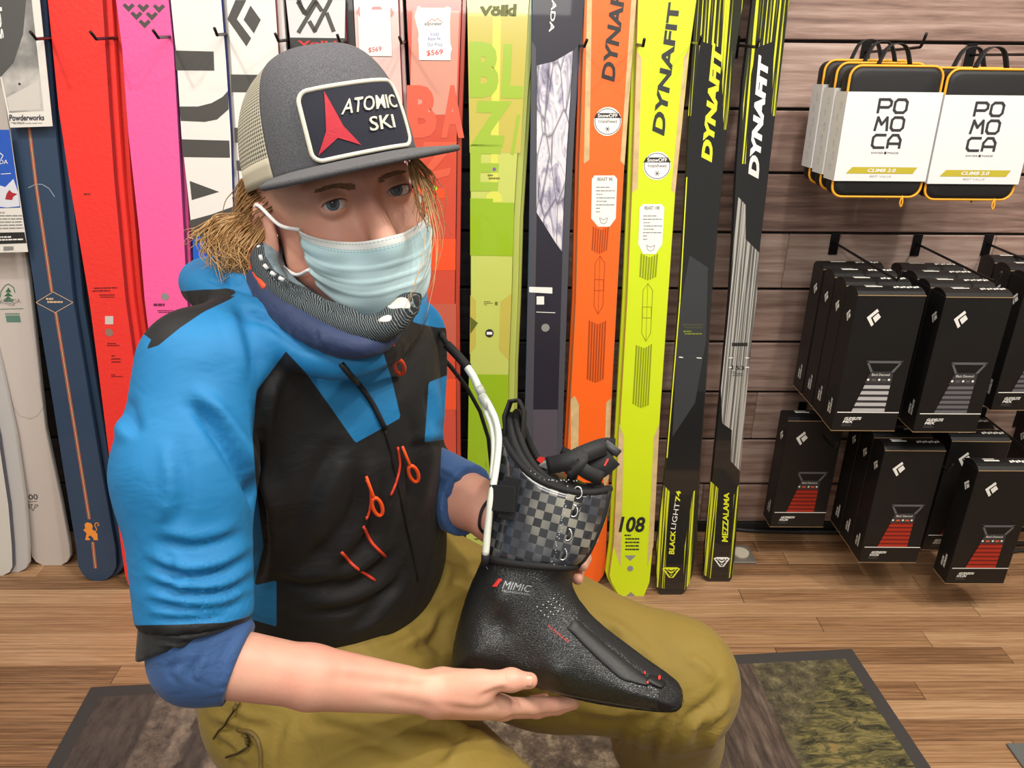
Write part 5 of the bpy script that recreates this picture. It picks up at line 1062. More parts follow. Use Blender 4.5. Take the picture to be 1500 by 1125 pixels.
# --- arms and hands
def chain(p, pts, rads, k=.004):
    d = None
    for i in range(len(pts) - 1):
        c = s_cone(p, pts[i], pts[i + 1], rads[i], rads[i + 1]); d = c if d is None else smin(d, c, k)
    return d
MC_R = [P(733, 1034, .858), P(738, 1040, .882), P(732, 1040, .908), P(718, 1036, .93)]
FI_R = [[P(733, 1034, .858), P(780, 1034, .880), P(812, 1031, .892), P(838, 1029, .90)], [P(738, 1040, .882), P(786, 1040, .912), P(816, 1036, .925), P(840, 1031, .93)],
        [P(732, 1040, .908), P(778, 1040, .938), P(804, 1034, .95), P(826, 1028, .955)], [P(718, 1036, .93), P(756, 1034, .958), P(780, 1028, .965), P(798, 1022, .968)]]
TH_R = [P(652, 1004, .815), P(704, 1000, .832), P(748, 996, .836), P(776, 997, .839)]
def rhand(p):
    d = s_cone(p, P(335, 972, .715), P(455, 992, .745), .0315, .0285)
    d = smin(d, s_cone(p, P(455, 992, .745), RW, .0285, .0200, (CR @ Vector((0, 1, .2)), 1.10)), .008)
    for i, m in enumerate(MC_R): d = smin(d, s_cone(p, RW + (m - RW) * .12, m, .0185 - .001 * i, .0125 - .0008 * i), .014)
    d = smin(d, s_cone(p, P(640, 1012, .80), P(700, 1012, .84), .017, .015), .014)
    for i, c in enumerate(FI_R): r = (.0098, .0100, .0094, .0082)[i]; d = smin(d, chain(p, c, [r, r * .95, r * .86, r * .70]), .006)
    t = chain(p, TH_R, [.0165, .0128, .0108, .0088], .006); d = smin(d, t, .012)
    d = smin(d, s_ell(p, P(750, 996, .836), (.0118, .0118, .0108)), .006)
    return d
def bbox(pts, m): a = np.array([tuple(q) for q in pts]); return a.min(0) - m, a.max(0) + m
lo, hi = bbox([P(335, 968, .715), RW] + MC_R + [q for c in FI_R for q in c] + TH_R, .05)
V, Q = surf(rhand, lo, hi, .0019); V = relax(V, Q, 1, .3)
N_ = normals(V, Q); px = proj(V); dsp = np.zeros(len(V))
for pts, w_, a in (([(700, 1022), (725, 1012), (745, 1008)], 4, .0012), ([(640, 1032), (700, 1040), (740, 1026)], 5, .0011), ([(740, 982), (741, 1002)], 1.6, .0005), ([(745, 982), (746, 1003)], 1.6, .0005), ([(600, 996), (645, 990), (690, 984)], 5, -.0010), ([(470, 990), (560, 1000), (630, 1006)], 9, .0012), ([(540, 1020), (600, 1030), (650, 1042)], 8, .0010)):
    dsp += a * stroke_field(px, pts, w_)
V = V + N_ * dsp[:, None]; BQ.append(Q + BN); BV.append(V); BN += len(V)
FI_L = [[P(778, 770, .985), P(842, 774, 1.0), P(866, 782, .985), P(868, 790, .962)], [P(770, 792, .985), P(836, 806, 1.0), P(856, 818, .985), P(853, 828, .955)], [P(764, 812, .985), P(822, 828, .998), P(846, 838, .985), P(846, 848, .955)], [P(756, 826, .985), P(800, 846, .99), P(822, 854, .98), P(826, 860, .962)]]
TH_L = [P(748, 742, .98), P(778, 722, .995), P(806, 712, 1.0), P(826, 708, .995)]
def lhand(p):
    d = s_cone(p, LE + (LW - LE) * .45, LW, .037, .0300, (CR @ Vector((0, 1, 0)), 1.15))
    for c in FI_L: d = smin(d, s_cone(p, LW + (c[0] - LW) * .15, c[0], .022, .014), .016)
    for i, c in enumerate(FI_L): r = (.0096, .0098, .0092, .008)[i]; d = smin(d, chain(p, c, [r, r * .95, r * .88, r * .78]), .005)
    return smin(d, chain(p, TH_L, [.017, .0125, .011, .009]), .01)
lo, hi = bbox([LE + (LW - LE) * .45, LW] + [q for c in FI_L for q in c] + TH_L, .05); V, Q = surf(lhand, lo, hi, .0022); BQ.append(Q + BN); BV.append(V); BN += len(V)
# --- trunk and legs under the clothes
def trunk(p):
    d = s_cone(p, (-.215, .855, .70), (-.205, .815, 1.00), .080, .080, (tuple(sv_), 1.2))
    d = smin(d, s_cone(p, RS + (LS - RS) * .1, LS - (LS - RS) * .2, .035, .030), .03); d = smin(d, s_cone(p, RS, RE, .042, .036), .03); d = smin(d, s_cone(p, RE, P(345, 972, .717), .036, .030), .02); d = smin(d, s_cone(p, LS, LE, .032, .034), .02); d = smin(d, s_cone(p, LE, LE + (LW - LE) * .5, .038, .036), .02)
    d = smin(d, s_cone(p, (-.20, .81, 1.04), OH + RH @ Vector((0, .06, -.12)), .06, .055), .03)
    for h_, k_, a_ in ((HIPL, KNL, ANL), (HIPR, KNR, ANR)): d = smin(d, s_cone(p, h_, k_, .085, .055), .04); d = smin(d, s_cone(p, k_, a_, .052, .036), .02)
    return d
V, Q = surf(trunk, (-.42, .30, .05), (.46, 1.22, 1.26), .010); BQ.append(Q + BN); BV.append(V); BN += len(V)
def skin_mat():
    m = mat('skin', rgb(214, 166, 138), .5); t = NT(m); b = bsdf(m); co = t.add('NewGeometry').outputs['Position']
    n = t.noise(co, 38, 4, .6); n2 = t.noise(co, 9, 3, .6)
    c = t.mix(t.ramp(n2, [(.35, (0, 0, 0, 1)), (.65, (1, 1, 1, 1))]), rgb(226, 178, 152), rgb(224, 154, 134)); c = t.mix(t.math('MULTIPLY', n, .3), c, rgb(198, 134, 114)); t.l.new(c, b.inputs['Base Color'])
    b.inputs['Subsurface Weight'].default_value = .12; b.inputs['Subsurface Radius'].default_value = (.008, .003, .0015); b.inputs['Subsurface Scale'].default_value = .6
    hgt = t.math('ADD', t.noise(co, 900, 3), t.math('MULTIPLY', t.noise(co, 160, 3), 1.2)); t.l.new(t.add('Bump', {'Height': hgt, 'Strength': .18, 'Distance': .0008}).outputs[0], b.inputs['Normal']); return m
M_SKIN = skin_mat(); own(np_mesh('body', np.concatenate(BV), np.concatenate(BQ), M_SKIN))
# nails
def nail(c, ax, nrm, L, W_):
    c, ax, nrm = Vector(c), Vector(ax).normalized(), Vector(nrm).normalized(); sd = ax.cross(nrm).normalized(); V, Fc = [], []
    for i in range(7):
        for j in range(7): a, b = i / 6 * 2 - 1, j / 6 * 2 - 1; e = math.sqrt(max(0, 1 - (.82 * b) ** 4)) ; V.append(c + ax * (a * L * e) + sd * (b * W_) - nrm * (.0026 * b * b))
    for i in range(6):
        for j in range(6): Fc.append((i * 7 + j, i * 7 + j + 1, i * 7 + j + 8, i * 7 + j + 7))
    o = mesh('fingernail', V, Fc, mat('nail', rgb(214, 160, 136), .3) if 'nail' not in bpy.data.materials else bpy.data.materials['nail'], None, True); solid(o, .0008, 0); return own(o)
tx = (TH_R[3] - TH_R[2]).normalized(); tn = (CAM - TH_R[3]).normalized(); tn = (tn - tx * tn.dot(tx)).normalized()
nail(TH_R[3] + tn * .0090 - tx * .0045, tx, tn, .0068, .0062)
# --- eyes
def eye_mat():
    m = mat('eye', rgb(226, 216, 210), .12, coat=.6); t = NT(m); sp = t.add('SeparateXYZ', {0: t.add('TexCoord').outputs['Object']}); r = t.math('SQRT', t.math('ADD', t.math('MULTIPLY', sp.outputs[0], sp.outputs[0]), t.math('MULTIPLY', sp.outputs[1], sp.outputs[1])))
    r = t.math('DIVIDE', r, .0122); fr_ = t.math('GREATER_THAN', sp.outputs[2], 0.)
    c = t.ramp(r, [(0, (.003, .003, .003, 1)), (.25, (.004, .004, .005, 1)), (.28, rgb(84, 98, 106)), (.40, rgb(104, 120, 130)), (.475, rgb(40, 46, 52)), (.52, rgb(214, 202, 196))]); t.l.new(t.mix(fr_, rgb(222, 212, 206), c), bsdf(m).inputs['Base Color']); return m
M_EYE = eye_mat()
for sx in (-1, 1):
    c = Vector(h2w((sx * .032, -.0825, 0))); g = (CAM - c).normalized(); b = bmesh.new(); bmesh.ops.create_uvsphere(b, u_segments=32, v_segments=24, radius=.0124); o = bm_obj('eyeball', b, M_EYE, None, True); o.matrix_world = Matrix.Translation(c) @ g.to_track_quat('Z', 'Y').to_matrix().to_4x4(); mw = o.matrix_world.copy(); own(o); 
def head_hit(dirs, fn=head_fn, org=(0, 0, -.01), start=.02, steps=40):
    """march from inside the head outwards along unit dirs, head space"""
    d = np.asarray(dirs, np.float32); d = d / np.linalg.norm(d, axis=-1, keepdims=True); t = np.full(d.shape[:-1], .19, np.float32); o = np.asarray(org, np.float32)
    for _ in range(steps): t = t - np.clip(fn(o + d * t[..., None]), -.02, .02) * .7 * -1 * -1
    return o + d * t[..., None]
# brows, lash lines
BROW = mat('brow_hair', rgb(150, 112, 84), .7); rb = random.Random(2); a = Acc()
for sx in (-1, 1):
    for k in range(110):
        u = rb.random(); x = sx * (.011 + .030 * u); z = .0108 + .004 * math.sin(u * 2.4) + rb.uniform(-.0024, .0024) * (1 - .55 * u)
        p0 = np.array([x, -.12, z]); P_ = []
        for st_ in (0, .5, 1): 
            q = np.array([x + sx * .006 * st_, 0, z + .0015 * st_ - .001 * st_ * st_]); y0 = -.125
            g = np.array([[q[0], y_, q[2]] for y_ in np.linspace(-.118, -.055, 64)], np.float32); dd = head_fn(g); i = int(np.argmax(dd < .0006)); P_.append(Vector((q[0], g[i, 1] - .0003, q[2])))
        a.add(tube(P_, [.00042, .0004, .0002], 3))
o = a.obj('eyebrows', BROW, None, True); o.data.transform(HM); tag(o, kind='stuff'); own(o)
for sx in (-1, 1):
    pts = []
    for k in range(13):
        u = -1 + 2 * k / 12; x = sx * .0325 + u * .0130; z = .0044 * math.sqrt(max(0, 1 - u * u)) - .0011; pts.append(Vector((x, -.0825 - math.sqrt(max(1e-6, .0143 ** 2 - (x - sx * .032) ** 2 - z * z)) - .0002, z)))
    o = mesh('lash_line', *tube(pts, [.0002 + .0005 * math.sin(math.pi * k / 12) for k in range(13)], 6), mat('lash', rgb(84, 58, 46), .7) if sx < 0 else bpy.data.materials['lash'], None, True); o.data.transform(HM); own(o)

# --- trucker cap (head space)
def zb(th): return .031 - .003 * (1 - math.cos(th)) / 2
def cap_pt(th, ph, grow=0.0):
    """th 0 front; ph 0 rim .. pi/2 crown"""
    fr_ = max(0, math.cos(th)); e1 = .80 - .46 * fr_ ** 1.3; e2 = .92 - .10 * fr_
    r = max(1e-4, math.cos(ph)) ** e1; h = max(0, math.sin(ph)) ** e2
    bx, by = .0815 + grow, .1030 + grow; z = zb(th) + (.144 + grow - zb(th)) * h
    q_ = 1 - .24 * min(1, fr_ * 1.6); sx_, cx_ = math.copysign(abs(math.sin(th)) ** q_, math.sin(th)), math.copysign(abs(math.cos(th)) ** q_, math.cos(th))
    sy = .014 + (.012 - .014) * h; return Vector((bx * r * sx_, sy - by * r * cx_ - .004 * fr_ * h * (1 - h) * 4 * .6, z))
CM = HM @ Matrix.Rotation(math.radians(4), 4, 'Z'); cap = empty('trucker_cap', CM); tag(cap, 'grey trucker cap with cream mesh back and patch'); cap.parent = person; cap.matrix_parent_inverse = Matrix.Translation((-.2, .86, 0)).inverted()
M_CAPG = mat('cap_grey', rgb(92, 92, 96), .9, bump=(900, .7, .0008), var=(700, .35)); M_BRIM = mat('cap_brim', rgb(92, 92, 94), .9, bump=(900, .6, .0008), var=(600, .2)); M_BRIMU = mat('cap_brim_under', rgb(120, 110, 100), .9)
def cap_grid(t0, t1, nt, np_, grow=0, p0=0, p1=math.pi / 2 - .02):
    V = [cap_pt(t0 + (t1 - t0) * i / nt, p0 + (p1 - p0) * j / np_, grow) for j in range(np_ + 1) for i in range(nt + 1)]
    return V, [(j * (nt + 1) + i, j * (nt + 1) + i + 1, (j + 1) * (nt + 1) + i + 1, (j + 1) * (nt + 1) + i) for j in range(np_) for i in range(nt)]
S = math.radians(60); solid(mesh('front_panel', *cap_grid(-S, S, 60, 36), M_CAPG, cap, True), .0022, 1)
mm = mat('cap_mesh', rgb(190, 184, 162), .85); t = NT(mm); uvn = t.add('UVMap'); vo = t.add('TexChecker', {'Vector': uvn.outputs[0], 'Scale': 150., 'Color1': (1, 1, 1, 1), 'Color2': (0, 0, 0, 1)}).outputs[1]
vr = t.add('TexVoronoi', {'Vector': uvn.outputs[0], 'Scale': 85.0, 'Randomness': .0}).outputs['Distance']; t.l.new(t.ramp(vr, [(.28, rgb(92, 88, 78)), (.42, rgb(200, 194, 172))]), bsdf(mm).inputs['Base Color']); t.l.new(t.add('Bump', {'Height': vr, 'Strength': .7, 'Distance': .001}).outputs[0], bsdf(mm).inputs['Normal'])
o = mesh('mesh_panel', *cap_grid(S, 2 * math.pi - S, 84, 36), mm, cap, True); solid(o, .0016, 1); uv = o.data.uv_layers.new(name='UVMap')
for lp_ in o.data.loops: i = lp_.vertex_index; uv.data[lp_.index].uv = ((i % 85) / 84 * .36 * 1.0, (i // 85) / 36 * .17)
for lp_ in o.data.loops: q = uv.data[lp_.index].uv; q *= 3.4
for th in (-S, S): solid(mesh('seam_tape', *cap_grid(th - .045, th + .045, 3, 30, .0004), mat('cap_tape', rgb(198, 190, 166), .85) if th < 0 else bpy.data.materials['cap_tape'], cap, True), .001, 1)
solid(mesh('rim_band', *cap_grid(S, 2 * math.pi - S, 60, 3, .0006, 0, .16), bpy.data.materials['cap_tape'], cap, True), .0012, 1)
c = cap_pt(0, math.pi / 2); V, Fc = [], []
for j in range(7):
    for i in range(20): a_ = 2 * math.pi * i / 20; q = math.pi / 2 * j / 6; V.append((c.x + .011 * math.cos(q) * math.cos(a_), c.y + .011 * math.cos(q) * math.sin(a_), c.z + .001 + .0075 * math.sin(q)))
mesh('top_button', V, [(j * 20 + i, j * 20 + (i + 1) % 20, (j + 1) * 20 + (i + 1) % 20, (j + 1) * 20 + i) for j in range(6) for i in range(20)], M_BRIM, cap, True)
# brim
V, Fc = [], []; nb, mb = 48, 12
for j in range(mb + 1):
    for i in range(nb + 1):
        th = math.radians(-70 + 140 * i / nb); b0 = cap_pt(th, 0, -.001); s_ = j / mb; sh = max(0, math.cos(th * 90 / 70)) ** .5; ext = .077 * max(0, sh)
        x = b0.x + s_ * ext * math.sin(th) * .62; y_ = b0.y - s_ * ext * (.35 + .65 * math.cos(th)); V.append((x, y_, b0.z + .003 - s_ * .0095 * math.cos(th) - .002 * (x / .1) ** 2 * s_))
Fc = [(j * (nb + 1) + i, j * (nb + 1) + i + 1, (j + 1) * (nb + 1) + i + 1, (j + 1) * (nb + 1) + i) for j in range(mb) for i in range(nb)]
solid(mesh('brim', V, Fc, M_BRIM, cap, True), .0048, 0)
edge = [Vector(V[mb * (nb + 1) + i]) for i in range(nb + 1)]; mesh('brim_edge', *tube(edge, .0030, 8), M_BRIM, cap, True)
# patch on the front panel: u across (m), v up (m) from the patch centre
PTH = math.radians(1.5); PHC = .62
tab = [cap_pt(PTH, p_) for p_ in np.linspace(.02, 1.5, 200)]; arc = np.concatenate([[0], np.cumsum([(b - a).length for a, b in zip(tab[:-1], tab[1:])])]); PV0 = .0325
ARC_T = np.linspace(-1.3, 1.3, 241); _q = [cap_pt(PTH + t_, .55) for t_ in ARC_T]; ARC_U = np.concatenate([[0], np.cumsum([(b - a).length for a, b in zip(_q[:-1], _q[1:])])]); ARC_U = ARC_U - ARC_U[120]
def patch_pt(u, v, off):
    ph = float(np.interp(PV0 + v, arc, np.linspace(.02, 1.5, 200))); th = PTH + float(np.interp(u, ARC_U, ARC_T)); return cap_pt(th, ph, off)
def wrap(parts, off):
    out = []
    for v, f in parts: out.append(([patch_pt(a, b, off) for a, b, _ in v], f))
    return out
PW, PHt = .096, .059
def grid_poly(w_, h_, r_, n=26, m=18):
    V = []
    for j in range(m + 1):
        for i in range(n + 1):
            x, y_ = (i / n - .5) * w_, (j / m - .5) * h_; dx, dy = abs(x) - (w_ / 2 - r_), abs(y_) - (h_ / 2 - r_)
            if dx > 0 and dy > 0:
                l = math.hypot(dx, dy); mx = max(dx, dy); k = mx / l; x = math.copysign(w_ / 2 - r_ + dx * k, x); y_ = math.copysign(h_ / 2 - r_ + dy * k, y_)
            V.append((x, y_, 0))
    return V, [(j * (n + 1) + i, j * (n + 1) + i + 1, (j + 1) * (n + 1) + i + 1, (j + 1) * (n + 1) + i) for j in range(m) for i in range(n)]
M_THREAD = mat('thread_cream', rgb(226, 220, 200), .7, bump=(1200, .6, .0006))
pt_ = graphic(cap, 'patch', mat('patch_navy', rgb(34, 36, 48), .85, bump=(1300, .5, .0005)), wrap([grid_poly(PW, PHt, .009)], .0034)); solid(pt_, .001, 1)
bp = [patch_pt(a, b, .0042) for a, b in rrect(PW, PHt, .009, 6)]; bp2 = []
for i in range(len(bp)):
    a2, b2 = rrect(PW, PHt, .009, 6)[i], rrect(PW, PHt, .009, 6)[(i + 1) % len(bp)]
    n_ = max(1, int(math.dist(a2, b2) / .008))
    for k in range(n_): bp2.append(patch_pt(a2[0] + (b2[0] - a2[0]) * k / n_, a2[1] + (b2[1] - a2[1]) * k / n_, .0042))
mesh('patch_border', *tube(bp2, .0021, 8, True), M_THREAD, cap, True)
def dense_tri(v, f, n=2):
    b = bmesh.new(); vs = [b.verts.new(q) for q in v]
    for q in f:
        try: b.faces.new([vs[i] for i in q])
        except ValueError: pass
    bmesh.ops.triangulate(b, faces=b.faces[:]); bmesh.ops.subdivide_edges(b, edges=[e for e in b.edges if e.calc_length() > .006], cuts=n); bmesh.ops.triangulate(b, faces=b.faces[:]); b.verts.index_update()
    r = [tuple(q.co) for q in b.verts], [tuple(w_.index for w_ in q.verts) for q in b.faces]; b.free(); return r
def pq(x, y): return ((x - 660) / 1180 * PW * 1.06, -(y - 560) / 720 * PHt * 1.02)
def pz(x, y):
    """zoomed patch picture -> patch plane, undoing its slant"""
    bl, br, tr, tl = (250, 985), (1255, 800), (1060, 130), (70, 335)
    a, b = .5, .5
    for _ in range(12):
        q = bil((bl, br, tr, tl), a, b); du = bil((bl, br, tr, tl), a + .01, b); dw = bil((bl, br, tr, tl), a, b + .01)
        J = np.array([[(du[0] - q[0]) / .01, (dw[0] - q[0]) / .01], [(du[1] - q[1]) / .01, (dw[1] - q[1]) / .01]]); s_ = np.linalg.solve(J, [x - q[0], y - q[1]]); a += s_[0]; b += s_[1]
    return ((a - .5) * PW, (b - .5) * PHt)
red = [pz(x, y) for x, y in ((318, 328), (495, 655), (668, 835), (450, 765), (288, 920), (345, 700))]
graphic(cap, 'red_peak_mark', mat('thread_red', rgb(196, 44, 58), .7, bump=(1200, .7, .0006)), wrap([dense_tri(*poly_vf(red, 0))], .0052))
for s_, qd in (('ATOMIC', ((470, 553), (1055, 440), (1022, 306), (500, 402))), ('SKI', ((745, 705), (1010, 652), (980, 520), (728, 565)))):
    v, f = uv_text(s_, [pz(*q) for q in qd], 0, .006); o = graphic(cap, 'patch_lettering', M_THREAD, wrap([dense_tri(v, f)], .0050)); solid(o, .0012, 1)

# --- face mask (head space), draped over face and a soft tent
def tent(p):
    ax = np.abs(p[..., 0]); m = np.stack([ax, p[..., 1], p[..., 2]], -1)
    d = smin(head_fn(p), s_ell(p, (0, -.056, -.066), (.039, .050, .046)), .03); return d
nu, nv = 56, 40; V = []; UVm = []
for j in range(nv + 1):
    for i in range(nu + 1):
        s_ = i / nu * 2 - 1; t_ = j / nv
        ztop = -.042 + .003 * math.exp(-(s_ / .22) ** 2) + (.026 if s_ < 0 else .021) * abs(s_) ** 1.6; zbt = -.111 + .040 * abs(s_) ** 2.6
        z = ztop + (zbt - ztop) * t_; ang = s_ * (.88 + .04 * t_) + .02; V.append((math.sin(ang), -math.cos(ang), z)); UVm.append((s_, t_))
V = np.array(V, np.float32); Dr = V.copy(); Dr[:, 2] = 0; org = np.stack([np.zeros(len(V)), np.full(len(V), -.005), V[:, 2]], 1).astype(np.float32); tt = np.full(len(V), .17, np.float32)
for _ in range(60): tt -= np.clip(tent(org + Dr * tt[:, None]) - .0025, -.01, .012) * .8
M3 = org + Dr * tt[:, None]; UVm = np.array(UVm)
M3[:, 2] += 0
pl = sum(.0016 * np.exp(-((UVm[:, 1] - c_ - .05 * np.abs(UVm[:, 0])) / .018) ** 2) for c_ in (.34, .52, .68)) * np.clip(1 - np.abs(UVm[:, 0]) * .6, 0, 1)
wr = .0011 * np.sin(UVm[:, 1] * 26 + UVm[:, 0] * 5) * np.clip(np.abs(UVm[:, 0]) * 1.3 - .3, 0, 1) + .0008 * np.sin(UVm[:, 0] * 11 + UVm[:, 1] * 8)
M3 += Dr * (pl + wr)[:, None]
qm = np.array([(j * (nu + 1) + i, j * (nu + 1) + i + 1, (j + 1) * (nu + 1) + i + 1, (j + 1) * (nu + 1) + i) for j in range(nv) for i in range(nu)])[:, ::-1]
mk_ = mat('mask_blue', rgb(190, 218, 222), .75, bump=(700, .25, .0006)); t = NT(mk_); at = t.add('Attribute', attribute_name='tv').outputs['Fac']; au = t.add('Attribute', attribute_name='su').outputs['Fac']
cb = t.ramp(at, [(0, rgb(222, 226, 222)), (.098, rgb(222, 226, 222)), (.112, rgb(184, 216, 221)), (.9, rgb(196, 222, 225))]); wvx = t.math('SINE', t.math('MULTIPLY', au, 190.)); 
ln = t.math('ADD', t.math('COMPARE', at, .035, .006), t.math('ADD', t.math('COMPARE', at, .105, .005), t.math('COMPARE', at, .135, .005))); ln = t.math('MULTIPLY', ln, t.math('GREATER_THAN', wvx, -.2)); t.l.new(t.mix(t.math('MULTIPLY', ln, .55), cb, rgb(110, 130, 134)), bsdf(mk_).inputs['Base Color'])
bsdf(mk_).inputs['Subsurface Weight'].default_value = 0
o = np_mesh('face_mask', h2w(M3), qm, mk_); attr(o, 'tv', UVm[:, 1]); attr(o, 'su', UVm[:, 0]); solid(o, .0012, 1); mask = own(o); tag(o, 'pale blue pleated face mask with white top band')
M_LOOP = mat('ear_loop', rgb(236, 236, 234), .7)
for sx in (-1, 1):
    i0 = 0 if sx < 0 else nu; top = Vector(M3[i0]); bot = Vector(M3[nv * 7 // 10 * (nu + 1) + i0])
    for e in ([top, Vector((sx * .074, -.030, -.008)), Vector((sx * .081, .004, .014)), Vector((sx * .082, .028, .012))], [bot, Vector((sx * .071, -.018, -.058)), Vector((sx * .080, .010, -.040)), Vector((sx * .080, .032, -.024))]):
        o = mesh('ear_loop', *tube(smooth_path(e, 6), .0019, 8), M_LOOP, None, True); o.data.transform(HM); own(o)

# ------------------------------------------------------------------ clothes
def view_facing(V, N): d = CAMn - V; d = d / np.linalg.norm(d, axis=1, keepdims=True); return (N * d).sum(1)
def sculpt(V, Q, strokes, noise=None):
    N = normals(V, Q); px = proj(V); vf = np.clip((view_facing(V, N) + .05) * 4, 0, 1); d = np.zeros(len(V))
    for pts, w_, a in strokes: d += 1.25 * a * stroke_field(px, pts, w_ * .8)
    return V + N * (d * vf)[:, None]
# --- jacket
COLLAR = [(298, 418, .87, .025), (350, 446, .79, .027), (420, 499, .742, .024), (490, 528, .724, .019), (548, 522, .730, .014), (580, 498, .80, .016), (598, 440, .93, .024), (520, 410, 1.0, .036), (400, 405, .97, .036), (316, 408, .94, .028)]
CP = [P(x, y, d) for x, y, d, r in COLLAR]
def ring_fn(pts, k=.0015, sq=None):
    C0 = [P(x, y, d) for x, y, d, r in pts]; n0 = len(C0); C = []; R_ = []
    for i in range(n0):
        a, b, c, e = C0[i - 1], C0[i], C0[(i + 1) % n0], C0[(i + 2) % n0]
        for k_ in range(3):
            t_ = k_ / 3; C.append(.5 * (2 * b + (c - a) * t_ + (2 * a - 5 * b + 4 * c - e) * t_ * t_ + (3 * b - a - 3 * c + e) * t_ ** 3)); R_.append(pts[i][3] + (pts[(i + 1) % n0][3] - pts[i][3]) * t_)
    def fn(p):
        d = None
        for i in range(len(C)): c = s_cone(p, C[i], C[(i + 1) % len(C)], R_[i], R_[(i + 1) % len(C)]); d = c if d is None else smin(d, c, k)
        return d
    return fn, C
COLF, _ = ring_fn(COLLAR, .002)
CUFF_R0, CUFF_R1 = P(285, 880, .712), P(283, 935, .715)
def jacket_fn(p):
    d = s_ell(p, (-.215, .855, .74), (.155, .125, .14), TR)
    d = smin(d, s_ell(p, (-.205, .835, .84), (.140, .118, .15), TR), .06)
    d = smin(d, s_ell(p, (-.198, .81, .98), (.145, .116, .14), TR), .06)
    d = smin(d, s_cone(p, RS + (LS - RS) * .12, LS - (LS - RS) * .14, .066, .06), .06)
    d = smin(d, s_cone(p, (-.19, .81, 1.06), (-.19, .80, 1.10), .085, .065), .05)
    d = smin(d, COLF(p), .012)
    sl = s_cone(p, RS, P(272, 690, .715), .060, .0575); sl = smin(sl, s_cone(p, P(272, 690, .715), P(288, 915, .713), .0575, .0515), .03)
    sl = smax(sl, ((p - A3(P(285, 908, .713))) @ A3((P(283, 935, .715) - P(275, 690, .715)).normalized())), .004); d = smin(d, sl, .007)
    sl = s_cone(p, LS, LE, .060, .052); sl = smin(sl, s_cone(p, LE, LE + (LW - LE) * .45, .052, .050), .02); sl = smax(sl, (p - A3(LE + (LW - LE) * .42)) @ A3((LW - LE).normalized()), .004); d = smin(d, sl, .02)
    return d
JST = [([(268, 586), (300, 610), (340, 668), (378, 730), (384, 770)], 13, .009), ([(240, 640), (252, 720), (236, 770)], 13, -.004), ([(205, 640), (190, 610), (186, 580)], 12, .005),
       ([(205, 818), (260, 842), (320, 838), (382, 806)], 8, .006), ([(207, 850), (265, 868), (330, 866), (384, 836)], 7, .006), ([(208, 880), (270, 892), (330, 890), (374, 868)], 7, .005), ([(212, 905), (280, 908), (350, 900)], 6, .004), ([(225, 790), (290, 800), (360, 780)], 9, .004), ([(240, 800), (262, 846), (238, 862)], 6, .003),
       ([(330, 440), (350, 500), (360, 560)], 12, -.004), ([(420, 520), (386, 580), (378, 700), (388, 800), (376, 860)], 8, .006), ([(290, 402), (330, 412), (372, 424), (400, 430)], 8, .007), ([(345, 455), (390, 470), (440, 505), (480, 520)], 9, .005), ([(370, 440), (430, 478), (500, 512)], 7, .004),
       ([(500, 640), (470, 690), (440, 760), (430, 800)], 18, .005), ([(520, 660), (520, 740), (480, 800), (440, 830)], 14, .006), ([(560, 690), (540, 780), (480, 850)], 13, .005), ([(470, 860), (520, 850), (590, 800)], 12, .005), ([(440, 900), (520, 890), (600, 850)], 10, .005), ([(400, 850), (450, 860), (500, 850)], 10, .004), ([(600, 600), (610, 680), (590, 760)], 12, .004), ([(600, 820), (560, 880), (500, 930)], 9, .004),
       ([(622, 560), (630, 600), (634, 630)], 8, .003), ([(590, 660), (640, 650), (670, 660)], 8, .003)]
V, Q = surf(jacket_fn, (-.44, .50, .58), (.06, 1.24, 1.29), .0042); V = relax(V, Q, 2); V = sculpt(V, Q, JST); V = relax(V, Q, 1, .4)
px = proj(V)
BLUE = [[(60, 380), (225, 500), (232, 496), (288, 446), (340, 432), (420, 470), (418, 516), (376, 572), (370, 640), (376, 720), (386, 800), (372, 858), (405, 850), (405, 918), (360, 905), (330, 912), (260, 915), (60, 918)],
        [(418, 514), (448, 546), (484, 596), (521, 649), (587, 612), (574, 556), (556, 500), (575, 470), (470, 430), (330, 380), (280, 380), (268, 412), (284, 420), (300, 418), (345, 424), (345, 432), (400, 470)],
        [(580, 380), (680, 380), (680, 480), (641, 480), (612, 474), (584, 462)], [(628, 560), (680, 540), (680, 640), (622, 648)], [(230, 350), (375, 350), (375, 440), (345, 424), (300, 424), (250, 428)]]
bl = np.full(len(V), -1e3)
for pg in BLUE: bl = np.maximum(bl, -poly_sd(px.astype(np.float32), pg))
STRAP = [(214, 512), (232, 478), (258, 438), (290, 426), (336, 422), (340, 437), (298, 457), (264, 480), (232, 506)]; bl = np.minimum(bl, poly_sd(px.astype(np.float32), STRAP))
def fabric(name, base, sheen, rough, wr, col2=None):
    m = mat(name, base, rough, sheen=sheen * .3); t = NT(m); b = bsdf(m); co = t.add('NewGeometry').outputs['Position']
    if col2 is not None:
        at = t.add('Attribute', attribute_name='blue').outputs['Fac']; k = t.add('MapRange', {0: at, 1: -.5, 2: .5}).outputs[0]; t.l.new(t.mix(k, base, col2), b.inputs['Base Color'])
    h = t.math('ADD', t.math('MULTIPLY', t.noise(t.mapping(co, (1, 1, 1.7)), wr, 3, .5, .5), 1.0), t.math('MULTIPLY', t.noise(co, 1400, 2), .02))
    t.l.new(t.add('Bump', {'Height': h, 'Strength': .45, 'Distance': .008}).outputs[0], b.inputs['Normal']); return m
M_JKT = fabric('jacket_shell', rgb(13, 13, 14), .05, .68, 15, rgb(18, 118, 174))
jacket = own(np_mesh('jacket', V, Q, M_JKT)); attr(jacket, 'blue', bl); tag(jacket, 'bright blue and black soft shell jacket')
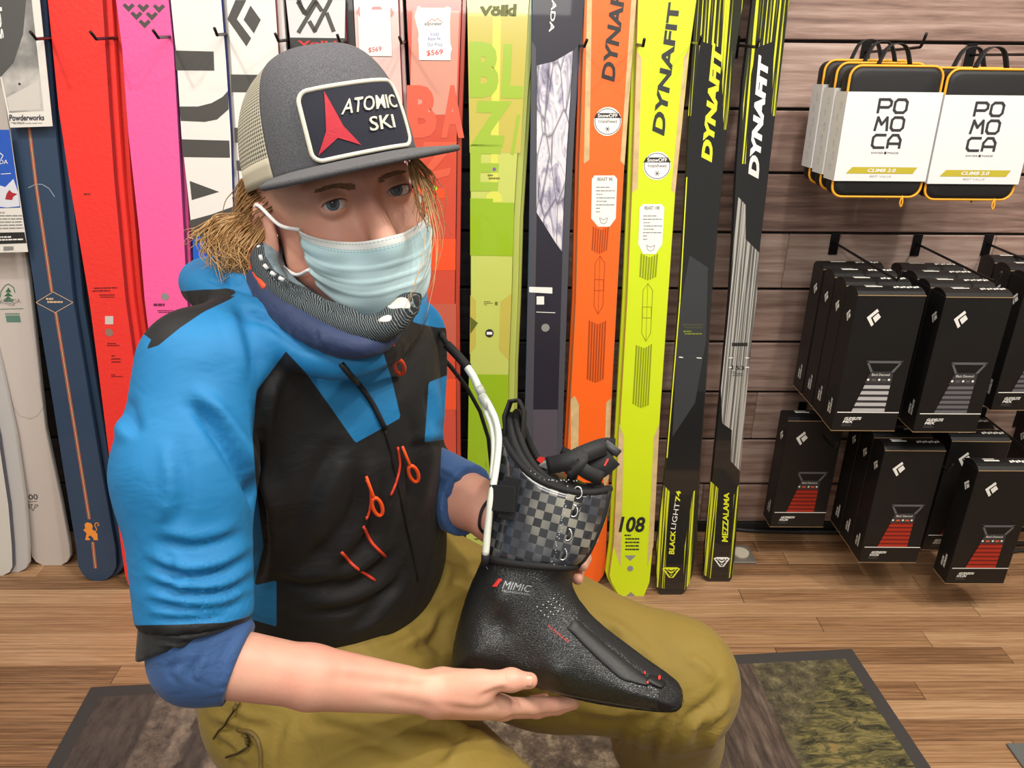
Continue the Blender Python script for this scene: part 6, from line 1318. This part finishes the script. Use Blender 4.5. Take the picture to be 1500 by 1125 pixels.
# surface lookup for trims: nearest visible jacket vertex at a pixel
JN = normals(V, Q); JF = view_facing(V, JN) > 0; JV, JPX, JNN = V[JF], px[JF], JN[JF]; JD = ((JV - CAMn) @ CRn)[:, 2] * -1
def on_jkt(x, y, off=.002):
    d2 = ((JPX - (x, y)) ** 2).sum(1); m = d2 < 20; 
    if not m.any(): m = d2 < d2.min() + 30
    i = np.where(m)[0]; dm = JD[i].min(); i = i[JD[i] < dm + .02]; n = JNN[i].mean(0); n /= np.linalg.norm(n); dep = JD[i].mean(); return P(x, y, dep) + Vector(n) * off
def trim(name, pts, r, m, parent=None, off=.0015, n=6): o = mesh(name, *tube(smooth_path([on_jkt(x, y, off) for x, y in pts], n), r, 8), m, None, True); own(o); 
def jtrim(name, pts, r, m, off=.0015, n=5):
    o = mesh(name, *tube([on_jkt(q.x, q.y, off) for q in smooth_path([Vector((x, y, 0)) for x, y in pts], n)], r, 8), m, None, True); o.parent = jacket; o.matrix_parent_inverse = jacket.matrix_parent_inverse.copy() @ Matrix.Identity(4); o.matrix_parent_inverse = Matrix.Identity(4); return o
M_ZIP = mat('zip_black', rgb(16, 16, 17), .4, bump=(1500, .8, .0008)); M_ORZ = mat('zip_orange', rgb(240, 84, 30), .45); M_RZ = mat('zip_red', rgb(206, 62, 38), .5)
jtrim('main_zip', [(500, 532), (524, 562), (545, 592), (563, 628)], .0030, M_ZIP, .0012); jtrim('main_zip', [(563, 628), (574, 670), (584, 720), (600, 790), (612, 850)], .0014, M_ZIP, .0005)
jtrim('pocket_zip', [(537, 702), (543, 720), (541, 745), (536, 760)], .0017, M_RZ, .0008); jtrim('pocket_zip', [(582, 655), (585, 680), (580, 705), (572, 725)], .0015, M_RZ, .0008)
jtrim('pocket_zip', [(500, 808), (518, 828), (549, 850)], .0018, M_RZ, .0008); jtrim('pocket_zip', [(531, 770), (545, 795), (564, 815)], .0018, M_RZ, .0008)
def puller(a, b, name='zip_puller'):
    p0, p1 = on_jkt(*a, .007), on_jkt(*b, .008); d = (p1 - p0); jtrim_o = mesh('zip_cord', *tube([p0, p0.lerp(p1, .5), p0.lerp(p1, .62)], .0016, 8), M_ORZ, None, True); jtrim_o.parent = jacket; c = p0.lerp(p1, .8); u = d.normalized(); n = (CAM - c).normalized(); w_ = u.cross(n).normalized()
    L = d.length * .24; o = mesh(name, *tube([c + u * (L * math.cos(q)) + w_ * (.0048 * math.sin(q)) for q in [2 * math.pi * k / 20 for k in range(20)]], .0021, 8, True), M_ORZ, None, True); o.parent = jacket
puller((568, 506), (580, 548)); puller((536, 694), (548, 748)); puller((583, 652), (601, 700))
jtrim('collar_cord', [(566, 488), (564, 498), (567, 508)], .0034, M_ZIP, .004); 
# black cuff over the rolled blue under sleeve (right arm)
M_NAVY = fabric('base_layer_blue', rgb(48, 82, 130), .3, .8, 26); M_BLKF = fabric('cuff_black', rgb(22, 22, 23), .3, .8, 26)
CN_ = (P(358, 912, .715) - P(226, 962, .715)).cross(P(290, 940, .715) - CAM).normalized(); CN_ = CN_ if CN_.z < 0 else -CN_
V, Q = surf(lambda p: smax(s_cone(p, P(288, 900, .713), P(287, 960, .715), .0485, .0512), (p - A3(P(290, 938, .715))) @ A3(CN_), .004), *bbox([P(289, 885, .712), P(287, 965, .714)], .075), .003); V = relax(V, Q, 1); V = sculpt(V, Q, [([(222, 935), (280, 940), (350, 920)], 4, .002), ([(226, 948), (280, 952), (330, 938)], 4, .002), ([(220, 922), (280, 926), (355, 912)], 4, .002)]); own(np_mesh('sleeve_cuff', V, Q, M_BLKF))
def under_fn(p):
    d = s_cone(p, P(290, 930, .714), P(294, 958, .716), .0450, .0440); d = smin(d, s_cone(p, P(294, 958, .716), P(347, 972, .716), .0440, .0375), .012)
    ax = A3((P(365, 977, .72) - P(300, 958, .716)).normalized()); return np.maximum(d, (p - A3(P(351, 972, .716))) @ ax)
V, Q = surf(under_fn, *bbox([P(290, 930, .714), P(365, 977, .72)], .075), .003); V = relax(V, Q, 1); V = sculpt(V, Q, [([(350, 925), (325, 965), (318, 1005)], 4, .002), ([(300, 950), (282, 985), (285, 1000)], 5, .0025), ([(262, 968), (250, 985), (256, 1000)], 5, .002)]); own(np_mesh('under_sleeve', V, Q, M_NAVY))
def lunder_fn(p):
    a, b = LE + (LW - LE) * .28, LE + (LW - LE) * .80; d = s_cone(p, a, b, .0475, .0430, (CR @ Vector((0, 1, 0)), 1.12)); ax = A3((b - a).normalized()); d = np.maximum(d, (p - A3(LE + (LW - LE) * .78)) @ ax)
    return smax(d, -s_ell(p, P(626, 708, 1.0), (.018, .045, .014)), .002)
V, Q = surf(lunder_fn, *bbox([LE, LW], .075), .003); V = relax(V, Q, 1); V = sculpt(V, Q, [([(640, 690), (665, 705), (680, 725)], 5, .002), ([(650, 720), (660, 735), (675, 748)], 5, .002)]); own(np_mesh('under_sleeve', V, Q, M_NAVY))
wb = [P(x, y, d) for x, y, d in ((727, 722, .945), (708, 742, .932), (702, 765, .930), (706, 778, .935), (722, 786, .945), (740, 770, 1.0), (742, 740, 1.0))]
own(mesh('wrist_band', *tube(smooth_path(wb + [wb[0]], 5)[:-1], .0018, 8, True), M_ZIP, None, True))
# --- inner collar, orange trim, neck gaiter
NAV = [(380, 398, .805, .013), (402, 440, .752, .015), (446, 477, .716, .015), (500, 503, .698, .013), (546, 506, .700, .010), (574, 484, .745, .010), (588, 440, .86, .014), (520, 410, .95, .02), (420, 395, .92, .02)]
fn, C = ring_fn(NAV); V, Q = surf(fn, *bbox(C, .035), .0032); V = relax(V, Q, 1); V = sculpt(V, Q, [([(462, 478), (466, 496), (470, 512)], 3, .0015)]); o = np_mesh('inner_collar', V, Q, fabric('collar_navy', rgb(32, 48, 84), .2, .7, 30)); o.parent = jacket
o = mesh('collar_trim', *tube(smooth_path([P(372, 366, .795), P(370, 385, .785), P(378, 405, .765), P(390, 422, .745)], 5), [.004, .007, .007, .006, .004][0:1] * 16, 8), mat('trim_orange', rgb(226, 80, 40), .6), None, True); o.parent = jacket
o = mesh('collar_trim', *tube(smooth_path([P(466, 508, .712), P(484, 516, .706), P(503, 519, .704)], 5), .0028, 8), bpy.data.materials['trim_orange'], None, True); o.parent = jacket
GAI = [(392, 372, .80, .016), (400, 408, .770, .017), (440, 447, .734, .017), (492, 473, .712, .016), (540, 484, .700, .014), (578, 468, .708, .013), (600, 438, .76, .012), (590, 410, .86, .016), (500, 390, .92, .02), (420, 372, .88, .018)]
fn, C = ring_fn(GAI); NK = [OH + RH @ Vector((0, .03, -.075)), OH + RH @ Vector((0, .06, -.15))]
V, Q = surf(lambda p: smin(fn(p), s_cone(p, NK[0], NK[1], .058, .066), .02), *bbox(C + NK, .09), .0032); V = relax(V, Q, 1); V = sculpt(V, Q, [([(384, 380), (420, 424), (480, 448)], 4, .003), ([(410, 370), (425, 400), (445, 425)], 6, .004), ([(470, 445), (520, 462), (580, 455)], 4, .003)])
gm = mat('gaiter_print', rgb(26, 30, 34), .8); t = NT(gm); co = t.add('NewGeometry').outputs['Position']; wv = t.add('TexWave', {'Vector': t.mapping(co, (1, 1, 1), (.3, .5, .2)), 'Scale': 170., 'Distortion': 7., 'Detail': 2., 'Detail Scale': .6}).outputs[1]
big = t.noise(t.mapping(co, (1, 1, 1.3), (.2, 0, .4)), 24, 1, .4); c1 = t.mix(t.ramp(wv, [(.84, (0, 0, 0, 1)), (.93, (1, 1, 1, 1))]), rgb(24, 28, 32), rgb(120, 134, 138)); c1 = t.mix(t.ramp(big, [(.66, (0, 0, 0, 1)), (.67, (1, 1, 1, 1))]), c1, rgb(214, 208, 196))
at = t.add('Attribute', attribute_name='fleece').outputs['Fac']; fl2 = t.ramp(t.noise(co, 60, 4, .7), [(.3, rgb(88, 108, 118)), (.7, rgb(138, 158, 164))]); t.l.new(t.mix(t.add('MapRange', {0: at, 1: -.6, 2: .6}).outputs[0], c1, fl2), bsdf(gm).inputs['Base Color'])
t.l.new(t.add('Bump', {'Height': t.noise(co, 500, 3), 'Strength': .4, 'Distance': .0015}).outputs[0], bsdf(gm).inputs['Normal'])
gaiter = own(np_mesh('neck_gaiter', V, Q, gm)); attr(gaiter, 'fleece', -poly_sd(proj(V).astype(np.float32), [(384, 340), (415, 335), (445, 390), (490, 436), (455, 424), (425, 412), (402, 396), (388, 374)])); tag(gaiter, 'black patterned neck gaiter with grey fleece lining')
WP = [(379, 360), (381, 374), (387, 388), (397, 399), (409, 407), (422, 413)]
for k in range(5):
    (xa, ya), (xb, yb) = WP[k], WP[k + 1]; da, db = [(.800 - .0132 * q) for q in (k, k + 1)]; o = mesh('white_print', *tube([P(xa, ya, da - .022), P(xa + (xb - xa) * .55, ya + (yb - ya) * .55, da - .0225)], .0020, 8), Wt, None, True); o.parent = gaiter
V2 = []
for (x, y, d) in ((377, 362, .778), (383, 378, .762), (392, 394, .748), (404, 405, .738), (420, 412, .730)): V2.append(P(x, y, d))
# --- trousers
def pants_fn(p):
    d = s_ell(p, (-.205, .855, .66), (.185, .15, .12), TR)
    d = smin(d, s_cone(p, HIPL, HIPL + (KNL - HIPL) * .55, .120, .108), .06); d = smin(d, s_cone(p, HIPL + (KNL - HIPL) * .55, KNL, .108, .086), .03); d = smin(d, s_cone(p, KNL, KNL + (ANL - KNL) * .5, .086, .086), .03); d = smin(d, s_cone(p, KNL + (ANL - KNL) * .5, ANL + Vector((0, 0, .02)), .086, .080), .03)
    q = s_cone(p, HIPR, KNR, .130, .112); q = smin(q, s_cone(p, KNR, KNR + (ANR - KNR) * .5, .105, .085), .03); q = smin(q, s_cone(p, KNR + (ANR - KNR) * .5, ANR + Vector((0, 0, .02)), .085, .082), .03); d = smin(d, q, .05)
    return np.maximum(d, .185 - p[..., 2])
PST = [([(720, 838), (690, 880), (672, 930)], 7, .005), ([(560, 930), (600, 900), (650, 870)], 8, .006), ([(880, 905), (905, 960), (900, 1000)], 10, .004), ([(1066, 1040), (1040, 1070), (1030, 1100)], 6, .005), ([(960, 1040), (930, 1070), (925, 1100)], 6, .005), ([(450, 1060), (520, 1075), (600, 1110)], 12, .005), ([(700, 1060), (660, 1090), (640, 1120)], 9, .005), ([(310, 1080), (340, 1100), (350, 1125)], 7, .004), ([(620, 800), (640, 850), (610, 900)], 10, .006), ([(700, 840), (660, 900), (640, 940), (560, 960)], 14, .008), ([(690, 830), (640, 880), (600, 920), (540, 950)], 12, .007), ([(655, 880), (640, 930), (650, 975)], 9, .006), ([(700, 850), (675, 910), (662, 960)], 9, .006), ([(660, 960), (600, 975), (520, 970)], 10, .005),
       ([(1062, 1000), (1040, 1030), (1000, 1060), (970, 1110)], 9, .007), ([(1058, 1020), (1030, 1060), (1020, 1110)], 8, .005), ([(930, 1050), (905, 1080), (895, 1090)], 9, .006), ([(1000, 1030), (960, 1080), (950, 1120)], 8, .006), ([(860, 900), (920, 930), (980, 990)], 12, -.004), ([(840, 1050), (900, 1060), (940, 1050)], 9, .004), ([(1000, 960), (1030, 975), (1050, 1000)], 9, -.004),
       ([(300, 1060), (350, 1075), (380, 1110)], 8, .004), ([(600, 1065), (650, 1070), (700, 1090)], 8, .004), ([(330, 1040), (360, 1060), (400, 1065)], 7, .003), ([(640, 1060), (700, 1075), (740, 1110)], 10, -.003), ([(420, 1045), (410, 1080), (400, 1120)], 7, .002)]
V, Q = surf(pants_fn, (-.46, .32, .10), (.44, 1.20, .84), .0055); V = relax(V, Q, 2); V = sculpt(V, Q, PST); V = relax(V, Q, 1, .3)
M_OLV = fabric('trousers_olive', rgb(136, 114, 42), .2, .75, 22); pants = own(np_mesh('trousers', V, Q, M_OLV)); tag(pants, 'olive mustard ski trousers')
PN = normals(V, Q); PFc = view_facing(V, PN) > 0; JV, JPX, JNN = V[PFc], proj(V)[PFc], PN[PFc]; JD = ((JV - CAMn) @ CRn)[:, 2] * -1
def ptrim(name, pts, r, m, off=.0015):
    o = mesh(name, *tube([on_jkt(q.x, q.y, off) for q in smooth_path([Vector((x, y, 0)) for x, y in pts], 5)], r, 8), m, None, True); o.parent = pants; return o
M_ZO = mat('zip_olive', rgb(104, 84, 40), .5); M_ZD = mat('zip_dark_olive', rgb(60, 50, 26), .45, .3)
ptrim('vent_zip', [(350, 1068), (372, 1076), (382, 1096), (384, 1130)], .0026, M_ZO); ptrim('zip_cord', [(352, 1030), (336, 1054), (316, 1080)], .0012, M_ZD, .003); ptrim('zip_cord', [(364, 1072), (366, 1092), (352, 1102), (334, 1108)], .0014, M_ZD, .003); ptrim('zip_slider', [(352, 1028), (346, 1038)], .0028, M_ZO, .003); ptrim('zip_slider', [(364, 1074), (366, 1088)], .0028, M_ZO, .003)
# --- shoes
M_SHOE = mat('shoe_black', rgb(24, 24, 25), .6, bump=(400, .3, .001)); M_SOLE2 = mat('shoe_sole', rgb(16, 16, 16), .7)
for (a_, ang) in ((ANL, -22), (ANR, -40)):
    q = Vector((math.cos(math.radians(ang)), math.sin(math.radians(ang)), 0)); h_ = Vector((a_.x, a_.y, 0)) - q * .06
    def sh(p, h_=h_, q=q, a_=a_):
        d = s_cone(p, h_ + Vector((0, 0, .052)), h_ + q * .24 + Vector((0, 0, .042)), .046, .040, ((-q.y, q.x, 0), 1.05)); d = smin(d, s_cone(p, a_ + Vector((0, 0, .08)), h_ + q * .10 + Vector((0, 0, .06)), .056, .048), .04); return np.maximum(d, .020 - p[..., 2])
    V, Q = surf(sh, *bbox([h_ + Vector((0, 0, -.0)), h_ + q * .25, a_ + Vector((0, 0, .05))], .07), .005); o = own(np_mesh('shoe', relax(V, Q, 1), Q, M_SHOE))
    def so(p, h_=h_, q=q): d = s_cone(p, h_ + Vector((0, 0, .02)), h_ + q * .245 + Vector((0, 0, .02)), .046, .042, ((-q.y, q.x, 0), 1.05)); return np.maximum(np.maximum(d, .0092 - p[..., 2]), p[..., 2] - .024)
    V, Q = surf(so, *bbox([h_, h_ + q * .25 + Vector((0, 0, .03))], .06), .005); s2 = np_mesh('shoe_sole', V, Q, M_SOLE2); s2.parent = o
# --- hair
HB = mat('hair_blond', rgb(178, 136, 84), .45); t = NT(HB); at = t.add('Attribute', attribute_name='tone').outputs['Fac']; t.l.new(t.ramp(at, [(0, rgb(112, 78, 46)), (.45, rgb(166, 124, 76)), (1, rgb(214, 178, 122))]), bsdf(HB).inputs['Base Color'])
rh = random.Random(11); A_ = Acc(); tone = []
def strands(guides, n, spread, r0, tn, wav=.004, seg=4):
    for k in range(n):
        g = guides[rh.randrange(len(guides))]; g2 = guides[rh.randrange(len(guides))]; m_ = rh.random(); L = .55 + .45 * rh.random() if rh.random() < .7 else 1.0
        pts = []; ph = rh.random() * 6.3; ox, oy, oz = [rh.gauss(0, spread) for _ in range(3)]
        npt = min(len(g), len(g2))
        for i in range(npt):
            s_ = i / (npt - 1); a, b = g[i], g2[i]; x, y, d = [a[j] + (b[j] - a[j]) * m_ for j in range(3)]; p = P(x, y, d); fz = .35 + s_ * 1.0
            pts.append(p + Vector((ox * fz + wav * s_ * math.sin(ph + s_ * 7), oy * fz, oz * fz + wav * s_ * math.cos(ph * 1.3 + s_ * 6))))
        sp = smooth_path(pts, seg); sp = sp[:max(5, int(len(sp) * L))]; N = len(sp); v, f = tube(sp, [r0 * (1 - .75 * (i / N) ** 2) for i in range(N)], 4); A_.add((v, f)); tt_ = min(1, max(0, rh.gauss(tn, .18))); tone.extend([tt_] * len(v))
# swept under the cap and over the ear
strands([[(408, 274, .765), (388, 292, .772), (368, 312, .79), (352, 330, .80)], [(430, 272, .755), (408, 300, .764), (388, 316, .775), (372, 340, .79)], [(372, 268, .80), (362, 284, .81), (354, 300, .815), (350, 320, .82)], [(360, 262, .83), (352, 280, .84), (350, 300, .84), (345, 330, .84)]], 330, .0035, .0007, .32, .003)
# tail falling over the collar
strands([[(388, 318, .785), (372, 345, .80), (356, 368, .80), (340, 392, .79), (326, 402, .785)], [(360, 318, .80), (330, 330, .81), (312, 350, .80), (308, 372, .79), (322, 396, .78)], [(396, 330, .78), (388, 352, .785), (378, 372, .785), (366, 390, .785), (350, 402, .785)], [(370, 322, .80), (345, 340, .81), (330, 360, .80), (322, 382, .79), (330, 400, .785)], [(352, 318, .82), (318, 322, .82), (298, 338, .81), (290, 352, .81), (290, 366, .81)], [(380, 330, .79), (362, 352, .80), (350, 372, .79), (352, 388, .78), (362, 398, .775)]], 430, .0042, .00075, .62, .006)
# wisps at the far temple
strands([[(598, 236, .70), (614, 256, .715), (628, 280, .72), (640, 310, .725), (648, 345, .73)], [(606, 232, .705), (622, 252, .72), (632, 270, .73), (628, 300, .73), (634, 330, .73)], [(600, 240, .70), (606, 262, .70), (610, 286, .70), (616, 315, .705), (622, 340, .71)], [(610, 232, .71), (626, 248, .725), (634, 262, .735), (640, 280, .735), (644, 296, .735)]], 55, .0028, .0006, .5, .006)
strands([[(612, 250, .705), (626, 300, .71), (628, 350, .705), (610, 400, .69), (592, 440, .685)], [(616, 260, .71), (632, 310, .715), (640, 360, .71), (628, 420, .70), (630, 480, .70)], [(622, 262, .72), (640, 300, .725), (650, 340, .73), (640, 380, .73), (626, 420, .725)]], 12, .002, .0005, .75, .006)
o = mesh('hair', A_.v, A_.f, HB, None, True); attr(o, 'tone', tone); tag(own(o), 'loose blond hair', kind='stuff')
# --- stool under him
r = empty('stool', Matrix.Translation((-.2, .85, 0)), 'low round stool hidden under the seated person', 'stool')
mesh('seat', *cyl(0, 0, .15, .50, .535, 32), mat('stool_seat', rgb(40, 38, 36), .6), r)
for k in range(4):
    a_ = math.radians(45 + 90 * k); mesh('leg', *tube([(.10 * math.cos(a_), .10 * math.sin(a_), .50), (.15 * math.cos(a_), .15 * math.sin(a_), .010)], .012, 10), M_BLACKMETAL, r, True)

for o in bpy.data.objects:
    if o.type == 'MESH' and o.name.split('.')[0] in ('fine_print', 'flap_print', 'size_lettering', 'cardboard_edge', 'sticker_print', 'small_lettering'): o['kind'] = 'stuff'
